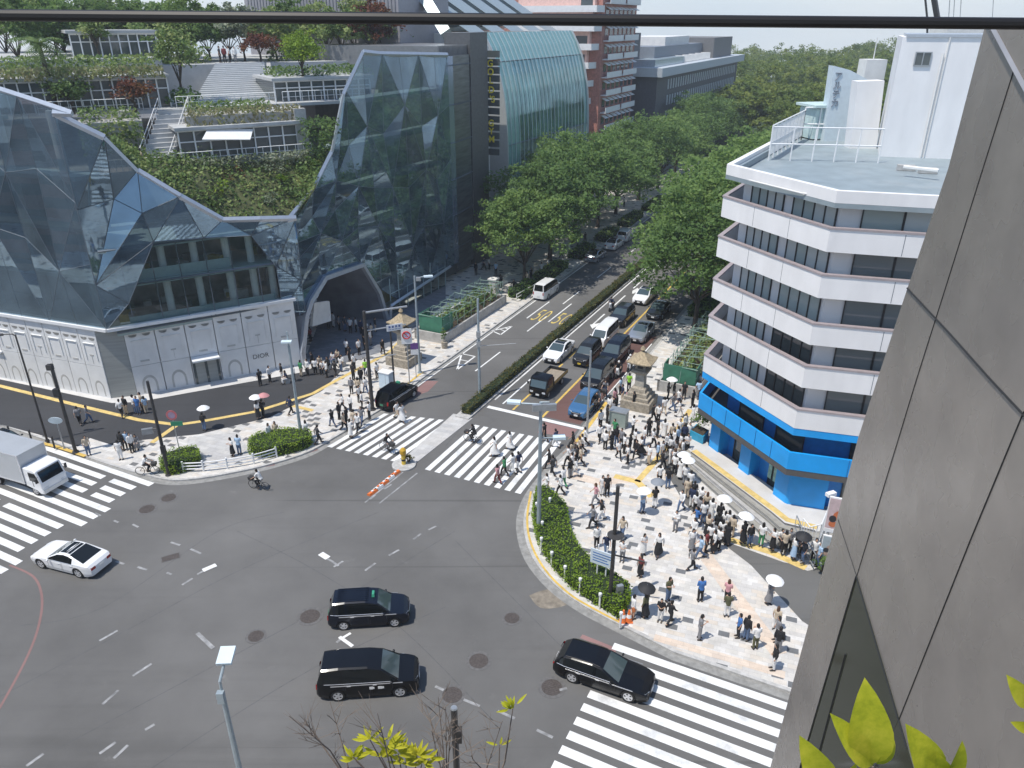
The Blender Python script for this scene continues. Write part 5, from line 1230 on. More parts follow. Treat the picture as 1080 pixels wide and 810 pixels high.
# stepped balconies facing the crossing
for f in range(9):
    z = 6.2*k+f*fl; r1 = -26.4+.42*max(0,f-2)*.9; s_f = 92.2
    mb = MB(); mb.prism([W(s_f-1.6,-40),W(s_f-1.6,r1),W(s_f+.8,r1+.5),W(s_f+.8,-40)], z, z+.22); mb.prism([W(s_f-1.6,-40),W(s_f-1.6,r1),W(s_f-1.45,r1),W(s_f-1.45,-40)], z+.2, z+1.05*k); mb.prism([W(s_f-1.6,r1),W(s_f+.8,r1+.5),W(s_f+.8,r1+.35),W(s_f-1.6,r1-.15)], z+.2, z+1.05*k); mb.build('terrace_balcony', M['white'] if f > 2 else M['brickpale'], ba)
    mb = MB(); mb.prism([W(s_f-.2,-40),W(s_f-.2,r1-1.0),W(93,r1-1.0),W(93,-40)], z-fl*.0, z+fl); mb.build('balcony_wall', M['brickpale'], ba)
    mb = MB(); mb.wall(W(s_f-.25,r1-3.6), W(s_f-.25,r1-1.4), z+1.0*k, z+2.3*k, .1); mb.build('window', M['winglass'], ba)
# dark office beyond
do = thing('dark_office', 'dark grey office block with rows of pale vertical window fins and roof plant', 'building', (*W(140,-26), 0), world=True)
M['darkclad'] = mat('dark_cladding', (.075,.08,.095), .6, var=.15); M['palecap'] = mat('pale_roof_edge', (.46,.50,.53), .6, var=.06)
mb = MB(); mb.prism([W(116,-20),W(196,-20),W(196,-50),W(116,-50)], 0, 18.9*k); mb.build('wall', M['darkclad'], do)
mb = MB(); mb.prism([W(114.5,-18.6),W(198,-18.6),W(198,-51),W(114.5,-51)], 18.9*k, 20.6*k); mb.build('roof_edge', M['palecap'], do)
for f in range(5):
    z = 3.2*k+f*3.2*k
    for i in range(34):
        s_ = 124+i*2.05; mb = MB(); mb.wall(W(s_,-19.9), W(s_+.8,-19.9), z, z+2.0*k, .15); mb.build('window', M['palecap'], do)
mb = MB(); mb.prism([W(126,-24),W(168,-24),W(168,-44),W(126,-44)], 20.6*k, 24.2*k); mb.build('plant_room', mat('bluegrey_plant_room', (.20,.225,.26), .6, var=.08), do)
mb = MB(); mb.prism([W(168,-21),W(190,-21),W(190,-44),W(168,-44)], 20.6*k, 25.4*k); mb.build('stair_tower', mat('brownish_tower', (.17,.165,.16), .7, var=.1), do)
mb = MB(); mb.prism([W(137,-25),W(158,-25),W(158,-35),W(137,-35)], 24.2*k, 26.0*k); mb.build('roof_screen', M['offwhite'], do)
mb = MB(); mb.prism([W(118,-26),W(122,-26),W(122,-30),W(118,-30)], 20.6*k, 27*k); mb.build('chimney', M['darkclad'], do)
mb = MB(); mb.prism([W(117,-21),W(140,-21),W(140,-26),W(117,-26)], 20.6*k, 22*k); mb.build('roof_lantern', mat('pale_blue_roof_glass', (.42,.50,.54), .2, metal=.3, var=.1), do)
for i in range(5):
    mb = MB(); q = W(140+i*6, -22); mb.box((*q, 21.4*k), (2.2,1.6,1.4)); mb.build('roof_unit', M['offwhite'], do)

# ================================================================== OWN BUILDING: grey metal wall on the right, handrail
WD = Vector((math.sin(R_(10)), math.cos(R_(10)))); WN = Vector((math.cos(R_(10)), -math.sin(R_(10))))   # along wall, and away from camera side
def wp(px, py, d=3.0):
    D = Vector(ray(px, py)); n3 = Vector((WN.x, WN.y, 0)); t = d/D.dot(n3); return Vector((D.x*t, D.y*t, H+D.z*t))
mw = thing('metal_wall_building', 'grey metal panelled wall of the near building filling the right edge', 'building', (4, 4, 0), world=True)
edge = [wp(1041,19), wp(1000,178), wp(957,304), wp(905,462), wp(874,579), wp(813,807)]
low = edge[-1]+(edge[-1]-edge[-2])*2.2; edge.append(low)
near = -6
def mtlbrush():
    m, nt, b = nodes('grey_metal_panel'); N, L = nt.nodes.new, nt.links.new
    tc = N('ShaderNodeTexCoord'); n = N('ShaderNodeTexNoise'); n.inputs['Scale'].default_value = .9; n.inputs['Detail'].default_value = 7; n.inputs['Roughness'].default_value = .65; L(tc.outputs['Object'], n.inputs['Vector'])
    r = N('ShaderNodeValToRGB'); r.color_ramp.elements[0].position = .3; r.color_ramp.elements[1].position = .75; r.color_ramp.elements[0].color = (.32,.285,.25,1); r.color_ramp.elements[1].color = (.43,.385,.335,1); L(n.outputs['Fac'], r.inputs[0]); L(r.outputs[0], b.inputs['Base Color'])
    b.inputs['Metallic'].default_value = .35; b.inputs['Roughness'].default_value = .38
    n2 = N('ShaderNodeTexNoise'); n2.inputs['Scale'].default_value = 2.2; L(tc.outputs['Object'], n2.inputs['Vector']); mr = N('ShaderNodeMapRange'); mr.inputs[3].default_value = .12; mr.inputs[4].default_value = .42; L(n2.outputs['Fac'], mr.inputs[0]); L(mr.outputs[0], b.inputs['Roughness'])
    MATS['metalwall'] = m; return m
M['metalwall'] = mtlbrush()
# body behind the wall face, and the terrace block the camera stands on
mb = MB(); nback = Vector((WN.x, WN.y, 0))*14; far_n = Vector((-WD.x, -WD.y, 0))*16
L_ = edge; Rr = [Vector((WD.x*near+WN.x*3, WD.y*near+WN.y*3, p.z)) for p in edge]
for i in range(len(L_)-1): mb.poly((Rr[i], L_[i], L_[i+1], Rr[i+1])); mb.poly((L_[i], L_[i]+nback, L_[i+1]+nback, L_[i+1]))
mb.poly((Rr[0]+nback, L_[0]+nback, L_[0], Rr[0])); mb.poly((Rr[-1], L_[-1], L_[-1]+nback, Rr[-1]+nback))
for i in range(len(L_)-1): mb.poly((L_[i]+nback, Rr[i]+nback, Rr[i+1]+nback, L_[i+1]+nback))
mb.poly([Rr[0]]+[x for x in Rr[1:]]+[x+nback for x in Rr[::-1]])
mb.build('metal_wall', M['metalwall'], mw)
off = Vector((-WN.x, -WN.y, 0))*.004
mb = MB(); M['groove'] = mat('panel_joint', (.015,.015,.015), .7, var=0)
def groove(pts, r): mb.tube([wp(x, y)+off*.5 for x, y in pts], r, 4)
groove([(1070,73),(994,315),(967,400),(903.7,608)], .007); groove([(1110,385),(1079,437),(1023.7,570),(948,760),(930,800)], .008)
groove([(957,304),(1000,350),(1044.4,400),(1079,437),(1130,495)], .012); groove([(884,548),(903.7,608)], .004)
mb.build('panel_joint', M['groove'], mw)
mb = MB(); P6 = [wp(904,608)+off*2, wp(844,812)+off*2, wp(820,900)+off*2, wp(990,900)+off*2, wp(958,790)+off*2]; mb.panel(P6[::1], .01); mb.build('corner_window', glass('olive_dark_glass', (.035,.04,.02), .06, .8), mw)
mb = MB(); mb.tube([wp(904,608)+off*3, wp(844,812)+off*3], .012, 4); mb.tube([wp(904,608)+off*3, wp(958,790)+off*3], .007, 4); mb.tube([wp(893,690)+off*3, wp(862,805)+off*3], .014, 4); mb.build('window_frame', M['black'], mw)
mb = MB(); cp0 = wp(1041,19)+Vector((0,0,.02)); mb.tube([wp(1043,21)+off, wp(1072,75)+off, wp(1110,145)+off], .025, 4); mb.build('wall_coping', mat('pale_coping_metal', (.40,.39,.385), .4, metal=.5), mw)
cb_ = thing('terrace_block', 'roof terrace of the near building under the camera', 'building', (0, -6, 0), world=True)
mb = MB(); mb.prism([(-24,-22),(2.2,-22),(2.2,.55),(-24,.55)], 0, H-1.62); mb.build('terrace_floor', M['concrete'], cb_)
hr_ = thing('handrail', 'thin dark handrail crossing the top of the view', 'handrail', (0, 1.9, H), world=True)
mb = MB()
def onY(px, py, y):
    d = ray(px, py); t = y/d[1]; return Vector((d[0]*t, y, H+d[2]*t))
a, b_ = onY(-60,15.5,1.9), onY(1150,25.5,1.9); d_ = (b_-a).normalized()
mb.tube([a-d_*.8, b_+d_*.6], .0125, 10, 0, (1, .9)); mb.build('top_rail', mat('dark_bronze_rail', (.014,.012,.011), .5, metal=.2, var=.1), hr_)
mb = MB()
for q in (a-d_*.75, b_+d_*.55): mb.tube([q, (q.x, q.y, H-1.6)], .02, 8)
mb.build('post', M['black'], hr_)
# buildings across the junction behind the camera that the mirror glass reflects
for i, (s0, s1, r0, r1, h, c) in enumerate(((-85,-52,-75,-42,20,(.32,.17,.13)), (-90,-60,-38,-20,24,(.28,.28,.29)), (-80,-50,-120,-80,17,(.42,.41,.38)))):
    nb = thing('office_block', '%s office block across the junction, seen only in the mirror glass' % ('brick red','dark grey','pale')[i], 'building', (*W((s0+s1)/2,(r0+r1)/2), 0), world=True)
    mb = MB(); mb.prism([W(s0,r0),W(s1,r0),W(s1,r1),W(s0,r1)], 0, h); mb.build('wall', mat('block_wall_%d' % i, c, .8, var=.2), nb)
    mb = MB()
    for f in range(int(h/3.4)): mb.wall(W(s1+.06,r1-.5), W(s1+.06,r0+.5), 3.4*f+1.2, 3.4*f+2.7, .1)
    mb.build('window_band', M['winglass'], nb)
# ================================================================== VEHICLES
def lathe_y(mb, prof, c, n=20, m=0, cap=True):
    mb.loft([[(c[0]+r*math.cos(2*math.pi*j/n), c[1]+y, c[2]+r*math.sin(2*math.pi*j/n)) for j in range(n)] for r, y in prof], m, cap, cap)
def wheel(parent, x, y, r, w=.2):
    sg = 1 if y > 0 else -1
    t = thing('wheel', None, None, (x, y, r)); t.parent = parent
    for kk in ('label','category'): 
        if kk in t: del t[kk]
    mb = MB(); prof = [(r*.66,-w/2),(r*.95,-w/2),(r,-w*.3),(r,w*.3),(r*.95,w/2),(r*.66,w/2)]
    lathe_y(mb, prof, (0,-sg*w*.45,0), cap=False); mb.build('tyre', M['tyre'], t, 40)
    mb = MB(); lathe_y(mb, [(r*.68,-.02),(r*.68,.012),(r*.6,-.01),(r*.6,-.03)], (0,sg*.0,0)) if False else None
    for kq in range(5):
        a = kq*2*math.pi/5
        mb.add([(r*.12*math.cos(a-1.2),sg*.006,r*.12*math.sin(a-1.2)),(r*.12*math.cos(a+1.2),sg*.006,r*.12*math.sin(a+1.2)),(r*.64*math.cos(a+.30),sg*.0,r*.64*math.sin(a+.30)),(r*.64*math.cos(a-.30),sg*.0,r*.64*math.sin(a-.30))], [(0,1,2,3),(3,2,1,0)])
    lathe_y(mb, [(r*.58,sg*.002),(r*.68,sg*.012),(r*.70,-sg*.05),(r*.58,-sg*.05)], (0,0,0), cap=False); lathe_y(mb, [(r*.16,-sg*.02),(r*.16,sg*.010),(.001,sg*.012)], (0,0,0), cap=False)
    mb.build('rim', M['rim'], t); mb = MB(); lathe_y(mb, [(r*.62,-sg*.05),(r*.62,-sg*.04)], (0,0,0)); mb.build('brake_disc', M['black'], t)
    return t
SPEC = dict(
 sedan=dict(L=4.7,W=1.8,top=[(0,.50),(.06,.68),(.35,.80),(1.35,.95),(2.2,1.39),(2.7,1.45),(3.3,1.41),(4.05,1.07),(4.5,1.02),(4.66,.85),(4.7,.50)],wb=1.35,wt=2.2,rt=3.3,rb=4.05,belt=.93,wx=(.9,3.65),r=.33,doors=((1.55,2.58),(2.66,3.55))),
 fastback=dict(L=4.75,W=1.85,top=[(0,.48),(.07,.66),(.4,.77),(1.45,.91),(2.3,1.33),(2.75,1.39),(3.15,1.35),(4.2,1.02),(4.55,.96),(4.71,.80),(4.75,.48)],wb=1.45,wt=2.3,rt=3.15,rb=4.2,belt=.90,wx=(.9,3.75),r=.35,doors=((1.6,2.6),(2.68,3.5))),
 wagon=dict(L=4.95,W=1.88,top=[(0,.48),(.07,.67),(.4,.78),(1.5,.93),(2.35,1.36),(2.9,1.45),(4.0,1.42),(4.4,1.36),(4.8,.99),(4.92,.75),(4.95,.48)],wb=1.5,wt=2.35,rt=4.4,rb=4.8,belt=.92,wx=(.95,3.86),r=.35,doors=((1.65,2.7),(2.78,3.7))),
 hatch=dict(L=4.1,W=1.7,top=[(0,.5),(.06,.72),(.3,.85),(1.1,1.0),(1.85,1.45),(2.4,1.52),(3.3,1.48),(3.6,1.42),(3.98,1.03),(4.07,.8),(4.1,.5)],wb=1.1,wt=1.85,rt=3.6,rb=3.98,belt=.97,wx=(.78,3.35),r=.31,doors=((1.25,2.2),(2.28,3.1))),
 suv=dict(L=4.75,W=1.86,top=[(0,.58),(.06,.85),(.35,1.0),(1.3,1.1),(2.05,1.6),(2.6,1.7),(4.0,1.66),(4.35,1.58),(4.65,1.12),(4.72,.85),(4.75,.55)],wb=1.3,wt=2.05,rt=4.35,rb=4.65,belt=1.07,wx=(.92,3.7),r=.37,doors=((1.5,2.5),(2.58,3.45))),
 minivan=dict(L=4.95,W=1.86,top=[(0,.6),(.05,.88),(.22,1.0),(.95,1.13),(1.75,1.74),(2.4,1.88),(3.8,1.9),(4.62,1.84),(4.85,1.2),(4.93,.9),(4.95,.5)],wb=.95,wt=1.75,rt=4.62,rb=4.85,belt=1.10,wx=(.92,3.92),r=.35,doors=((1.25,2.25),(2.33,3.5))),
 taxi=dict(L=4.4,W=1.7,top=[(0,.52),(.05,.75),(.28,.9),(1.0,1.04),(1.65,1.6),(2.3,1.74),(3.4,1.74),(4.05,1.68),(4.3,1.1),(4.38,.8),(4.4,.48)],wb=1.0,wt=1.65,rt=4.05,rb=4.3,belt=1.03,wx=(.8,3.55),r=.32,doors=((1.2,2.1),(2.18,3.2))),
 van=dict(L=4.7,W=1.7,top=[(0,.55),(.04,.9),(.10,1.05),(.25,1.15),(.85,1.75),(1.4,1.95),(3.8,1.98),(4.52,1.93),(4.66,1.2),(4.69,.85),(4.7,.5)],wb=.25,wt=.85,rt=4.52,rb=4.66,belt=1.12,wx=(.95,3.5),r=.32,doors=((.75,1.65),(1.75,3.0))),
 kombi=dict(L=4.4,W=1.69,top=[(0,.55),(.05,.8),(.25,.95),(.95,1.08),(1.55,1.62),(2.1,1.8),(3.5,1.82),(4.1,1.76),(4.3,1.15),(4.38,.85),(4.4,.5)],wb=.95,wt=1.55,rt=4.1,rb=4.3,belt=1.06,wx=(.78,3.5),r=.31,doors=((1.15,2.05),(2.13,3.1))))
def make_car(kind, paint, name, label, cat, extras=(), plate='white', doorlogo=False):
    S = SPEC[kind]; L, Wd, top, belt = S['L'], S['W']/2, S['top'], S['belt']; Hh = max(z for _, z in top); r = S['r']
    root = thing(name, label, cat)
    ztop = lambda x: interp(top, x)
    def hw(x):
        u = abs(x-L/2)/(L/2); return Wd*(1-.16*max(0,(u-.72)/.28)**2-.012*u)
    xs = set([x for x, _ in top]); xs |= {0.02, L-.02}
    for wx in S['wx']:
        for a in range(0, 181, 20): xs.add(wx+(r+.07)*math.cos(R_(a)))
    pill = [(S['wb']-.02, S['wb']+.30)] if False else []
    for a, b in S['doors']: xs |= {a, b}
    pa, pb = S['doors'][0][1], S['doors'][1][0]; cp0 = S['doors'][1][1]+.12; xs |= {S['rt']-.12, S['rt']-.02, cp0, cp0+.1} if S['rt']-.3 > cp0 else set()
    xs = sorted(xs); ys = [xs[0]]
    for x in xs[1:]:
        if x-ys[-1] < .012: continue
        n = int((x-ys[-1])/.28); ys += [ys[-1]+(x-ys[-1])*(i+1)/(n+1) for i in range(n)]+[x]
    xs = ys; rings = []
    for x in xs:
        zb = .19+.10*max(0,(abs(x-L/2)-L*.42)/(L*.08))
        for wx in S['wx']:
            q = (r+.06)**2-(x-wx)**2
            if q > 0: zb = max(zb, r+math.sqrt(q)-.02)
        w, zt = hw(x), ztop(x); bl = min(belt+.03*(x/L), zt-.03)
        z1 = max(.42, zb+.02); z2 = max(bl*.84, z1+.02); z2 = min(z2, bl-.01) if bl-.01 > z1 else z1+.004; bl = max(bl, z2+.005)
        f = max(0, min(1, (zt-bl)/(Hh-belt))); wt = w*(.95-.20*f)
        half = [(w*.95, zb), (w, z1), (w*1.0, z2), (w*.972, bl), (wt, max(zt-.05*(.4+f), bl+.004)), (wt*.86, max(zt-.012, bl+.008)), (0, max(zt, bl+.01))]
        if x <= .021 or x >= L-.021: half = [(a*.93, z) for a, z in half]
        rings.append([(L/2-x, a, z) for a, z in half]+[(L/2-x, -a, z) for a, z in half[-2::-1]])
    n = 13; G = {}
    def put(key, pts): G.setdefault(key, MB()).poly(pts)
    def seg_of(x):
        for i, (a, b) in enumerate(S['doors']):
            if a-.001 <= x <= b+.001: return i
    for i in range(len(xs)-1):
        xm = (xs[i]+xs[i+1])/2; zt = ztop(xm); cab = zt-belt
        for j in range(n-1):
            jj = min(j, n-2-j); side = 'l' if j < 6 else 'r'; pts = [rings[i][j], rings[i+1][j], rings[i+1][j+1], rings[i][j+1]]
            key = 'body'
            if jj == 3 and cab > .13 and S['wb']+.12 < xm < S['rb']-.06:
                key = 'side_window'+side
                if (cp0 < xm < cp0+.1 and kind not in ('sedan','fastback','wagon')) or (S['rt']-.12 < xm < S['rt']-.02 and kind not in ('sedan','fastback')) or xm < S['doors'][0][0]-.12: key = 'body' if not kind == 'van' or xm < 1.7 else key
                if kind in ('sedan','fastback') and xm > S['rt']+.25: key = 'body'
            elif jj in (4, 5) and S['wb']+.02 < xm < S['wt'] : key = 'windscreen' if jj == 5 else 'body'
            elif jj == 5 and S['rt'] < xm < S['rb']-.02: key = 'rear_window'
            elif jj in (1, 2) and seg_of(xm) is not None: key = 'door%s%d' % (side, seg_of(xm))
            put(key, pts)
    for e, rv in ((0, False), (-1, True)):
        rr = rings[e]; put('body', rr if not rv else rr[::-1])
    names = {'body':'body','windscreen':'windscreen','rear_window':'rear_window','side_windowl':'side_window','side_windowr':'side_window'}
    for key, mb in G.items():
        nm = names.get(key, 'door'); mt = paint if nm in ('body','door') else (M['windshield'] if nm == 'windscreen' else M['carglass'])
        o = mb.build(nm, mt, root, 35)
        if nm == 'door':
            sg = 1 if 'l' in key[4:5] else -1; a, b = S['doors'][int(key[-1])]
            xh = L/2-(b-.16); hb = MB(); hb.box((xh, sg*(hw(b-.16)+.012), belt-.12), (.2,.03,.03)); hb.build('handle', M['chrome'] if kind != 'van' else M['black'], o)
    sm = MB()
    for a, b in S['doors']:
        for x in (a, b):
            for sg in (1,-1): sm.tube([(L/2-x, sg*(hw(x)+.001), .36 if not any(abs(x-wx) < r+.1 for wx in S['wx']) else r*2), (L/2-x, sg*(hw(x)+.001), belt*.84), (L/2-x, sg*(hw(x)*.974), belt)], .007, 4)
    sm.build('door_gap', M['black'], root)
    wt_ = MB()
    for sg in (1,-1): wt_.tube([(L/2-u, sg*(hw(u)*.975+.004), belt+.03*(u/L)) for u in np.linspace(S['wb']+.35, min(cp0+.9, S['rb']-.1), 8)], .014, 4)
    wt_.build('window_trim', M['chrome'], root)
    ub = MB(); ub.box((0,0,.42), (L-.5, Wd*1.72, .44)); ub.build('underbody', M['black'], root)
    for wx in S['wx']:
        for sg in (1,-1): wheel(root, L/2-wx, sg*(Wd-.03), r)
    zh = ztop(.12)-.06 if kind not in ('van','minivan') else .86
    for sg in (1,-1):
        hb = MB(); w0 = hw(.15); x0 = L/2-.10
        hb.add([(x0+.085,sg*w0*.50,zh-.08),(x0-.02,sg*w0*.90,zh-.08),(x0-.30,sg*w0*1.005,zh-.03),(x0-.30,sg*w0*1.0,zh+.06),(x0-.04,sg*w0*.86,zh+.075),(x0+.07,sg*w0*.50,zh+.05)], [(0,1,4,5),(1,2,3,4),(5,4,1,0),(4,3,2,1)]); hb.build('headlight', M['lens'], root)
        tb = MB(); zt_ = min(belt, ztop(L-.12))-.04; w1 = hw(L-.1)*.985
        hgt = .34 if kind in ('taxi','minivan','van','kombi','suv') else .17
        tb.add([(-L/2-.012,sg*w1*.55 if hgt < .3 else sg*w1*.78,zt_-hgt),(-L/2-.006,sg*w1*.93,zt_-hgt),(-L/2+.22,sg*w1*1.015,zt_-hgt*.8),(-L/2+.24,sg*w1*1.01,zt_),(-L/2+.02,sg*w1*.93,zt_),(-L/2+.01,sg*w1*.55 if hgt < .3 else sg*w1*.78,zt_)], [(0,1,4,5),(1,2,3,4),(5,4,1,0),(4,3,2,1)]); tb.build('taillight', M['redlens'], root)
        xm = L/2-S['wb']-.32; m2 = MB(); m2.ell((xm, sg*(Wd+.10), belt+.06), (.07,.10,.07), 8, 5); m2.build('wing_mirror', paint, root, 60)
    gb_ = MB(); gb_.box((L/2-.005,0,zh-.12), (.05, Wd*.95, .20)); gb_.box((L/2-.01,0,.36), (.05, Wd*1.3, .12)); gb_.build('grille', M['black'], root)
    gb_ = MB(); gb_.box((L/2+.024,0,zh-.05), (.012, Wd*.8, .025)); gb_.build('grille_bar', M['chrome'], root)
    pw = mat('number_plate_'+plate, {'white':(.75,.75,.73),'yellow':(.7,.5,.05),'green':(.05,.22,.12)}[plate], .5, var=0)
    for sg in (1,-1): pb_ = MB(); pb_.box((sg*(L/2+.022),0,.44 if sg > 0 else .62), (.015,.33,.165)); pb_.build('number_plate', pw, root)
    if 'sunroof' in extras:
        x0 = L/2-S['wt']-.12; b1 = MB(); zr = ztop(S['wt']+.25)+.002
        for (u0, u1) in ((S['wt']+.06, S['wt']+.55), (S['wt']+.60, S['rt']-.05)): b1.add([(L/2-u, y, ztop(u)-(0.0 if y == 0 else .004)+.008) for u in (u0,(u0+u1)/2,u1) for y in (-Wd*.58,0,Wd*.58)], [(0,1,4,3),(1,2,5,4),(3,4,7,6),(4,5,8,7)])
        b1.build('sunroof', M['carglass'], root)
    if 'roofrails' in extras:
        b1 = MB()
        for sg in (1,-1): b1.tube([(L/2-u, sg*Wd*.70, ztop(u)+.03) for u in np.linspace(S['wt']+.15, S['rt']-.1, 6)], .016, 5)
        b1.build('roof_rail', M['darkpole'], root)
    if 'sidetrim' in extras:
        b1 = MB()
        for sg in (1,-1): b1.box((0, sg*(Wd+.006), belt-.08), (L*.70,.014,.05)); 
        b1.build('side_trim', M['chrome'], root)
    if 'ribs' in extras:
        b1 = MB()
        for i in range(7): b1.box((L/2-3.0, (i-3)*.17, ztop(3.0)+.006), (1.7,.05,.02))
        b1.build('roof_rib', paint, root)
    if 'sign' in extras:
        b1 = MB(); b1.box((L/2-S['wt']-.25,0,ztop(S['wt']+.25)+.09), (.16,.42,.16), 0, 0, .75); b1.build('roof_lamp', mat('green_roof_lamp', (.05,.30,.18), .3, var=0), root)
    return root
def repaint(root, paint):
    old = None
    def walk(o):
        if o.type == 'MESH' and o.name.split('.')[0] in ('body','door','wing_mirror','roof_rib'):
            o.material_slots[0].link = 'OBJECT'; o.material_slots[0].material = paint
        for c in o.children: walk(c)
    walk(root)
def car_dir(p, q): return math.atan2(q[1]-p[1], q[0]-p[0])
def set_front(o, kind, front, hd):
    L = SPEC[kind]['L']; o.location = (front[0]-math.cos(hd)*L/2, front[1]-math.sin(hd)*L/2, .006); o.rotation_euler = (0,0,hd)
def set_rear(o, kind, rear, hd):
    L = SPEC[kind]['L']; o.location = (rear[0]+math.cos(hd)*L/2, rear[1]+math.sin(hd)*L/2, .006); o.rotation_euler = (0,0,hd)
def set_wheels(o, kind, rw, fw, side):      # ground contact of the near wheels: rear, front; side = +1 if the seen side is the left
    S = SPEC[kind]; hd = car_dir(rw, fw); mid = ((rw[0]+fw[0])/2, (rw[1]+fw[1])/2); off = S['L']/2-(S['wx'][0]+S['wx'][1])/2
    lx, ly = -math.sin(hd), math.cos(hd)
    c = (mid[0]-lx*side*(S['W']/2-.1)-math.cos(hd)*off, mid[1]-ly*side*(S['W']/2-.1)-math.sin(hd)*off); o.location = (*c, .006); o.rotation_euler = (0,0,hd)
HD = SA+math.pi
GQ = 'vehicles queueing at the avenue stop line'; GM = 'vehicles driving through the junction'; GA = 'vehicles driving away on the far lanes'
c = make_car('taxi', M['carnavy'], 'taxi', 'dark navy tall taxi with a green roof lamp crossing the junction', 'taxi', ('sidetrim','ribs','sign'), 'green'); set_wheels(c, 'taxi', at(363.6,664), at(416,660.6), -1); c['group'] = GM; TX = c
c = make_car('minivan', M['carblack'], 'minivan', 'black minivan with small white door lettering, nearest the camera in the junction', 'minivan', ('sidetrim',)); set_wheels(c, 'minivan', at(357.8,738.7), at(421.8,734.3), -1); c['group'] = GM; MV = c
for dx, wdt in ((.55,.34),(.98,.42)):
    b1 = MB(); b1.box((-.35+dx, -SPEC['minivan']['W']/2-.004, .78), (wdt*.5,.008,.16)); b1.box((-.35+dx+wdt*.35, -SPEC['minivan']['W']/2-.004, .78), (wdt*.2,.008,.12)); b1.build('door_lettering', M['white'], MV)
c = make_car('wagon', M['carblack'], 'estate_car', 'glossy black estate car turning at the edge of the right crosswalk', 'car', ('roofrails','sidetrim')); set_wheels(c, 'wagon', at(604.3,719.6), at(660.9,739.2), -1); c['group'] = GM
c = make_car('fastback', M['carwhite'], 'coupe', 'white low fastback car leaving by the left road', 'car', ('sunroof',)); set_wheels(c, 'fastback', at(82.5,608.5), at(47.5,599.5), 1); c['group'] = GM
c = place_copy(TX, (0,0,0), 0, 'black tall taxi stopped at the kerb beside the far stone lantern', GA); set_rear(c, 'taxi', at(403,434), SA-.03); repaint(c, M['carblack'])
c = make_car('sedan', M['carwhite'], 'sedan', 'white sedan with dark sunroof first in the lane beside the hedge', 'car', ('sunroof',)); set_front(c, 'sedan', at(579.5,384.5), HD); c['group'] = GQ; SD = c
c = make_car('kombi', M['cardark'], 'minivan', 'small dark minivan with a yellow plate behind the flatbed truck', 'minivan', (), 'yellow'); set_front(c, 'kombi', at(610.6,388), HD); c['group'] = GQ
c = make_car('van', M['carwhite'], 'van', 'white van in the middle lane of the queue', 'van'); set_front(c, 'van', at(629.5,368), HD); c['group'] = GQ; VN = c
c = place_copy(MV, (0,0,0), 0, 'dark minivan beside the stone lantern in the kerb lane queue', GQ); set_front(c, 'minivan', at(639.5,387.5), HD); repaint(c, M['carnavy'])
for ch in list(c.children):
    if ch.name.startswith('door_lettering'): bpy.data.objects.remove(ch)
c = make_car('suv', M['cardark'], 'suv', 'dark grey four wheel drive car behind the white van', 'car', ('roofrails',)); set_front(c, 'suv', at(648,346), HD); c['group'] = GQ; SU = c
c = place_copy(MV, (0,0,0), 0, 'black minivan right behind the blue hatchback', GQ); set_front(c, 'minivan', at(620,415), HD)
for ch in list(c.children):
    if ch.name.startswith('door_lettering'): bpy.data.objects.remove(ch)
c = make_car('hatch', M['carblue'], 'hatchback', 'blue hatchback waiting at the stop line in the kerb lane', 'car'); set_front(c, 'hatch', at(607,443), HD); c['group'] = GQ
c = place_copy(SD, (0,0,0), 0, 'silver blue sedan beside the green fence', GQ); set_front(c, 'sedan', at(669,363), HD); repaint(c, M['carsilver'])
c = place_copy(SD, (0,0,0), 0, 'white sedan half under the right tree canopy', GQ); set_front(c, 'sedan', at(673,322.5), HD)
c = place_copy(SD, (0,0,0), 0, 'dark sedan in the shade at the right kerb under the trees', GQ); set_front(c, 'sedan', at(688,338.5), HD); repaint(c, M['cardark'])
c = place_copy(VN, (0,0,0), 0, 'white van seen from behind, parked below the left trees', GA); set_rear(c, 'van', at(567.5,317.5), SA)
c = place_copy(SD, (0,0,0), 0, 'white sedan driving away on the far lanes', GA); set_rear(c, 'sedan', at(642,265), SA)
c = place_copy(SU, (0,0,0), 0, 'white estate ahead of the white sedan on the far lanes', GA); set_rear(c, 'suv', at(655,256), SA); repaint(c, M['carwhite'])
c = place_copy(SD, (0,0,0), 0, 'grey sedan in tree shadow on the far kerb lane', GA); set_rear(c, 'sedan', at(622,278), SA); repaint(c, M['carsilver'])
c = place_copy(SD, (0,0,0), 0, 'dark sedan mostly hidden behind the white box truck', GM); c.location = (*at(8,474), .006); c.rotation_euler = (0,0,SA-math.pi/2); repaint(c, M['carnavy'])
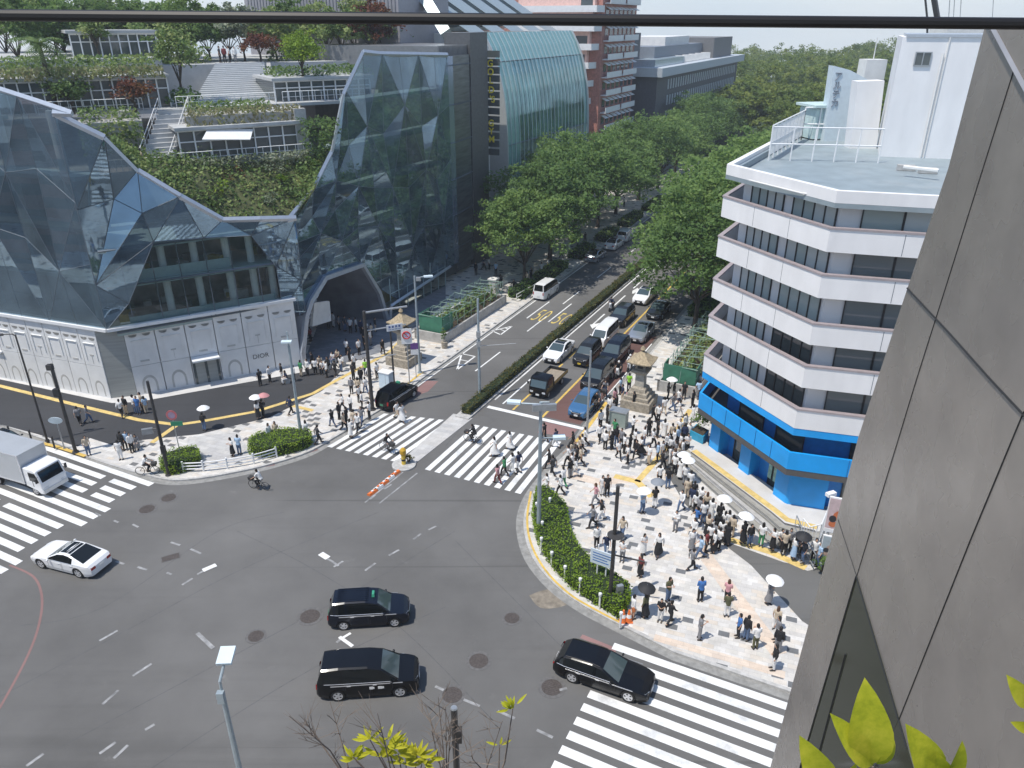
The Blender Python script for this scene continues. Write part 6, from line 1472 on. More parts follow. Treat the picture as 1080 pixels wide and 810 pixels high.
# box truck
def cab_block(mb, x0, x1, hwid, z0, zb, z1, slope): pass
t = thing('box_truck', 'white box truck with a silver body crossing the left crosswalk', 'truck', group=GM)
L_t = 6.2
mb = MB(); Wt = .98
rings = [[(x, y, z) for y, z in ((-w_,z0),(w_,z0),(w_,1.15),(w_*.985,zt),(w_*.9,zt+.06),(-w_*.9,zt+.06),(-w_*.985,zt),(-w_,1.15))] for x, w_, z0, zt in ((3.1,.93,.45,.98),(3.06,.97,.35,1.15),(2.78,.98,.35,2.0),(2.55,.98,.55,2.12),(1.55,.98,.75,2.12))]
mb.loft(rings); mb.build('cab', M['carwhite'], t, 30)
mb = MB(); mb.add([(3.075,-.83,1.22),(3.075,.83,1.22),(2.815,.83,1.98),(2.815,-.83,1.98)], [(0,1,2,3)]); mb.build('windscreen', M['carglass'], t)
for sg in (1,-1):
    mb = MB(); mb.add([(2.95,sg*.992,1.25),(2.05,sg*.992,1.25),(2.05,sg*.985,1.92),(2.72,sg*.985,1.92)], [(0,1,2,3),(3,2,1,0)]); mb.build('side_window', M['carglass'], t)
    mb = MB(); mb.box((3.09,sg*.68,.72), (.06,.34,.2)); mb.build('headlight', M['lens'], t)
    mb = MB(); mb.box((2.98,sg*1.15,1.5), (.08,.16,.34)); mb.tube([(2.9,sg*.95,1.7),(2.98,sg*1.15,1.62)], .02, 5); mb.build('wing_mirror', M['black'], t)
    mb = MB(); mb.box((2.3,sg*.985,1.05), (.05,.012,.5)); mb.build('door_gap', M['black'], t)
mb = MB(); mb.box((-.78,0,2.0), (4.6,2.1,2.25)); mb.build('cargo_box', mat('aluminium_box', (.50,.52,.54), .4, metal=.35, var=.06, scale=.7), t)
mb = MB()
for sg in (1,-1):
    for z in (.9,3.1): mb.box((-.78,sg*1.05,z), (4.62,.05,.07))
    for x in (-3.07,1.51): mb.box((x,sg*1.05,2.0), (.06,.06,2.25))
mb.build('box_edge', M['chrome'], t)
mb = MB(); mb.box((-.3,0,.62), (5.6,.8,.24)); mb.build('chassis', M['black'], t)
mb = MB(); mb.box((3.1,0,.5), (.1,1.9,.28)); mb.build('bumper', M['offwhite'], t)
for x in (2.2,-1.6):
    for sg in (1,-1): wheel(t, x, sg*.9, .38, .24)
rwp, fwp = at(11,510.5), at(40,519); hd = car_dir(rwp, fwp); frt = at(61,518.5)
t.location = (frt[0]-math.cos(hd)*3.1, frt[1]-math.sin(hd)*3.1, .006); t.rotation_euler = (0,0,hd)
# flatbed truck
t = thing('flatbed_truck', 'black cabbed flatbed truck first at the stop line in the middle lane', 'truck', group=GQ)
rings = [[(x, y, z) for y, z in ((-w_,z0),(w_,z0),(w_,1.0),(w_*.97,zt),(w_*.86,zt+.05),(-w_*.86,zt+.05),(-w_*.97,zt),(-w_,1.0))] for x, w_, z0, zt in ((2.35,.80,.45,.85),(2.31,.84,.3,1.02),(2.0,.85,.3,1.78),(1.8,.85,.5,1.86),(.85,.85,.6,1.86))]
mb = MB(); mb.loft(rings); mb.build('cab', M['carblack'], t, 30)
mb = MB(); mb.add([(2.322,-.72,1.08),(2.322,.72,1.08),(2.035,.72,1.74),(2.035,-.72,1.74)], [(0,1,2,3)]); mb.build('windscreen', M['windshield'], t)
for sg in (1,-1):
    mb = MB(); mb.add([(2.2,sg*.862,1.1),(1.2,sg*.862,1.1),(1.2,sg*.845,1.7),(1.95,sg*.845,1.7)], [(0,1,2,3),(3,2,1,0)]); mb.build('side_window', M['carglass'], t)
    mb = MB(); mb.box((2.34,sg*.58,.66), (.06,.3,.16)); mb.build('headlight', M['lens'], t)
    mb = MB(); mb.box((-.85,sg*.88,.98), (3.1,.05,.36)); mb.build('side_board', M['cardark'], t)
    mb = MB(); mb.box((2.2,sg*1.0,1.35), (.07,.14,.24)); mb.build('wing_mirror', M['black'], t)
mb = MB(); mb.box((-.85,0,.82), (3.1,1.72,.1)); mb.build('load_bed', mat('worn_plank_bed', (.30,.25,.19), .8, var=.25, scale=2, stretch=(1,8,1)), t)
mb = MB(); mb.box((-2.38,0,.98), (.05,1.78,.36)); mb.build('tailgate', M['cardark'], t)
mb = MB(); mb.box((.7,0,1.2), (.12,1.7,.8)); mb.build('headboard', M['black'], t)
mb = MB(); mb.box((-.2,0,.55), (4.2,.7,.2)); mb.build('chassis', M['black'], t)
mb = MB(); mb.box((2.385,0,.42), (.015,.33,.16)); mb.build('number_plate', MATS['number_plate_white'], t)
for x in (1.65,-1.4):
    for sg in (1,-1): wheel(t, x, sg*.76, .31)
frt = at(566.5,421); t.location = (frt[0]-math.cos(HD)*2.4, frt[1]-math.sin(HD)*2.4, .006); t.rotation_euler = (0,0,HD)
# ------------------------------------------------------------------ two wheelers
def ring_y(mb, c, R, r, n=18, m=4): 
    mb.tube([(c[0]+R*math.cos(2*math.pi*i/n), c[1], c[2]+R*math.sin(2*math.pi*i/n)) for i in range(n+1)], r, m)
def make_bike():
    t = thing('bicycle', 'x', 'bicycle')
    for x in (.52,-.52):
        mb = MB(); ring_y(mb, (x,0,.34), .32, .025); mb.build('wheel', M['tyre'], t)
    mb = MB(); S_ = [((-.52,0,.34),(-.05,0,.3)),((-.05,0,.3),(-.18,0,.82)),((-.52,0,.34),(-.16,0,.74)),((-.05,0,.3),(.36,0,.74)),((-.16,0,.74),(.36,0,.82)),((.36,0,.86),(.52,0,.34)),((.34,0,.95),(.36,0,.84))]
    for a, b in S_: mb.tube([a, b], .02, 5)
    mb.build('frame', M['cardark'], t); mb = MB(); mb.tube([(.28,.28,1.0),(.36,.1,.97),(.36,-.1,.97),(.28,-.28,1.0)], .016, 5); mb.build('handlebar', M['black'], t)
    mb = MB(); mb.box((-.2,0,.86), (.26,.15,.06), 0, 0, .7); mb.build('saddle', M['black'], t)
    mb = MB(); mb.box((.55,0,.86), (.3,.32,.24), 0, 0, 1.15); mb.build('basket', M['darkpole'], t); return t
def make_scooter():
    t = thing('scooter', 'x', 'scooter')
    for x in (.6,-.6):
        mb = MB(); ring_y(mb, (x,0,.24), .18, .06, 16, 6); mb.build('wheel', M['tyre'], t)
    mb = MB(); mb.loft([[(x, y*w_, z0+zz) for y, zz in ((-1,0),(1,0),(1,hh),(.6,hh+.04),(-.6,hh+.04),(-1,hh))] for x, w_, z0, hh in ((.18,.17,.24,.08),(-.05,.19,.25,.10),(-.2,.2,.3,.34),(-.55,.19,.42,.32),(-.9,.12,.58,.18))]); mb.build('body', M['cardark'], t, 40)
    mb = MB(); mb.loft([[(x, y*w_, z_) for y, z_ in ((-1,z0),(1,z0),(.8,z1),(-.8,z1))] for x, w_, z0, z1 in ((.22,.18,.25,.9),(.34,.17,.28,.98),(.48,.1,.42,.9))]); mb.build('front_shield', M['carwhite'], t, 40)
    mb = MB(); mb.box((-.42,0,.80), (.65,.28,.1), 0, 0, .85); mb.build('saddle', M['black'], t)
    mb = MB(); mb.tube([(.6,0,.24),(.36,0,.95)], .035, 6); mb.tube([(.26,.32,1.05),(.34,0,1.0),(.26,-.32,1.05)], .018, 5); mb.build('handlebar', M['black'], t)
    mb = MB(); mb.ell((.5,0,.80), (.07,.09,.08), 8, 5); mb.build('headlight', M['lens'], t); return t
bike0, scoot0 = make_bike(), make_scooter(); _usedp = set()
def two_wheel(proto, px, hd, label, group=None, z=.006):
    if proto.name in _usedp: c = place_copy(proto, (*at(*px), z), hd, label, group)
    else: _usedp.add(proto.name); c = proto; c.location = (*at(*px), z); c.rotation_euler = (0,0,hd); c['label'] = label
    if group: c['group'] = group
    return c
RIDERS = []
def rider(proto, px, hd, label, plabel, top, bot, hair, helmet=None, group='two wheelers on the roads', z=.006):
    two_wheel(proto, px, hd, label, group, z); RIDERS.append((px, hd, plabel, top, bot, hair, helmet, 'bike' if proto is bike0 else 'scoot', z))
rA_ = SA-math.pi/2
rider(bike0, (274,516), rA_+math.pi+.2, 'bicycle ridden past the white guard rail on the left curve', 'cyclist in a white top riding along the left curve by the guard rail', 'white', 'black', 'dark')
rider(bike0, (409,477), rA_-.15, 'bicycle on the left avenue crosswalk', 'cyclist in dark clothes crossing the left avenue crosswalk', 'black', 'grey', 'dark')
rider(bike0, (499,467), rA_+math.pi, 'bicycle on the right avenue crosswalk near the median', 'cyclist in black crossing beside the median', 'black', 'black', 'dark')
rider(bike0, (157,502), rA_+.6, 'bicycle waiting at the left kerb by the dark pole', 'cyclist in white with dark vest waiting at the left kerb', 'white', 'black', 'dark', z=KZ)
rider(scoot0, (652,397), HD, 'scooter between the dark minivan and the stone lantern', 'scooter rider with a white helmet beside the stone lantern', 'black', 'black', None, 'white')
rider(bike0, (638,419), HD+.1, 'bicycle in the red lane beside the black minivan', 'cyclist in pale top in the red lane', 'grey', 'navy', 'dark')
rider(bike0, (629,432), HD, 'bicycle in the red lane beside the blue hatchback', 'cyclist in dark clothes beside the blue hatchback', 'black', 'black', 'dark')
rider(scoot0, (664,390), HD, 'scooter half hidden behind the stone lantern', 'scooter rider in white behind the stone lantern', 'white', 'black', None, 'white')
rider(scoot0, (644.5,327), SA+math.pi, 'motor scooter in the right turn lane by the hedge', 'scooter rider in dark jacket by the median hedge', 'navy', 'black', None, 'black')
# ================================================================== PEOPLE
def clothmat(n, c): return mat('cloth_'+n, c, .85, var=.12, scale=7)
CLOTH = {'w':('white',(.74,.73,.71)),'k':('black',(.016,.016,.018)),'n':('navy',(.02,.03,.07)),'g':('grey',(.22,.22,.23)),'b':('pale blue',(.36,.50,.66)),'u':('blue',(.05,.16,.42)),'e':('beige',(.52,.43,.32)),
         'o':('olive',(.10,.10,.05)),'r':('dark red',(.19,.035,.035)),'p':('pink',(.58,.30,.32)),'t':('green',(.05,.24,.10)),'j':('denim',(.09,.14,.24)),'l':('lime vest',(.30,.62,.06)),'a':('orange',(.60,.20,.07)),'d':('dark grey',(.06,.06,.065))}
CM = {k: clothmat(v[0].replace(' ','_'), v[1]) for k, v in CLOTH.items()}
HAIRM = {'dark':mat('dark_hair',(.012,.010,.009),.5,var=.2,scale=20),'brown':mat('brown_hair',(.09,.045,.022),.5,var=.2,scale=20),'white':mat('white_cap',(.72,.72,.70),.6),'straw':mat('straw_hat',(.5,.40,.24),.8,var=.15),'black':mat('black_cap',(.015,.015,.016),.5)}
M['shoe'] = mat('dark_shoe', (.03,.028,.027), .6, var=.1); M['eye'] = mat('eye', (.02,.015,.01), .3, var=0)
def pose_joints(p):
    J = dict(pel=(0,0,.90), che=(.0,0,1.28), nek=(.01,0,1.43), hed=(.03,0,1.565))
    for s, n in ((1,'l'),(-1,'r')):
        J['hip'+n]=(0,s*.085,.87); J['kne'+n]=(.025,s*.095,.48); J['ank'+n]=(-.02,s*.10,.085)
        J['sho'+n]=(0,s*.165,1.365); J['elb'+n]=(-.03,s*.225,1.10); J['wri'+n]=(.05,s*.23,.87)
    if p in 'wv':
        f, b = ('l','r') if p == 'w' else ('r','l'); sf = 1 if f == 'l' else -1
        J['kne'+f]=(.19,sf*.09,.51); J['ank'+f]=(.27,sf*.09,.10); J['kne'+b]=(-.03,-sf*.09,.47); J['ank'+b]=(-.33,-sf*.09,.17)
        J['elb'+b]=(.10,-sf*.22,1.12); J['wri'+b]=(.27,-sf*.20,.97); J['elb'+f]=(-.16,sf*.22,1.12); J['wri'+f]=(-.14,sf*.23,.88)
        J['hed']=(.06,0,1.565)
    if p == 'p':
        J['elbl']=(.02,.22,1.11); J['wril']=(.24,.09,1.17); J['elbr']=(.02,-.22,1.11); J['wrir']=(.25,-.07,1.19); J['hed']=(.055,0,1.56)
    if p == 'u': J['elbr']=(.10,-.22,1.14); J['wrir']=(.22,-.12,1.33); J['knel']=(.07,.09,.49); J['ankr']=(-.08,-.10,.09)
    if p == 'i':
        J.update(pel=(0,0,.50), che=(.06,0,.88), nek=(.09,0,1.03), hed=(.13,0,1.165))
        for s, n in ((1,'l'),(-1,'r')): J['hip'+n]=(.03,s*.09,.47); J['kne'+n]=(.42,s*.11,.50); J['ank'+n]=(.40,s*.11,.085); J['sho'+n]=(.07,s*.165,.965); J['elb'+n]=(.12,s*.22,.72); J['wri'+n]=(.32,s*.13,.60)
    if p in 'BS':
        z0 = .93 if p == 'B' else .86
        J.update(pel=(-.2,0,z0), che=(-.04,0,z0+.36), nek=(.01,0,z0+.50), hed=(.06,0,z0+.63))
        for s, n in ((1,'l'),(-1,'r')):
            J['hip'+n]=(-.18,s*.09,z0-.03); J['sho'+n]=(-.02,s*.165,z0+.44); J['elb'+n]=(.10,s*.24,z0+.22); J['wri'+n]=(.27,s*.27,1.04)
            if p == 'B': J['kne'+n]=(.20,s*.11,.84-.14*(s > 0)); J['ank'+n]=(.06-.18*(s > 0)*.6,s*.12,.46-.24*(s > 0))
            else: J['kne'+n]=(.24,s*.15,.80); J['ank'+n]=(.08,s*.15,.36)
    return J
def ering(c, a, b, n=12, tilt=0.0): return [(c[0]+a*math.cos(2*math.pi*j/n)*math.cos(tilt), c[1]+b*math.sin(2*math.pi*j/n), c[2]-a*math.cos(2*math.pi*j/n)*math.sin(tilt)) for j in range(n)]
def lv(a, b, t): return tuple(a[i]+(b[i]-a[i])*t for i in range(3))
def torso(mb, J, g, z0=-.02, top=True, low=True):
    P0, C0, N0 = J['pel'], J['che'], J['nek']; tl = math.atan2(C0[0]-P0[0], C0[2]-P0[2])
    rings = []
    if low: rings += [ering(lv(P0,C0,-.22), .10+g, .135+g, 12, tl), ering(lv(P0,C0,-.08), .118+g, .165+g, 12, tl)]
    rings += [ering(lv(P0,C0,.25), .095+g, .135+g, 12, tl), ering(lv(P0,C0,.62), .108+g, .15+g, 12, tl), ering(C0, .108+g, .165+g, 12, tl), ering(lv(C0,N0,.55), .08+g, .145+g, 12, tl)]
    rings += [ering(lv(C0,N0,.92), .052+g, .065+g, 12, tl)]
    mb.loft(rings)
def remesh(mb, name, mats, voxel=.017, dec=.3, it=4):
    me = mb.mesh(name, mats); o = bpy.data.objects.new(name, me); COL.objects.link(o)
    r = o.modifiers.new('r','REMESH'); r.mode = 'VOXEL'; r.voxel_size = voxel; r.use_smooth_shade = True
    s = o.modifiers.new('s','SMOOTH'); s.iterations = it; s.factor = .5
    d = o.modifiers.new('d','DECIMATE'); d.ratio = dec
    dg = bpy.context.evaluated_depsgraph_get(); m2 = bpy.data.meshes.new_from_object(o.evaluated_get(dg)); bpy.data.objects.remove(o); m2.name = name
    m2.materials.clear(); [m2.materials.append(x) for x in mats]
    return m2
def join_into(me, mb, matidx=0):
    bm = bmesh.new(); bm.from_mesh(me); t = mb.mesh('t', [M['skin']]); n0 = len(bm.faces); bm.from_mesh(t); bm.faces.ensure_lookup_table()
    for f, mi in zip(bm.faces[n0:], mb.m): f.material_index = mi; f.smooth = True
    bm.to_mesh(me); bm.free(); bpy.data.meshes.remove(t)
def make_body(p):
    J = pose_joints(p); mb = MB(); torso(mb, J, -.008)
    mb.tube([lv(J['che'],J['nek'],.7), J['nek'], lv(J['nek'],J['hed'],.55)], [.055,.048,.046], 10)
    h = J['hed']
    mb.loft([ering((h[0]+dx,h[1],h[2]+dz), a, b) for dx,dz,a,b in ((.03,-.115,.03,.028),(.022,-.095,.058,.048),(.01,-.04,.082,.066),(0,.02,.092,.074),(-.006,.07,.082,.068),(-.008,.10,.05,.042),(-.008,.112,.012,.012))])
    mb.ell((h[0]+.096,0,h[2]-.022), (.018,.013,.022), 6, 4); mb.ell((h[0]+.078,0,h[2]-.07), (.013,.022,.009), 6, 4)
    for s in (1,-1): mb.ell((h[0]-.005,s*.076,h[2]-.01), (.02,.010,.028), 6, 4)
    for s, n in ((1,'l'),(-1,'r')):
        H_, K, A = J['hip'+n], J['kne'+n], J['ank'+n]
        mb.tube([lv(H_,K,-.1), lv(H_,K,.35), K, lv(K,A,.35), A], [.088,.078,.055,.055,.037], 10)
        f = Vector((1,0,0)); kd = Vector(A)-Vector(K)
        mb.loft([ering((A[0]-.05,A[1],A[2]-.045), .02,.03), ering((A[0]+.02,A[1],A[2]-.03), .06,.036), ering((A[0]+.0,A[1],A[2]+.02), .045,.036)]); mb.ell((A[0]+.10,A[1],A[2]-.05), (.10,.042,.032), 8, 5)
        S_, E, Wr = J['sho'+n], J['elb'+n], J['wri'+n]
        mb.tube([lv(S_,E,-.12), lv(S_,E,.3), E, lv(E,Wr,.3), Wr], [.055,.046,.037,.036,.025], 8)
        d = (Vector(Wr)-Vector(E)).normalized(); mb.ell(tuple(Vector(Wr)+d*.05), (.036 if abs(d.x) > .6 else .038,.02+.016*abs(d.x),.048 if abs(d.z) > .6 else .026), 8, 5)
    me = remesh(mb, 'body', [M['skin'], M['eye']])
    fb = MB()
    for s in (1,-1): fb.ell((h[0]+.083,s*.030,h[2]+.005), (.008,.013,.008), 6, 4, 1)
    for s, n in ((1,'l'),(-1,'r')):                               # five fingers, bent, the thumb from the side of the palm
        E, Wr = Vector(J['elb'+n]), Vector(J['wri'+n]); d = (Wr-E).normalized(); lat = Vector((1,0,0)) if abs(d.z) > .6 else Vector((0,1,0)); lat = (lat-d*lat.dot(d)).normalized(); cu = d.cross(lat)*(1 if s > 0 else -1)
        if abs(d.z) > .6: cu = Vector((0,-s,0)); 
        for i, (of, ln) in enumerate(((-.030,.060),(-.010,.072),(.010,.078),(.028,.070))):
            b0 = Wr+d*.085+lat*of; m1 = b0+d*ln*.5+cu*.006; fb.tube([b0-d*.02, m1, m1+d*ln*.38+cu*.022], [.009,.0082,.006], 5)
        b0 = Wr+d*.035+lat*.034; fb.tube([b0, b0+lat*.018+d*.028+cu*.008, b0+lat*.02+d*.056+cu*.016], [.010,.009,.007], 5)
    join_into(me, fb); return me
def make_top(p, long=False, dress=False):
    J = pose_joints(p); mb = MB(); torso(mb, J, .018)
    for n in 'lr':
        S_, E, Wr = J['sho'+n], J['elb'+n], J['wri'+n]
        if long: mb.tube([lv(S_,E,-.15), lv(S_,E,.3), E, lv(E,Wr,.5), lv(E,Wr,.94)], [.074,.064,.054,.050,.042], 8)
        else: mb.tube([lv(S_,E,-.15), lv(S_,E,.3), lv(S_,E,.78)], [.074,.068,.066], 8)
    return remesh(mb, 'top', [CM['w']], .02, .35, 3)
def make_trousers(p, short=False):
    J = pose_joints(p); mb = MB(); P0, C0 = J['pel'], J['che']; tl = math.atan2(C0[0]-P0[0], C0[2]-P0[2])
    mb.loft([ering(lv(P0,C0,-.2), .11,.15,12,tl), ering(lv(P0,C0,-.05), .128,.178,12,tl), ering(lv(P0,C0,.12), .115,.158,12,tl)])
    for n in 'lr':
        H_, K, A = J['hip'+n], J['kne'+n], J['ank'+n]
        if short: mb.tube([lv(H_,K,-.12), lv(H_,K,.35), lv(H_,K,.8)], [.102,.10,.095], 9)
        else: mb.tube([lv(H_,K,-.12), lv(H_,K,.35), K, lv(K,A,.4), lv(K,A,.92)], [.102,.096,.078,.072,.064], 9)
    return remesh(mb, 'shorts' if short else 'trousers', [CM['k']], .02, .35, 3)
def make_skirt(p, dress=False):
    J = pose_joints(p); P0, C0 = Vector(J['pel']), Vector(J['che']); mb = MB(); a = [Vector(J['ank'+n]) for n in 'lr']; kn = [Vector(J['kne'+n]) for n in 'lr']
    cx = (kn[0].x+kn[1].x)/2; ax = (a[0].x+a[1].x)/2*.6; sp = abs(a[0].x-a[1].x)
    n = 16; prof = [((P0.x,0,P0.z+.16),.112,.155),((P0.x,0,P0.z-.02),.135,.185),((cx*.7,0,.66),.16+sp*.15,.20),((ax,0,.36),.19+sp*.32,.225),((ax,0,.27),.20+sp*.36,.235)]
    mb.loft([[(c[0]+(x_+.012*math.cos(5*2*math.pi*j/n)*(i > 1))*math.cos(2*math.pi*j/n), c[1]+(y_+.012*math.sin(4*2*math.pi*j/n)*(i > 1))*math.sin(2*math.pi*j/n), c[2]) for j in range(n)] for i, (c, x_, y_) in enumerate(prof)], 0, False, False)
    return mb.mesh('skirt', [CM['k']], 60)
def make_shoes(p, side):
    J = pose_joints(p); mb = MB()
    for n in side:
        A = J['ank'+n]; x, y, z = A[0], A[1], A[2]-.085
        mb.loft([[(x+xx, y+yy*w_, z+zz) for yy, zz in ((-1,.0),(1,.0),(1,.03),(.7,hh),(-.7,hh),(-1,.03))] for xx, w_, hh in ((-.075,.032,.06),(-.04,.040,.10),(.03,.042,.105),(.10,.048,.07),(.17,.046,.05),(.205,.03,.035))])
    return mb.mesh('shoe', [M['shoe']], 50)
def make_hair(p, kind):
    h = pose_joints(p)['hed']; mb = MB()
    def cap(g, zlo=-.02, back=.0):
        R = []
        for t in np.linspace(0, 1, 6):
            a = t*math.pi/2; zz = zlo+(.13+g-zlo)*math.sin(a); rr = math.cos(a)
            R.append([(h[0]-.014+(.094+g)*max(rr,.05)*math.cos(q)*(1 if math.cos(q) < 0 else .92), (.078+g)*max(rr,.05)*math.sin(q), h[2]+zz-(.055 if math.cos(q) < -.2 and t == 0 else 0)+(.045 if math.cos(q) > .5 and t == 0 else 0)) for q in [2*math.pi*j/14 for j in range(14)]])
        mb.loft(R, 0, False, True)
    if kind in ('s',): cap(.012)
    if kind in ('l','b'):
        cap(.016)
        mb.loft([[(h[0]-.02+a*math.cos(q), b*math.sin(q), h[2]+z) for q in [math.pi*.42+math.pi*1.16*j/9 for j in range(10)]]+[(h[0]-.03+a*.55*math.cos(q), b*.8*math.sin(q), h[2]+z) for q in [math.pi*.42+math.pi*1.16*j/9 for j in range(9,-1,-1)]] for z, a, b in ((.08,.085,.075),(0,.105,.092),(-.12,.105,.098),(-.24,.10,.10),(-.30,.085,.085))])
    if kind in ('c','h','m'):
        cap(.02 if kind != 'm' else .035)
        if kind == 'c': mb.loft([[(h[0]+.07+x, y, h[2]+.05+z) for x, y, z in ((0,-.07,0),(.0,.07,0),(.0,.07,.012),(0,-.07,.012))],[(h[0]+.17, y, h[2]+.035+z) for y, z in ((-.05,0),(.05,0),(.05,.012),(-.05,.012))]])
        if kind == 'h': mb.lathe([(.085,.03),(.19,.02),(.19,.03),(.09,.045)], (h[0]-.01,0,h[2]), 16)
    return mb.mesh({'c':'cap','h':'sun_hat','m':'helmet'}.get(kind,'hair'), [HAIRM['dark']], 60)
_C = {}
def cached(f, *a):
    kk = (f.__name__,)+a
    if kk not in _C: _C[kk] = f(*a)
    return _C[kk]
def add_part(me, parent, m=None, idx=0):
    o = bpy.data.objects.new(me.name.split('.')[0], me); COL.objects.link(o); o.parent = parent
    if m is not None: o.material_slots[idx].link = 'OBJECT'; o.material_slots[idx].material = m
    return o
PEOPLE = []
prng = random.Random(77)
def person(loc, rz, pose, top, bot, hair, label, group=None, sc=None):
    t = thing('person', label, 'person', loc, rz, group); s = sc or prng.uniform(.95,1.05); t.scale = (s,)*3
    add_part(cached(make_body, pose), t)
    long = prng.random() < .3 or top in 'kn' and prng.random() < .5
    add_part(cached(make_top, pose, long), t, CM[top])
    kind, c = bot[0], CM[bot[1]]
    if kind == 'T': add_part(cached(make_trousers, pose, False), t, c)
    elif kind == 'H': add_part(cached(make_trousers, pose, True), t, c)
    else: add_part(cached(make_skirt, pose), t, c)
    add_part(cached(make_shoes, pose, 'l'), t); add_part(cached(make_shoes, pose, 'r'), t)
    add_part(cached(make_hair, pose, hair), t, HAIRM[{'s':'dark','l':'dark','b':'brown','c':'white','h':'straw','m':'white'}[hair]])
    return t
def botname(b): return {'T':'trousers','S':'skirt','H':'shorts','D':'dress'}[b[0]]
def describe(top, bot):
    tn, bn = CLOTH[top][0], CLOTH[bot[1]][0]
    if bot[0] == 'S' and top == bot[1]: return 'person in %s dress' % tn
    if bot == 'Tj': return 'person in %s top and jeans' % tn
    if top == bot[1] and bot[0] != 'S': return 'person all in %s' % tn
    return 'person in %s top, %s %s' % (tn, bn, botname(bot))
def umbrella(loc, col, label, tilt=0.0, az=0.0, r=.50):
    t = thing('umbrella', label, 'umbrella', loc, az); mb = MB(); n = 16
    rings = []
    for i in range(6):
        a = i/5; rings.append([((r*a+.004)*math.cos(2*math.pi*j/n)*(1 if j % 2 == 0 else 1-.03*a), (r*a+.004)*math.sin(2*math.pi*j/n)*(1 if j % 2 == 0 else 1-.03*a), .56+.24*(1-a**1.9)-(.0 if j % 2 else .012*a)) for j in range(n)])
    mb.loft(rings, 0, True, False); lo_ = [[(x,y,z-.008) for x,y,z in rg_] for rg_ in rings]; mb.loft(lo_[::-1], 0, False, False)
    mb.build('canopy', col, t, 40)
    mb = MB(); mb.tube([(0,0,-.06),(0,0,.86)], .010, 5); mb.build('shaft', M['greypole'], t); mb = MB(); mb.tube([(0,0,-.1),(0,0,.02)], .018, 6); mb.build('handle', M['black'], t)
    t.rotation_euler = (0, tilt, az); return t
UM = {'w':('white',mat('white_umbrella',(.80,.80,.79),.8,var=.03)),'k':('black',mat('black_umbrella',(.02,.02,.022),.7,var=.1)),'g':('grey',mat('grey_umbrella',(.22,.24,.27),.7,var=.05)),'p':('pink',mat('pink_umbrella',(.55,.25,.25),.7,var=.05))}
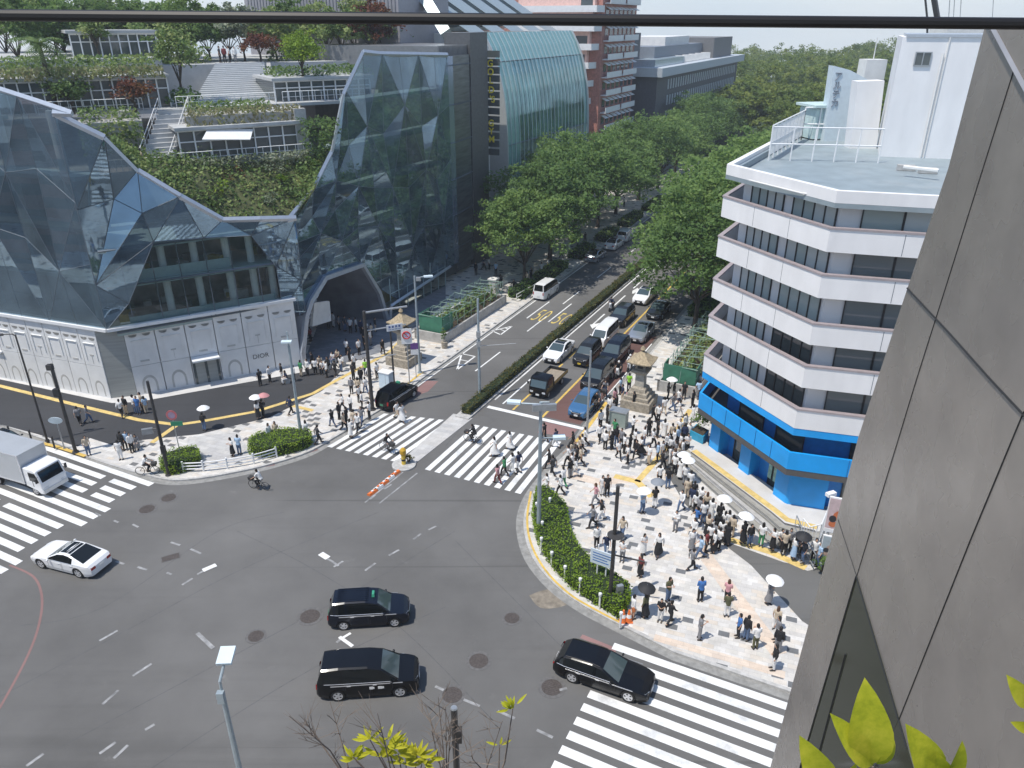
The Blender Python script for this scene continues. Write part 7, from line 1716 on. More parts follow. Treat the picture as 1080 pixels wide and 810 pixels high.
CROWD = {
 'on the plaza by the signboard': "629 577 k Tk s s|639 585 n Tj c v|656 592 w Tk s p|656 568 e Tj l w|678 585 w Sw l p|694 586 w Sk l w|675 608 r Sk l s|712 560 w Tk s p|734 556 u Tj l w|718 539 w Tj s v|640 523 k Tk s s|635 522 w Tw l s|628 532 p Tk b w|634 549 k Tk s w|625 556 g Tk s w",
 'under umbrellas mid plaza': "677 541 b Tj s u w|690 535 k Tk s u g",
 'by the kerb hedge end': "667 652 k Ha s s|680 651 o Sk l u k|696 655 k Tw s p|706 658 k Tk s w|704 634 o Tj s p",
 'on the sunny lower plaza': "729 581 w Sg l s|738 589 b Tk s w|729 601 g Tk s w|744 582 r Tk s s|752 583 k Sk l s|738 634 u Tk s p|766 635 p Tk b p|766 650 o Tw s p|737 674 g Tk s p|778 672 u Tk s s|786 675 k Tk s s|796 684 w To s p|731 568 w Tw l s",
 'at the lower plaza corner': "817 664 e Tw b s|818 676 k Tw l s|819 688 k Tg s s|815 706 k Tw l s|810 637 g Sg l u w",
 'queueing along the bank steps': "695 511 w Hk l w|704 515 k Tk s s|711 500 w Tk s s|717 505 w Sw l u w|722 511 w Tg s u w|724 525 e Tk s s|731 528 k Tk s s|727 518 w To s p|738 536 w Tk s p|744 542 e Sk b s|749 549 w Sw l p|758 553 k Tk s u w|756 563 k Tk l s|763 561 w Tb l s|767 562 w Te l p|752 572 k Tk s s|745 566 e Sk b p|741 552 w Tj s s|733 541 w Tk l s|736 546 g Tk s p|729 535 n Tk s s|760 571 w Tk l s|771 566 e Te s s|766 575 k Sk l p|748 575 w Tk s s|757 580 k Tk s p",
 'on the steps by the fence': "783 573 k Sk l u w|790 575 k Tk s s|802 575 w Tt l s|814 580 k Sk l p|826 584 e Tk l p|831 580 g Tk s s|836 589 w Sb l p|846 593 d Tk s u k|857 592 k Tk s s|862 597 b Tj s s|822 574 w Tk s i|841 580 n Tk s i",
 'in the crowd mid plaza': "632 466 k Tk s w|633 452 w Tk s s|648 462 t Tk s w|641 464 w Tk s s|638 474 w Tk s p|645 474 k Tk l p|652 484 w Tk s w|658 478 w Tk s s|662 489 w Tk s s|669 473 w Tk s s|671 484 k Tk s v|667 458 k Tk s p|684 460 k Tk s s|679 470 w Tj s s|693 461 k Tk s s|700 462 w Sw l s|708 467 k Tk s s|710 472 w Tn s s|655 472 g Tk s s|650 470 k Tk l s|664 478 k Tk l s|676 480 w Sk b v|688 472 w Tk l w|693 487 k Tk s s|698 484 w Tk l w|684 490 w Te s s",
 'by the blue planter': "722 455 w Tk s s|721 467 n Tk s s|717 477 w Te l s|707 481 w Tk s s|711 494 w Sk b p|698 495 k Tk s w|703 476 w Tk s s|714 470 b Tk s s|712 484 g Tk l s|719 484 w Tj s s|706 490 w Tw l s|715 490 e Tk b s|724 478 w Tk s p|726 466 k Tk s s|716 462 w Tg s s",
 'beside the green fence': "704 421 k Tk s u w|710 422 k Tk s s|721 421 k Tk s s|718 410 w Tk s s|730 430 k Tk s s|709 434 k Tk s v|716 440 k Tw l w|688 445 k Tk s w|694 445 w Tk s s|730 445 w Tw l s|728 393 l Tk s s|733 404 n Tk s s|737 412 k Tk s s|726 406 w Tk s s|724 414 b Tk l s|730 414 p Tk l s|736 420 k Tk s w|722 401 w Tj s w|712 411 n Tk s s|731 398 k Tk s s|715 429 w Tn s w|700 437 w Tk l w",
 'along the kerb near the lantern': "663 412 l Tk s s|654 416 b Tk s s|648 428 p Tk l s|661 428 p Tg l s|656 424 n Tk s s|642 437 w Tk s s|650 434 k Tk s p|668 432 k Tk s s|640 446 k Tk s s|646 441 g Tj s s",
 'at the right crosswalk end': "604 475 k Sk l w|603 485 e Sw l s|611 481 e Te b w|617 471 k Tk s w|603 498 w Te s s|601 504 k Tk s s|599 491 k Tk s w|607 503 w Tw l w|594 514 w Tt s w|591 522 w Tk s w|608 490 d Tk s s|612 492 e Tk s w|614 478 w Tk s w",
 'crossing the right avenue': "522 481 w Sw l w|538 474 w Sw l w|525 510 p Tr l w|532 502 t Tk s w|541 499 w Tw l v|547 497 n Tk s v|586 472 n Tk s w|574 466 k Tk s w|579 494 k Tk s w|577 520 w Tk s w|583 502 d Tk s v",
 'crossing the left avenue': "419 442 w Te s v|424 445 w Sw l v|363 455 k Tk s w",
 'at the left crosswalk corner': "292 464 e Te l s|285 466 w Tj l s|324 463 w Tk l w|336 468 d Tk s w|358 442 k Tk s s|351 450 k Tk s w|370 461 w Sw l s|374 452 e Tk s w|382 448 k Tk s w|390 442 w Tk s s|370 434 k Tk s s|382 431 k Tk s s|366 448 k Tk s s|378 455 w Tk s w|362 433 w Tk s w",
 'near the tall sign gantry': "373 401 k Tk s s|378 415 k Tk l s|386 415 w Tk s w|386 396 l Tn s s|398 399 w Tk s s|404 374 k Tk s w|381 404 k Tk s s|390 404 w Tk s w|392 422 w Te l w|371 415 g Tk s s|379 424 w Tk s s",
 'outside the arched entrance': "318 397 t Te s s|325 396 k Tk s s|333 395 w Tk s s|341 393 w Tk s i|347 389 k Tk l i|354 397 k Tk s w|362 386 w Tk s i|369 381 k Tk s s|379 374 w Tk s s|352 383 w Tk l i|357 380 e Tk l i|366 374 w Tk s s|385 369 k Tk s s|374 390 w Tk s s|345 398 w Tk s s|360 392 w Tj l s|338 387 e Tk l i|330 389 k Tk s s",
 'inside the arched tunnel': "347 347 k Tk s s|352 345 w Tk s s|358 348 k Tk s s|364 349 d Tk s s|370 351 w Tk s s|376 350 k Tk s s|381 352 n Tk s s|387 354 w Tk s s|392 356 k Tk s s|396 350 k Tk s s|328 360 r Tk s s|384 361 k Tk s s|391 364 w Tk s s",
 'outside the white shop': "275 407 k Tk s s|285 403 w Tk s s|298 401 k Tk s s|303 404 n Tk l i|129 440 w Tk s w|134 437 k Te s s|143 436 w Tj s s|147 437 u Tj s s|151 433 k Tk s s|155 436 k Te l s|311 402 w Tk s s",
 'on the dark asphalt forecourt': "216 454 k Tj s u w|273 442 k Sk l u w|307 437 n Tk s w|85 448 k Tk s w|94 446 g Tj s w|278 440 k Tk s u p",
 'on the left kerb pavement': "94 480 e Tj s s|128 485 w Tk s s|130 475 k Tk s s|136 474 k Tk s s|145 472 g Tg l i|246 481 w Sk l p|253 479 b Tj s p|140 477 w Tk s s",
 'under the left street trees': "528 303 k Tk s s|542 308 k Tk s w|560 295 k Tk s s|571 290 w Tk s w|578 285 w Tk s s|516 284 w Tk s s|510 285 n Tk s w|523 290 b Tk s s|592 272 k Tk s w|600 268 w Tk s s|609 262 k Tk s s|617 256 k Tk s w|502 290 k Tk s s|556 300 e Tk l w|650 222 w Tk s s|658 218 k Tk s s",
}
FACE = {'queueing along the bank steps':(60,40),'at the right crosswalk end':(150,30),'crossing the right avenue':(155,25),'crossing the left avenue':(335,20),'on the plaza by the signboard':(235,60)}
recs = []
for place, s in CROWD.items():
    for ent in s.split('|'):
        a = ent.split(); recs.append([float(a[0]), float(a[1]), a[2], a[3], a[4], a[5], a[6] if len(a) > 6 else None, place])
from collections import defaultdict
cr = random.Random(31)
for r in recs:
    if r[2] == 'k' and cr.random() < .34: r[2] = cr.choice('wwwebg')
    if r[3] == 'Tk' and cr.random() < .25: r[3] = cr.choice(('Tg','Te','Tn','Tj','Tw'))
byl = defaultdict(list)
for r in recs: byl[describe(r[2], r[3])+' '+r[7]].append(r)
lab = {}
for l, rs in byl.items():
    rs.sort(key=lambda q: q[0])
    for i, r in enumerate(rs):
        if len(rs) == 1: lab[id(r)] = l
        else: lab[id(r)] = l+(', leftmost such' if i == 0 else ', rightmost such' if i == len(rs)-1 else ', %s such from left' % ORD[i])
UMB, SEATS = [], []
for r in recs:
    px, py, tp, bt, hr_c, ps, um, place = r
    z = KZ
    if place.startswith('crossing'): z = .006
    if 'steps by the fence' in place: z = KZ+.16
    x, y = at(px, py, z)
    b, sp = FACE.get(place, (None, None)); rz = R_(prng.uniform(b-sp, b+sp)) if b is not None else prng.uniform(0, 2*math.pi)
    if ps == 'i':
        rz = R_(250+prng.uniform(-40,40))
    o = person((x, y, z), rz, ps, tp, bt, hr_c, lab[id(r)], 'people '+place)
    if um:
        hx, hy = x+math.cos(rz)*.20+math.sin(rz)*.1, y+math.sin(rz)*.20-math.cos(rz)*.1
        UMB.append((px, place, um, umbrella((hx, hy, z+1.36), UM[um][1], 'x', prng.uniform(-.12,.12), prng.uniform(0,6))))
    if ps == 'i':      # folding stool / bollard seat under seated people
        mb = MB(); mb.box((x-.02*math.cos(rz), y-.02*math.sin(rz), z+.2), (.4,.4,.4), rz); o2 = mb.build('stone_block', M['concrete']); SEATS.append((px, place, o2))
def relabel(lst, key, fmt, cat):
    d = defaultdict(list)
    for it in lst: d[key(it)].append(it)
    for kk, its in d.items():
        its.sort(key=lambda q: q[0])
        for i, it in enumerate(its):
            l = fmt(it)
            if len(its) > 1: l += ', leftmost such' if i == 0 else ', rightmost such' if i == len(its)-1 else ', %s such from left' % ORD[i]
            tag(it[-1], l, cat)
relabel(UMB, lambda q: (q[1], q[2]), lambda q: '%s umbrella held up %s' % (UM[q[2]][0], q[1].replace('under umbrellas ','')), 'umbrella')
relabel(SEATS, lambda q: q[1], lambda q: 'low stone block someone sits on %s' % q[1], 'block')
for px, hd, pl_, tp, bt, hr_c, helmet, kind, z in RIDERS:
    colr = {'white':'w','black':'k','grey':'g','navy':'n'}
    o = person((*at(*px), z), hd, 'B' if kind == 'bike' else 'S', colr[tp], 'T'+colr[bt], 'm' if helmet else 's', pl_, 'riders on the roads', 1.0)
    if helmet == 'black':
        for ch in o.children:
            if ch.name.startswith('helmet'): ch.material_slots[0].material = HAIRM['black']
for i, (px, py, tp, bt, ps) in enumerate(((233,69,'d','Tk','s'),(238,69,'r','Tk','s'),(243,68,'w','Tk','s'),(249,68,'w','Tg','s'))):
    q = pC(px, py-1, 27.5); person((q[0], q[1], zC), i*1.7, ps, tp, bt, 's', 'person in %s top at the head of the roof garden stair%s' % (CLOTH[tp][0], (', inner one' if i == 2 else ', outer one') if tp == 'w' else ''), 'people on the roof garden stair')
q = pC(147,157,6.2); person((q[0], q[1], zA+.05), 1, 's', 'e', 'Tg', 's', 'person in beige top standing on the timber deck of the roof garden')
# ================================================================== STREET FURNITURE
def pole_thing(name, label, cat, base, z0=KZ, group=None): return thing(name, label, cat, (*at(*base, z0), 0), group=group, world=True)
def vtop(base, top_y, z0=KZ): return hz(at(*base, z0)[1], top_y)
def P3z(px, py, base, z0=KZ):     # point in the vertical plane facing the camera through the base
    d = ray(px, py); y = at(*base, z0)[1]; t = y/d[1]; return Vector((d[0]*t, y, H+d[2]*t))
def vpole(t, base, top_y, r0, r1, mtl, name='pole', z0=KZ, n=10):
    x, y = at(*base, z0); zt = hz(y, top_y); mb = MB(); mb.tube([(x,y,z0-.1),(x,y,z0+.02),(x,y,zt)], [r0,r0,r1], n); mb.cyl((x,y,z0), r0*1.9, r0*1.6, .12, 12); mb.build(name, mtl, t, 50); return x, y, zt
def signal_head(t, p, along, n=3, name='signal_head'):
    mb = MB(); d = Vector((math.cos(along), math.sin(along), 0)); mb.box(p, (.36*n,.22,.42), along); o = mb.build(name, M['greypole'], t)
    for i in range(n):
        c = Vector(p)+d*((i-(n-1)/2)*.34); fx = Vector((-d.y,d.x,0)); l = MB()
        for sg in (1,): l.tube([c+fx*.112*sg, c+fx*.125*sg], .12, 12)
        l.build('signal_lens', mat('signal_lens_%d' % i, ((.02,.12,.06),(.2,.12,.01),(.22,.02,.02))[i % 3], .3, var=0), o)
    return o
# left side lamps and poles
b = (50,465); t = pole_thing('street_lamp', 'thin dark street lamp leaning left over the white shop wall', 'street lamp', b); x, y, zt = vpole(t, b, 353, .09, .06, M['darkpole'])
mb = MB(); mb.tube([(x,y,zt-.1),(x-.2,y,zt+.05),(x-.9,y-.2,zt+.1)], .05, 6); mb.build('arm', M['darkpole'], t); mb = MB(); mb.box((x-1.1,y-.25,zt+.08), (.75,.28,.12), .25, 0, .8); mb.build('lamp_head', M['darkpole'], t)
b = (80,477); t = pole_thing('signal_pole', 'thick dark pole right of the thin street lamp on the left pavement', 'pole', b); x, y, zt = vpole(t, b, 384, .14, .12, M['darkpole'])
mb = MB(); mb.box((x-.05,y-.1,zt-.2), (.4,.35,.4)); mb.build('junction_box', M['darkpole'], t); mb = MB(); mb.box((x,y-.22,zt-2.2), (.4,.3,.6)); mb.build('control_box', M['black'], t)
b = (68,473); t = pole_thing('bus_stop_sign', 'pale oval sign plate on a grey post between two dark poles', 'sign', b); x, y, zt = vpole(t, b, 441, .05, .05, M['greypole'])
mb = MB(); mb.loft([[(x+.55*math.cos(a), y-.08+dy, zt-.15+.28*math.sin(a)) for a in [2*math.pi*j/18 for j in range(18)]] for dy in (0,-.06)]); mb.build('sign_plate', mat('pale_blue_plate', (.50,.58,.62), .5), t)
b = (178,501); t = pole_thing('signal_pole', 'dark signal pole behind the small left hedge', 'pole', b); x, y, zt = vpole(t, b, 402, .13, .10, M['darkpole'])
signal_head(t, (x-.75,y-.1,hz(y,454)), R_(20), 2, 'pedestrian_signal'); mb = MB(); mb.tube([(x,y,hz(y,452)),(x-.75,y-.1,hz(y,452))], .04, 5); mb.build('bracket', M['darkpole'], t); mb = MB(); mb.box((x+.1,y-.15,hz(y,473)), (.3,.25,.6)); mb.build('control_box', M['black'], t)
b = (192,487); t = pole_thing('no_entry_sign', 'round red sign over a green plate on a thin post by the small hedge', 'sign', b); x, y, zt = vpole(t, b, 433, .035, .035, M['greypole'])
mb = MB(); mb.tube([(x,y-.05,zt-.35),(x,y-.08,zt-.35)], .40, 20); mb.build('sign_disc', mat('faded_red_sign', (.48,.13,.14), .5), t); mb = MB(); mb.tube([(x,y-.081,zt-.35),(x,y-.085,zt-.35)], .26, 20); mb.build('sign_centre', mat('faded_blue_sign', (.30,.24,.34), .5), t); mb = MB(); mb.box((x+.25,y-.07,zt-1.05), (.85,.03,.36), .1); mb.build('sign_plate', mat('green_sign', (.04,.25,.14), .5), t)
b = (318,463); t = pole_thing('street_lamp', 'pale grey blue street lamp beside the trimmed left hedge', 'street lamp', b); x, y, zt = vpole(t, b, 365, .13, .09, M['bluepole'])
mb = MB(); mb.box((x,y,zt+.55), (.10,.10,1.2)); mb.build('lamp_neck', M['bluepole'], t); mb = MB(); mb.box((x-.05,y-.25,zt+.45), (.75,.45,.12), .1); mb.build('lamp_head', mat('pale_lamp_panel', (.62,.72,.76), .4, var=.03), t)
# gantry and signs by the far lantern
b = (393,432); t = pole_thing('sign_gantry', 'dark pole with two horizontal arms and a white street plate by the far lantern', 'pole', b); x, y, zt = vpole(t, b, 328, .16, .13, M['darkpole'])
mb = MB(); ux = Vector((.9,.42,0)).normalized(); top = Vector((x,y,zt))
mb.tube([top-Vector((0,0,.15)), top-Vector((0,0,.15))+ux*3.6], .09, 6); mb.tube([top-Vector((0,0,1.7)), top-Vector((0,0,1.7))+ux*3.4], .06, 6); mb.tube([top-Vector((0,0,4.2)), top-Vector((0,0,4.2))+ux*2.4], .04, 5); mb.build('arm', M['greypole'], t)
mb = MB(); q = top-Vector((0,0,1.75))+ux*2.4; mb.box(q+Vector((.05,-.12,0)), (1.35,.05,.55), math.atan2(ux.y,ux.x)); mb.build('street_plate', M['white'], t)
mb = MB(); q = q+Vector((.05,-.15,0))
for i in range(4): mb.box(q+ux*(-.42+.28*i)+Vector((0,0,.08)), (.17,.02,.18), math.atan2(ux.y,ux.x)); mb.box(q+ux*(-.42+.28*i)+Vector((0,0,-.14)), (.22,.02,.05), math.atan2(ux.y,ux.x))
mb.build('plate_lettering', mat('blue_grey_letters', (.10,.14,.30), .6), t)
b = (416,407); t = pole_thing('traffic_pole', 'slim dark pole standing at the stone lantern base', 'pole', b); vpole(t, b, 347, .09, .08, M['darkpole'])
b = (443,393); t = pole_thing('street_lamp', 'tall pale grey lamp pole behind the round prohibition sign', 'street lamp', b); x, y, zt = vpole(t, b, 291, .13, .09, M['bluepole'])
mb = MB(); mb.tube([(x,y,zt-.2),(x+1.0,y+.2,zt-.1)], .05, 6); mb.build('arm', M['bluepole'], t); mb = MB(); mb.box((x+1.2,y+.2,zt-.1), (.8,.4,.12), .2); mb.build('lamp_head', MATS['pale_lamp_panel'], t); mb = MB(); mb.box((x+.35,y-.1,zt-.25), (.4,.35,.3)); mb.build('camera_box', M['greypole'], t)
b = (432,404); t = pole_thing('prohibition_sign', 'white rectangular sign with a red ring and slash beside the lantern', 'sign', b); x, y, zt = vpole(t, b, 346, .05, .05, M['greypole'])
mb = MB(); mb.box((x,y-.07,zt-.75), (.95,.04,1.45), .12); mb.build('sign_plate', M['white'], t); mb = MB()
q = Vector((x,y-.10,zt-.65)); mb.tube([q+Vector((.33*math.cos(a),-.01+.04*math.cos(a),.33*math.sin(a))) for a in [2*math.pi*j/20 for j in range(21)]], .06, 5); mb.tube([q+Vector((-.22,-.02,.22)), q+Vector((.22,.02,-.22))], .05, 4); mb.build('red_ring', M['red'], t)
mb = MB(); mb.tube([q+Vector((0,.01,0)), q+Vector((0,-.004,0))], .30, 18); mb.build('blue_disc', mat('pale_lilac_sign', (.55,.50,.66), .5), t)
b = (439,398); t = pole_thing('parking_sign', 'small purple and white sign on a thin post beside the prohibition sign', 'sign', b); x, y, zt = vpole(t, b, 361, .035, .035, M['greypole'])
mb = MB(); mb.box((x,y-.06,zt-.35), (.7,.03,.6), .12); mb.build('sign_plate', mat('purple_sign', (.16,.07,.26), .5), t); mb = MB(); mb.box((x,y-.062,zt-.95), (.7,.03,.5), .12); mb.build('lower_plate', M['white'], t)
b = (408,410); t = pole_thing('utility_cabinet', 'white utility cabinet between the gantry pole and the far lantern', 'cabinet', b); x, y = at(*b, KZ)
mb = MB(); mb.box((x,y,KZ+.9), (1.1,.7,1.5), SA-1.57); mb.build('cabinet_body', mat('pale_blue_cabinet', (.55,.66,.74), .5, var=.05, dirt=.2), t); mb = MB(); mb.box((x,y,KZ+1.69), (1.2,.8,.08), SA-1.57); mb.build('cabinet_lid', M['white'], t); mb = MB(); mb.box((x,y,KZ+.08), (1.15,.75,.16), SA-1.57); mb.build('plinth', M['concrete'], t); mb = MB(); mb.box((x,y-.38,KZ+.9), (.02,.02,1.3), SA-1.57); mb.build('door_gap', M['darkpole'], t)
# avenue median pole, island beacon
b = (506,420); t = pole_thing('signal_pole', 'grey signal pole standing in the median hedge', 'pole', b, .1); x, y, zt = vpole(t, b, 315, .13, .10, M['bluepole'], z0=.1)
for yy in (352,362): mb = MB(); mb.box((x,y-.15,hz(y,yy)), (.35,.3,.5)); mb.build('control_box', M['greypole'], t)
mb = MB(); mb.tube([(x,y,hz(y,365)),(x+3.2,y+.4,hz(y,364))], .025, 5); mb.build('arm', M['greypole'], t)
b = (426,491); x, y = at(*b); isl = MB(); isl.lathe([(.9,-.05),(.9,.12),(.8,.15)], (x,y,0), 20); tag(isl.build('beacon_island', M['kerb']), kind='structure')
t = pole_thing('island_beacon', 'yellow striped beacon post on the tip of the crossing island', 'bollard', b, .14); mb = MB(); mb.tube([(x,y,.1),(x,y,.95)], .16, 12); mb.build('beacon_post', M['yellow'], t); mb = MB(); mb.lathe([(.2,.95),(.24,1.05),(.24,1.35),(.12,1.5)], (x,y,0), 14); mb.build('beacon_lamp', mat('amber_lens', (.55,.33,.03), .3), t); mb = MB(); mb.tube([(x,y,.45),(x,y,.6)], .165, 12); mb.build('black_band', M['black'], t)
bush('island_shrub', 'dark clipped shrub beside the yellow beacon', (*at(431,489),.12), .35, .4, 160, .14, M['leafbrown'], 91)
for i, (px, py) in enumerate(((393,520),(399,515),(405,510),(411,505),(417,500))):
    t = thing('delineator', 'low orange and white lane block, %s from the yellow beacon' % ORD[4-i], 'lane marker', (*at(px,py),0), R_(58), 'lane blocks before the beacon')
    mb = MB(); mb.loft([[(xx,yy*w_,zz) for yy,zz in ((-1,0),(1,0),(.6,.16),(-.6,.16))] for xx, w_ in ((-.42,.16),(.42,.16))]); mb.build('block', M['orange'] if i % 2 == 0 else M['white'], t); mb = MB(); mb.box((0,0,.19), (.18,.12,.06)); mb.build('reflector', M['white'] if i % 2 == 0 else M['orange'], t)
# tall lamp with signals at the right corner
b = (568,562); t = pole_thing('signal_lamp', 'tall pale blue lamp and signal pole rising from the right kerb hedge', 'street lamp', b); x, y, zt = vpole(t, b, 424, .15, .10, M['bluepole'])
mb = MB(); mb.tube([(x,y,zt-.15),(x-1.7,y+.25,zt-.2)], .06, 6); mb.tube([(x,y,zt-2.45),(x+.9,y+.1,zt-2.5)], .05, 6); mb.tube([(x,y,zt),(x+.5,y,zt)], .04, 5); mb.build('arm', M['bluepole'], t)
mb = MB(); mb.box((x-1.6,y+.2,zt-.1), (.8,.42,.14), -.15); mb.box((x+1.15,y+.1,zt-2.45), (.75,.42,.18), .1); mb.build('lamp_head', MATS['pale_lamp_panel'], t)
signal_head(t, (x+.2,y-.1,zt-.3), R_(5), 4); 
b = (643,636); t = pole_thing('signal_pole', 'dark signal pole with a side arm at the tip of the kerb hedge', 'pole', b); x, y, zt = vpole(t, b, 513, .12, .10, M['darkpole'])
mb = MB(); zz = hz(y,585); mb.tube([(x,y,zz),(x+1.7,y-.3,zz-.25)], .05, 6); mb.tube([(x,y,hz(y,612)),(x+.5,y,hz(y,612))], .04, 5); mb.build('arm', M['darkpole'], t)
mb = MB(); mb.lathe([(.05,-.03),(.46,0),(.46,.03),(.05,.06)], (x+.05,y-.05,hz(y,564)), 18); mb.build('round_shade', M['darkpole'], t); signal_head(t, (x+.5,y-.1,hz(y,624)), R_(20), 1, 'pedestrian_signal'); signal_head(t, (x+.5,y-.1,hz(y,619)), R_(20), 1, 'pedestrian_signal')
t = pole_thing('guide_sign', 'white map signboard on two posts in the kerb hedge', 'sign', (632,618)); 
p0, p1 = Vector(at(629,616,KZ)), Vector(at(638,618,KZ))
mb = MB()
for q in (p0, p1): mb.tube([(q.x,q.y,KZ),(q.x,q.y,3.0)], .05, 6)
mb.build('post', M['white'], t); d = Vector((.86,-.5)); q = (p0+p1)/2; a_s = math.atan2(d.y,d.x); zz = hz(q.y,588)
mb = MB(); mb.box((q.x,q.y-.1,zz), (1.5,.06,1.0), a_s); mb.build('sign_board', mat('pale_blue_white_board', (.62,.70,.76), .4, var=.04), t); mb = MB()
nn = Vector((d.y,-d.x)); 
for i, (u, v, sx) in enumerate(((0,.28,1.2),(0,.1,1.2),(-.15,-.08,.9),(-.1,-.26,1.0))): c = Vector((q.x,q.y-.1))+d*u+nn*.035; mb.box((c.x,c.y,zz+v), (sx,.01,.06), a_s)
mb.build('board_lettering', mat('blue_board_letters', (.08,.18,.42), .5), t)
b = (619,457); t = pole_thing('signal_pole', 'slim grey pole at the stop line beside the blue hatchback', 'pole', b); vpole(t, b, 370, .10, .08, M['greypole'])
# lamps in the kerb hedge
for i, (px, py) in enumerate(((566,533),(572,553),(571,570),(582,585),(596,600),(612,613),(633,629),(655,649),(580,528))):
    t = thing('garden_light', 'small white bollard light in the kerb hedge, %s from the crosswalk end' % ORD[i], 'bollard light', (*at(px,py,1.0),.6), 0, 'bollard lights in the kerb hedge')
    mb = MB(); mb.tube([(0,0,-.45),(0,0,.45)], .06, 8); mb.build('post', M['white'], t); mb = MB(); mb.lathe([(.07,.45),(.10,.47),(.10,.62),(.04,.66)], (0,0,0), 10); mb.build('lamp_cap', M['white'], t)
# white guard rail
t = thing('guard_rail', 'white curved guard rail in front of the grey paved square', 'guard rail', (*at(240,492,KZ),0), world=True)
gl_ = smooth_line(P((194,498),(215,497),(240,494),(268,489),(292,482), z=KZ), 4)
mb = MB()
for z in (.25,.5,.75): mb.tube([(*p, KZ+z) for p in gl_], .05, 6)
mb.build('rail', M['white'], t)
for i in (0,4,8,12,16): mb = MB(); p = gl_[i]; mb.tube([(*p,KZ),(*p,KZ+.9)], .07, 8); mb.build('post', M['white'], t)
# stone lanterns
def lantern(name, label, loc, sc, rz):
    t = thing(name, label, 'stone lantern', loc, rz); q = math.pi/4
    def sq(prof, n, mt, m=4): mb = MB(); mb.lathe([(r*1.414*sc*.86, z*sc) for r, z in prof], (0,0,0), m, 0, q); return mb.build(n, mt, t)
    sq([(1.75,0),(1.75,.95),(1.6,1.0)], 'plinth', M['stone']); sq([(1.45,1.0),(1.45,1.35),(1.2,1.38),(1.15,1.75),(.95,1.8),(.85,2.15),(.62,2.3)], 'stepped_base', M['stone'])
    sq([(.55,2.3),(.52,3.6),(.62,3.7)], 'shaft', mat('pale_granite', (.42,.39,.33), .9, var=.2, scale=5, bump=.4, dirt=.35)); sq([(.62,3.7),(.95,3.95),(.95,4.15),(.7,4.18)], 'platform', M['stone'])
    sq([(.6,4.18),(.6,4.95)], 'fire_box', M['stone'])
    for a in range(4):
        mb = MB(); mb.box((.52*sc*math.cos(a*math.pi/2), .52*sc*math.sin(a*math.pi/2), 4.58*sc), (.05*sc,.55*sc,.5*sc), a*math.pi/2); mb.build('fire_box_window', M['black'], t)
    mb = MB(); R = []
    for z, r, lift in ((4.95,1.42,.10),(5.08,1.45,.12),(5.35,.95,.04),(5.75,.5,0),(6.0,.22,0)):
        ring = []
        for j in range(24):
            a = 2*math.pi*j/24; k_ = 1/max(abs(math.cos(a)),abs(math.sin(a))); cn = ((k_-1)/.414)**2
            ring.append((r*k_*math.cos(a)*sc*.86, r*k_*math.sin(a)*sc*.86, (z+lift*cn)*sc))
        R.append(ring)
    mb.loft(R); mb.build('roof', M['stoneroof'], t, 40); mb = MB(); mb.lathe([(.2*sc,6.0*sc),(.12*sc,6.1*sc),(.27*sc,6.25*sc),(.2*sc,6.45*sc),(.02*sc,6.62*sc)], (0,0,0), 12); mb.build('finial', M['stoneroof'], t, 50); return t
lantern('stone_lantern', 'tall stone lantern on a stepped pedestal at the right kerb', (*W(8.2,12.3),KZ), .84, SA)
lantern('stone_lantern', 'tall stone lantern with tan roof near the arched entrance', (*W(6.9,-10.2),KZ), .84, SA)
def pxcheck(): pass
# kerbside cabinet near the right lantern
t = thing('utility_cabinet', 'grey green utility cabinet in front of the right stone lantern', 'cabinet', (*at(652,449,KZ),KZ), SA); mb = MB(); mb.box((0,0,.75), (.8,1.4,1.3)); mb.build('cabinet_body', mat('grey_green_metal', (.25,.30,.27), .5, var=.1, dirt=.3), t); mb = MB(); mb.box((0,0,1.44), (.9,1.5,.08)); mb.build('cabinet_lid', M['greypole'], t); mb = MB(); mb.box((0,0,.06), (.84,1.44,.12)); mb.build('plinth', M['concrete'], t)
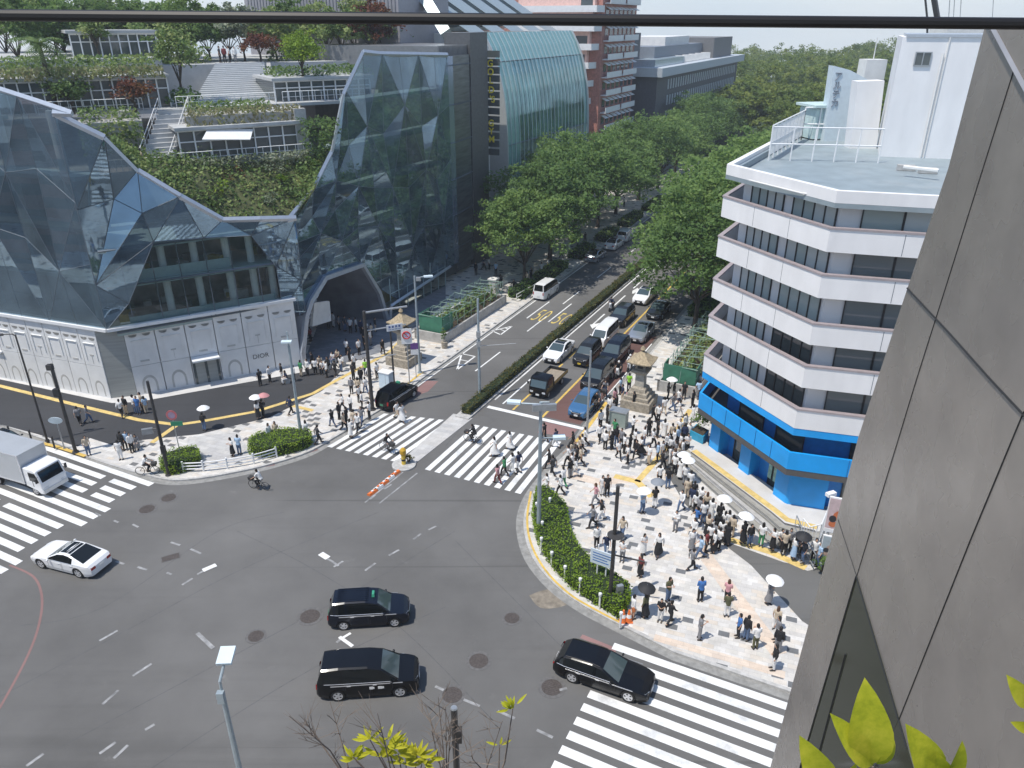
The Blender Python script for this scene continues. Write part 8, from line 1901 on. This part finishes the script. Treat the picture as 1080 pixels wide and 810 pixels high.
# fenced plots wrapped in green sheet with pale wire frames
def plot(label, s0, s1, r0, r1, h, sheet_end):
    t = thing('green_enclosure', label, 'enclosure', (*W((s0+s1)/2,(r0+r1)/2),0), world=True); c = [W(s0,r0),W(s0,r1),W(s1,r1),W(s1,r0)]
    mb = MB()
    for i in range(4): mb.wall(c[i], c[(i+1) % 4], 0, 1.15, .22)
    mb.build('low_wall', M['concrete'], t)
    mb = MB(); e = [W(s0+.4,r0+.4),W(s0+.4,r1-.4)]; mb.wall(e[0], e[1], 1.1, h+.1, .06); mb.wall(W(s0+.4,r0+.4), W(s0+sheet_end,r0+.4), 1.1, h+.1, .06); mb.wall(W(s0+.4,r1-.4), W(s0+sheet_end,r1-.4), 1.1, h+.1, .06); mb.build('green_sheet', M['green'], t)
    rg = random.Random(int(s1*10)); mb = MB(); n = int((s1-s0)/1.5); J = lambda v: v+rg.uniform(-.18,.18)
    for i in range(n+1):
        s = s0+.4+(s1-s0-.8)*i/n
        for u in (r0+.4, (r0+r1)/2, r1-.4): mb.tube([W3(J(s),u,.9), W3(J(s),J(u),h+rg.uniform(-.25,.35))], .032, 5)
        mb.tube([W3(J(s),r0+.3,J(h)), W3(J(s),r1-.3,J(h))], .028, 4)
        if i < n:
            s2 = s+(s1-s0-.8)/n
            for u in (r0+.4, (r0+r1)/2, r1-.4):
                mb.tube([W3(s,J(u),J(h)), W3(s2,J(u),J(h))], .028, 4); mb.tube([W3(J(s),u,J(1.7)), W3(J(s2),u,J(1.7))], .024, 4)
                if rg.random() < .6: mb.tube([W3(J(s),u,J(1.3)), W3(J(s2),u,J(h))], .020, 4)
            if rg.random() < .7: mb.tube([W3(J(s),r0+.4,J(h)), W3(J(s2),r1-.4,J(h))], .02, 4)
    mb.build('wire_frame', M['wire'], t)
    mb = MB(); mb.prism([W(s0+.3,r0+.3),W(s0+.3,r1-.3),W(s1-.3,r1-.3),W(s1-.3,r0+.3)], .5, 1.0); mb.build('planted_soil', M['soil'], t)
    pts = np.array([(*W(rg.uniform(s0+.6,s1-.6), rg.uniform(r0+.6,r1-.6)), rg.uniform(1.0,h*.9)) for _ in range(700)]); pts -= np.array(OFS[t.name]); o = bpy.data.objects.new('planting', leaf_mesh('planting', pts, .4, 3, M['leafmix'], .3)); COL.objects.link(o); o.parent = t; o['kind'] = 'stuff'
    return t
plot('green sheeted planter enclosure with wire frame by the left kerb', 12.4, 26, -12.6, -9.1, 2.7, 2.4)
plot('green sheeted planter enclosure with wire frame behind the right stone lantern', 11.6, 27, 12.8, 16.4, 2.6, 1.8)
t = thing('potted_shrub', 'small potted conifer at the corner of the left green enclosure', 'plant', (*W(11.6,-8.6),KZ)); mb = MB(); mb.lathe([(.28,0),(.36,.7),(.3,.72)], (0,0,0), 14); mb.build('pot', M['stone'], t); rg9 = np.random.default_rng(4); pts, _ = crown_points(rg9, 14, 14, .28, .8, 1.3, .2); o = bpy.data.objects.new('foliage', leaf_mesh('foliage', pts, .16, 2, M['leafdark'])); COL.objects.link(o); o.parent = t
t = thing('stone_post', 'grey square stone pillar on the far left pavement under the trees', 'pillar', (*W(28.4,-12.0),KZ)); mb = MB(); mb.box((0,0,.9), (.9,.9,1.8), SA); mb.build('shaft', M['concrete'], t); mb = MB(); mb.box((0,0,1.86), (1.1,1.1,.14), SA); mb.build('cap', M['offwhite'], t)
t = thing('barrier_rail', 'pale kerb rail beside the far stone pillar', 'rail', (*W(28,-8.2),0), world=True); mb = MB()
for z in (.5,.9): mb.tube([W3(27,-8.3,KZ+z), W3(33,-7.9,KZ+z)], .05, 5)
for i in range(4): mb.tube([W3(27+2*i,-8.3+.13*i,KZ), W3(27+2*i,-8.3+.13*i,KZ+.95)], .05, 5)
mb.build('rail', M['offwhite'], t)
# bank forecourt: blue planter, fence, advertising boards
t = thing('blue_planter', 'bright blue planter box with a small conifer by the bank', 'planter', (*at(738,462,KZ+.4),0), world=True)
c = [at(727,461,KZ+.5), at(741,468,KZ+.5), at(747,461,KZ+.5), at(734,454,KZ+.5)]; mb = MB(); mb.prism(c, .4, 1.25); mb.build('box', mat('turquoise_panel', (.03,.30,.48), .45), t); cc = Vector((sum(p[0] for p in c)/4, sum(p[1] for p in c)/4)); mb = MB(); mb.prism([tuple(cc+(Vector(p)-cc)*.85) for p in c], 1.2, 1.28); mb.build('soil', M['soil'], t)
pts, _ = crown_points(np.random.default_rng(8), 24, 16, .6, .9, 0, .35); pts[:,2] += 2.1; pts[:,0] += cc.x-OFS[t.name][0]+.15; pts[:,1] += cc.y-OFS[t.name][1]+.2; o = bpy.data.objects.new('foliage', leaf_mesh('foliage', pts, .2, 3, M['leafdark'])); COL.objects.link(o); o.parent = t
def picket(name, label, pts, h, step, mtl, z0):
    t = thing(name, label, 'fence', (*pts[0],0), world=True); mb = MB()
    for a, b in zip(pts, pts[1:]):
        a, b = Vector(a), Vector(b); n = max(2, int((b-a).length/step))
        for f in (h, .15): mb.tube([(a.x,a.y,z0+f),(b.x,b.y,z0+f)], .04, 5)
        for i in range(n+1): q = a.lerp(b, i/n); mb.tube([(q.x,q.y,z0),(q.x,q.y,z0+h)], .022, 4)
    mb.build('bars', mtl, t); return t
picket('white_fence', 'white railing beside the blue corner of the bank', P((843,569),(850,578),(862,575),(868,560), z=KZ+.4), 1.6, .22, M['white'], KZ+.4)
picket('step_rail', 'dark handrail along the bank steps', P((838,556),(850,585),(858,598), z=KZ+.3), 1.0, .9, M['greypole'], KZ+.2)
def adboard(label, base, px0, px1, py0, py1, cols, seed, caption=True):
    t = thing('advertising_board', label, 'poster', (*at(*base,KZ),0), world=True); y0 = at(*base,KZ)[1]; d = Vector((.93,-.36)); 
    q = Vector(at(*base,KZ)); zt, zb = hz(q.y,py0), hz(q.y,py1); w = (px1-px0)/F*(CP*q.y-SP*((zt+zb)/2-H))*1.08; c = q; a = math.atan2(d.y,d.x); n = Vector((d.y,-d.x))
    mb = MB(); mb.box((c.x,c.y,(zt+zb)/2), (w,.12,zt-zb), a); mb.build('frame', M['white'], t); mb = MB(); mb.box((c.x+n.x*.065,c.y+n.y*.065,(zt+zb)/2), (w*.94,.02,(zt-zb)*.94), a); mb.build('backdrop', mat('poster_backdrop_%d' % seed, cols[0], .6), t)
    def patch(u, v, su, sv, col, nm, pr):
        mb = MB(); cx = c+d*(u*w); zc = zb+(zt-zb)*v; o_ = c; mb.add([(cx.x+d.x*su*w*math.cos(k_)+n.x*pr, cx.y+d.y*su*w*math.cos(k_)+n.y*pr, zc+sv*(zt-zb)*math.sin(k_)) for k_ in [2*math.pi*i/14 for i in range(14)]], [tuple(range(14))]); mb.build(nm, mat(nm+'_%d' % seed, col, .6), t)
    patch(.02,.50,.27,.16,cols[1],'printed_jacket',.082); patch(-.20,.25,.16,.09,cols[1],'printed_sleeve',.083); patch(.05,.70,.11,.10,(.55,.40,.33),'printed_face',.084); patch(.05,.78,.13,.06,cols[2],'printed_hat',.086); patch(-.24,.40,.14,.10,(.03,.03,.035),'printed_bag',.085)
    if caption: mb = MB(); mb.box((c.x+n.x*.09,c.y+n.y*.09,zb+(zt-zb)*.06), (w*.94,.02,(zt-zb)*.10), a); mb.build('caption_strip', M['white'], t)
    mb = MB()
    for sg in (-.45,.45): mb.tube([(c.x+d.x*w*sg,c.y+d.y*w*sg,KZ),(c.x+d.x*w*sg,c.y+d.y*w*sg,zb)], .06, 6)
    mb.build('leg', M['greypole'], t); return t
adboard('tall pink advertising board with a figure in orange beside the bank', (874,596), 862,886, 526,562, ((.52,.40,.40),(.52,.15,.06),(.5,.42,.40)), 1)
adboard('lower grey advertising board with a figure in pale brown below the pink one', (872,602), 858,878, 566,590, ((.33,.38,.40),(.40,.28,.22),(.40,.34,.3)), 2, False)
t = thing('site_light', 'white floodlight on a pole above the pink advertising board', 'floodlight', (*at(866,585,KZ),0), world=True); q = at(866,585,KZ); zz = hz(q[1],520); mb = MB(); mb.tube([(q[0],q[1],KZ),(q[0],q[1],zz)], .05, 6); mb.build('pole', M['white'], t); mb = MB(); mb.box((q[0]-.25,q[1]-.1,zz), (.6,.3,.22), .4); mb.build('lamp_head', M['white'], t)
bush('potted_shrub', 'dark bushy shrub beside the advertising boards', (*at(866,603,KZ),KZ), .5, .7, 200, .2, M['leafdark'], 95)
# cone at the hedge tip
for px, py, w_ in ((657,655,'left'),(663,655,'right')):
    t = thing('traffic_cone', '%s of two orange and white cones at the hedge tip' % w_, 'cone', (*at(px,py,KZ),KZ), 0, 'cones at the hedge tip'); mb = MB(); mb.lathe([(.2,.04),(.15,.3)], (0,0,0), 14); mb.lathe([(.1,.5),(.05,.78)], (0,0,0), 14); mb.build('cone', M['orange'], t); mb = MB(); mb.lathe([(.152,.3),(.102,.5)], (0,0,0), 14); mb.build('white_band', M['white'], t); mb = MB(); mb.box((0,0,.02), (.42,.42,.04)); mb.build('base', M['orange'], t)
# bollards and barrier on the left pavement edge
for i, (px, py) in enumerate(((12,462),(34,466),(58,473))):
    t = thing('bollard', 'dark slim bollard at the left kerb, %s from the picture edge' % ORD[i], 'bollard', (*at(px,py,KZ),KZ), 0, 'bollards at the left kerb'); mb = MB(); mb.tube([(0,0,0),(0,0,1.0)], .07, 8); mb.build('post', M['darkpole'], t); mb = MB(); mb.lathe([(.075,1.0),(.09,1.02),(.05,1.1)], (0,0,0), 10); mb.build('cap', M['darkpole'], t)
# manhole covers
iron = mat('manhole_iron', (.085,.072,.066), .75, metal=.2, var=.25, scale=9, bump=.5)
ringm = mat('manhole_surround', (.122,.118,.115), .9, var=.2, scale=5)
for i, (px, py, r, l) in enumerate(((327,650,.55,'left of the taxi'),(270,671,.42,'left of the black minivan, smaller'),(540,652,.42,'below the curved hedge'),(505,697,.50,'right of the black minivan'),(582,725,.52,'behind the estate car'),(477,733,.5,'in front of the black minivan'),(155,537,.5,'left one of a pair near the left crosswalk'),(178,525,.48,'right one of a pair near the left crosswalk'))):
    t = thing('manhole_cover', 'round iron manhole cover '+l, 'manhole cover', (*at(px,py),0), i*.7, 'manhole covers in the junction'); mb = MB(); mb.cyl((0,0,0), r*1.35, r*1.35, .008, 28); mb.build('surround', ringm, t); mb = MB(); mb.cyl((0,0,0), r, r, .013, 28)
    for a in range(-4,5):
        hw_ = math.sqrt(max(.01, r*r-(a*r/4.6)**2))*.85; mb.box((0,a*r/4.6,.015), (hw_*2,.02,.006))
    mb.build('lid', iron, t)
t = thing('drain_grate', 'rectangular iron access cover in the left road', 'manhole cover', (*at(180,588),0), R_(28)); mb = MB(); mb.box((0,0,.006), (1.1,.62,.012)); mb.build('surround', ringm, t); mb = MB(); mb.box((0,0,.009), (1.0,.52,.014)); mb.build('lid', iron, t)
# near street lamp and pole below the camera
b = (268,880); t = pole_thing('street_lamp', 'near pale street lamp with a flat square head at the lower left', 'street lamp', b); x, y = at(*b, KZ); zt = hz(y,735)
mb = MB(); mb.tube([(x,y,KZ),(x,y,zt)], [.13,.09], 10); mb.build('pole', M['bluepole'], t); mb = MB(); mb.tube([(x,y,zt),(x-.02,y+.05,zt+.7),(x+.05,y+.6,zt+1.15)], .055, 8); mb.box((x-.02,y-.1,zt+.1), (.25,.2,.5)); mb.build('arm', M['bluepole'], t)
q = P3z(252,692,b); mb = MB(); mb.box((x+.06,y+.75,zt+1.25), (.55,.72,.12), .05, rx=R_(12)); mb.build('lamp_head', MATS['pale_lamp_panel'], t)
b = (486,905); t = pole_thing('signal_pole', 'plain dark pole rising at the bottom centre of the view', 'pole', b); x, y = at(*b, KZ); zt = hz(y,747); mb = MB(); mb.tube([(x,y,KZ),(x,y,zt)], .12, 12); mb.build('pole', M['darkpole'], t); mb = MB(); mb.cyl((x,y,zt), .13, .10, .05, 12); mb.build('cap', M['greypole'], t); mb = MB(); mb.box((x+.15,y-.1,zt-1.2), (.2,.25,.6)); mb.build('control_box', M['darkpole'], t)
# terrace plants in front of the camera
def pt(px, py, d): 
    D = Vector(ray(px, py)); return Vector((0,0,H))+D*(d/D.y)
def leafblade(mb, p, d, n, L, w, m=0):
    d = d.normalized(); s = d.cross(n).normalized(); n = s.cross(d); N_ = 8; C_ = []; fs = []
    for i in range(N_+1):
        t = i/N_; wd = w*.5*math.sin(math.pi*min(1,t**.8*1.0))**.8 if 0 < t < 1 else 0; c = p+d*L*t-n*L*.22*t*t
        C_ += [c-s*wd+n*wd*.35, c, c+s*wd+n*wd*.35]
    for i in range(N_): o = i*3; fs += [(o,o+1,o+4,o+3),(o+1,o+2,o+5,o+4)]
    mb.add(C_, fs, m)
def twig_plant(label, base, tips, leaves, seed, leaf_l, d):
    rg = random.Random(seed); t = thing('terrace_plant', label, 'plant', pt(*base, d), world=True); mb = MB(); lb = MB(); b0 = pt(*base, d)
    for (tx, ty) in tips:
        e = pt(tx, ty, d*rg.uniform(.95,1.06)); m_ = b0.lerp(e, .5)+Vector((rg.uniform(-.04,.04),rg.uniform(-.03,.03),rg.uniform(-.02,.04))); mb.tube([b0, m_, e], [.0042,.0028,.0012], 5)
        for j in range(7):
            s = m_.lerp(e, rg.uniform(0,.95)); v = Vector((rg.uniform(-.09,.09),rg.uniform(-.05,.05),rg.uniform(.02,.11))); mb.tube([s, s+v*.6, s+v], [.0018,.0014,.0008], 4)
            for q in range(2): v2 = v*.5+Vector((rg.uniform(-.03,.03),rg.uniform(-.03,.03),rg.uniform(0,.03))); mb.tube([s+v*.6, s+v*.6+v2], [.001,.0006], 3)
    for (lx, ly, n) in leaves:
        c = pt(lx, ly, d); mb.tube([b0, b0.lerp(c,.5)+Vector((.02,0,-.02)), c], [.005,.004,.002], 5)
        for j in range(n):
            a = rg.uniform(-.3,3.4); dv = Vector((math.cos(a), rg.uniform(-.5,.5), math.sin(a)*.8+.15)); leafblade(lb, c+dv*rg.uniform(0,.02), dv, Vector((rg.uniform(-.5,.5),-1,.6)).normalized(), leaf_l*rg.uniform(.6,1.2), leaf_l*.24)
    mb.build('twig', M['twig'], t)
    if lb.v: lb.build('leaf', M['leafyellow'], t, 40)
    return t
twig_plant('leafless brown twigs at the lower left centre', (372,830), ((305,755),(348,740),(330,770),(322,760)), (), 1, .05, 2.2)
twig_plant('dry branching plant left of the dark bottom pole', (470,840), ((448,742),(462,735),(470,745),(455,770),(476,760)), (), 2, .05, 2.2)
twig_plant('yellow green leaf sprays at the bottom centre', (420,850), ((398,752),(510,780)), ((372,798,7),(408,786,14),(402,798,10),(440,797,14),(428,804,12),(375,802,8),(452,800,8),(390,780,8),(420,795,10),(445,806,10)), 3, .058, 2.0)
twig_plant('single sprig with a yellow green tuft right of the bottom pole', (514,850), ((530,760),(498,800)), ((541,747,14),(527,786,3)), 4, .045, 2.1)
def broad_plant(label, base, leaves, d, L, seed):
    t = thing('terrace_shrub', label, 'shrub', pt(*base, d), world=True); b0 = pt(*base, d); mb = MB(); lb = MB(); rg = random.Random(seed)
    for (x0, y0, x1, y1, w) in leaves:
        a, e = pt(x0, y0, d), pt(x1, y1, d*.98); mb.tube([b0, a], [.006,.004], 5); leafblade(lb, a, e-a, Vector((rg.uniform(-.3,.3),-1,.35)).normalized(), (e-a).length, (e-a).length*w)
    mb.build('stem', M['twig'], t); lb.build('leaf', M['leafyellow'], t, 40); return t
broad_plant('broad yellow green leaves at the bottom right corner', (925,850), ((917,806,919,737,.40),(920,808,890,766,.32),(925,806,947,790,.35),(875,830,851,792,.4),(880,835,905,815,.4)), 1.3, .1, 1)
broad_plant('pair of yellow green leaf tips right of the broad leaves', (992,850), ((985,825,972,778,.42),(995,825,1024,794,.38),(1000,830,985,800,.4)), 1.3, .1, 2)
broad_plant('yellow green leaf tips at the right picture edge', (1100,790), ((1086,745,1071,722,.35),(1088,768,1073,766,.4)), 1.3, .1, 3)
# crane tips and masts far behind the white building
t = thing('tower_crane', 'dark crane jib above the white roof tower', 'crane', (*W(120,90),0), world=True); a = Vector(at(985,20,34)) if False else None
def far(px, py, y): d = ray(px, py); t_ = y/d[1]; return Vector((d[0]*t_, y, H+d[2]*t_))
mb = MB(); mb.tube([far(991,34,140), far(984,-8,140)], .5, 4); mb.tube([far(978,60,140), far(978,20,140), far(975,-10,140)], .18, 4); mb.tube([far(991,34,140), far(991,100,140)], .6, 4); mb.build('jib', M['darkpole'], t)
t = thing('rooftop_block', 'white rooftop block with masts behind the white roof tower', 'building', (*far(1015,60,120).xy,0), world=True); mb = MB(); p = far(1012,30,120); mb.box((p.x,p.y,p.z/2+.5), (6,5,p.z+1)); mb.build('wall', M['offwhite'], t); mb = MB()
for px in (1000,1005,1012,1046): mb.tube([far(px,28,120), far(px+2,-4,120)], .06, 4)
mb.build('mast', M['greypole'], t)
for _o in bpy.data.objects:
    if _o.parent is None and 'label' in _o and len(_o['label'].replace(',', '').split()) > 16: print('LONG', _o.name, _o['label'])
# ================================================================== HAZE
hb = MB(); hb.box((0, 200, .5), (1420, 1020, 85))
hm = bpy.data.materials.new('haze'); hm.use_nodes = True; hn = hm.node_tree
for n_ in list(hn.nodes):
    if n_.type == 'BSDF_PRINCIPLED': hn.nodes.remove(n_)
pv = hn.nodes.new('ShaderNodeVolumePrincipled'); pv.inputs['Color'].default_value = (.93, .96, 1, 1); pv.inputs['Density'].default_value = .00052; pv.inputs['Anisotropy'].default_value = .3
hn.links.new(pv.outputs[0], hn.nodes['Material Output'].inputs['Volume'])
hz_o = hb.build('haze', hm); tag(hz_o, 'thin pale summer haze in the air over the street', 'haze', kind='stuff')
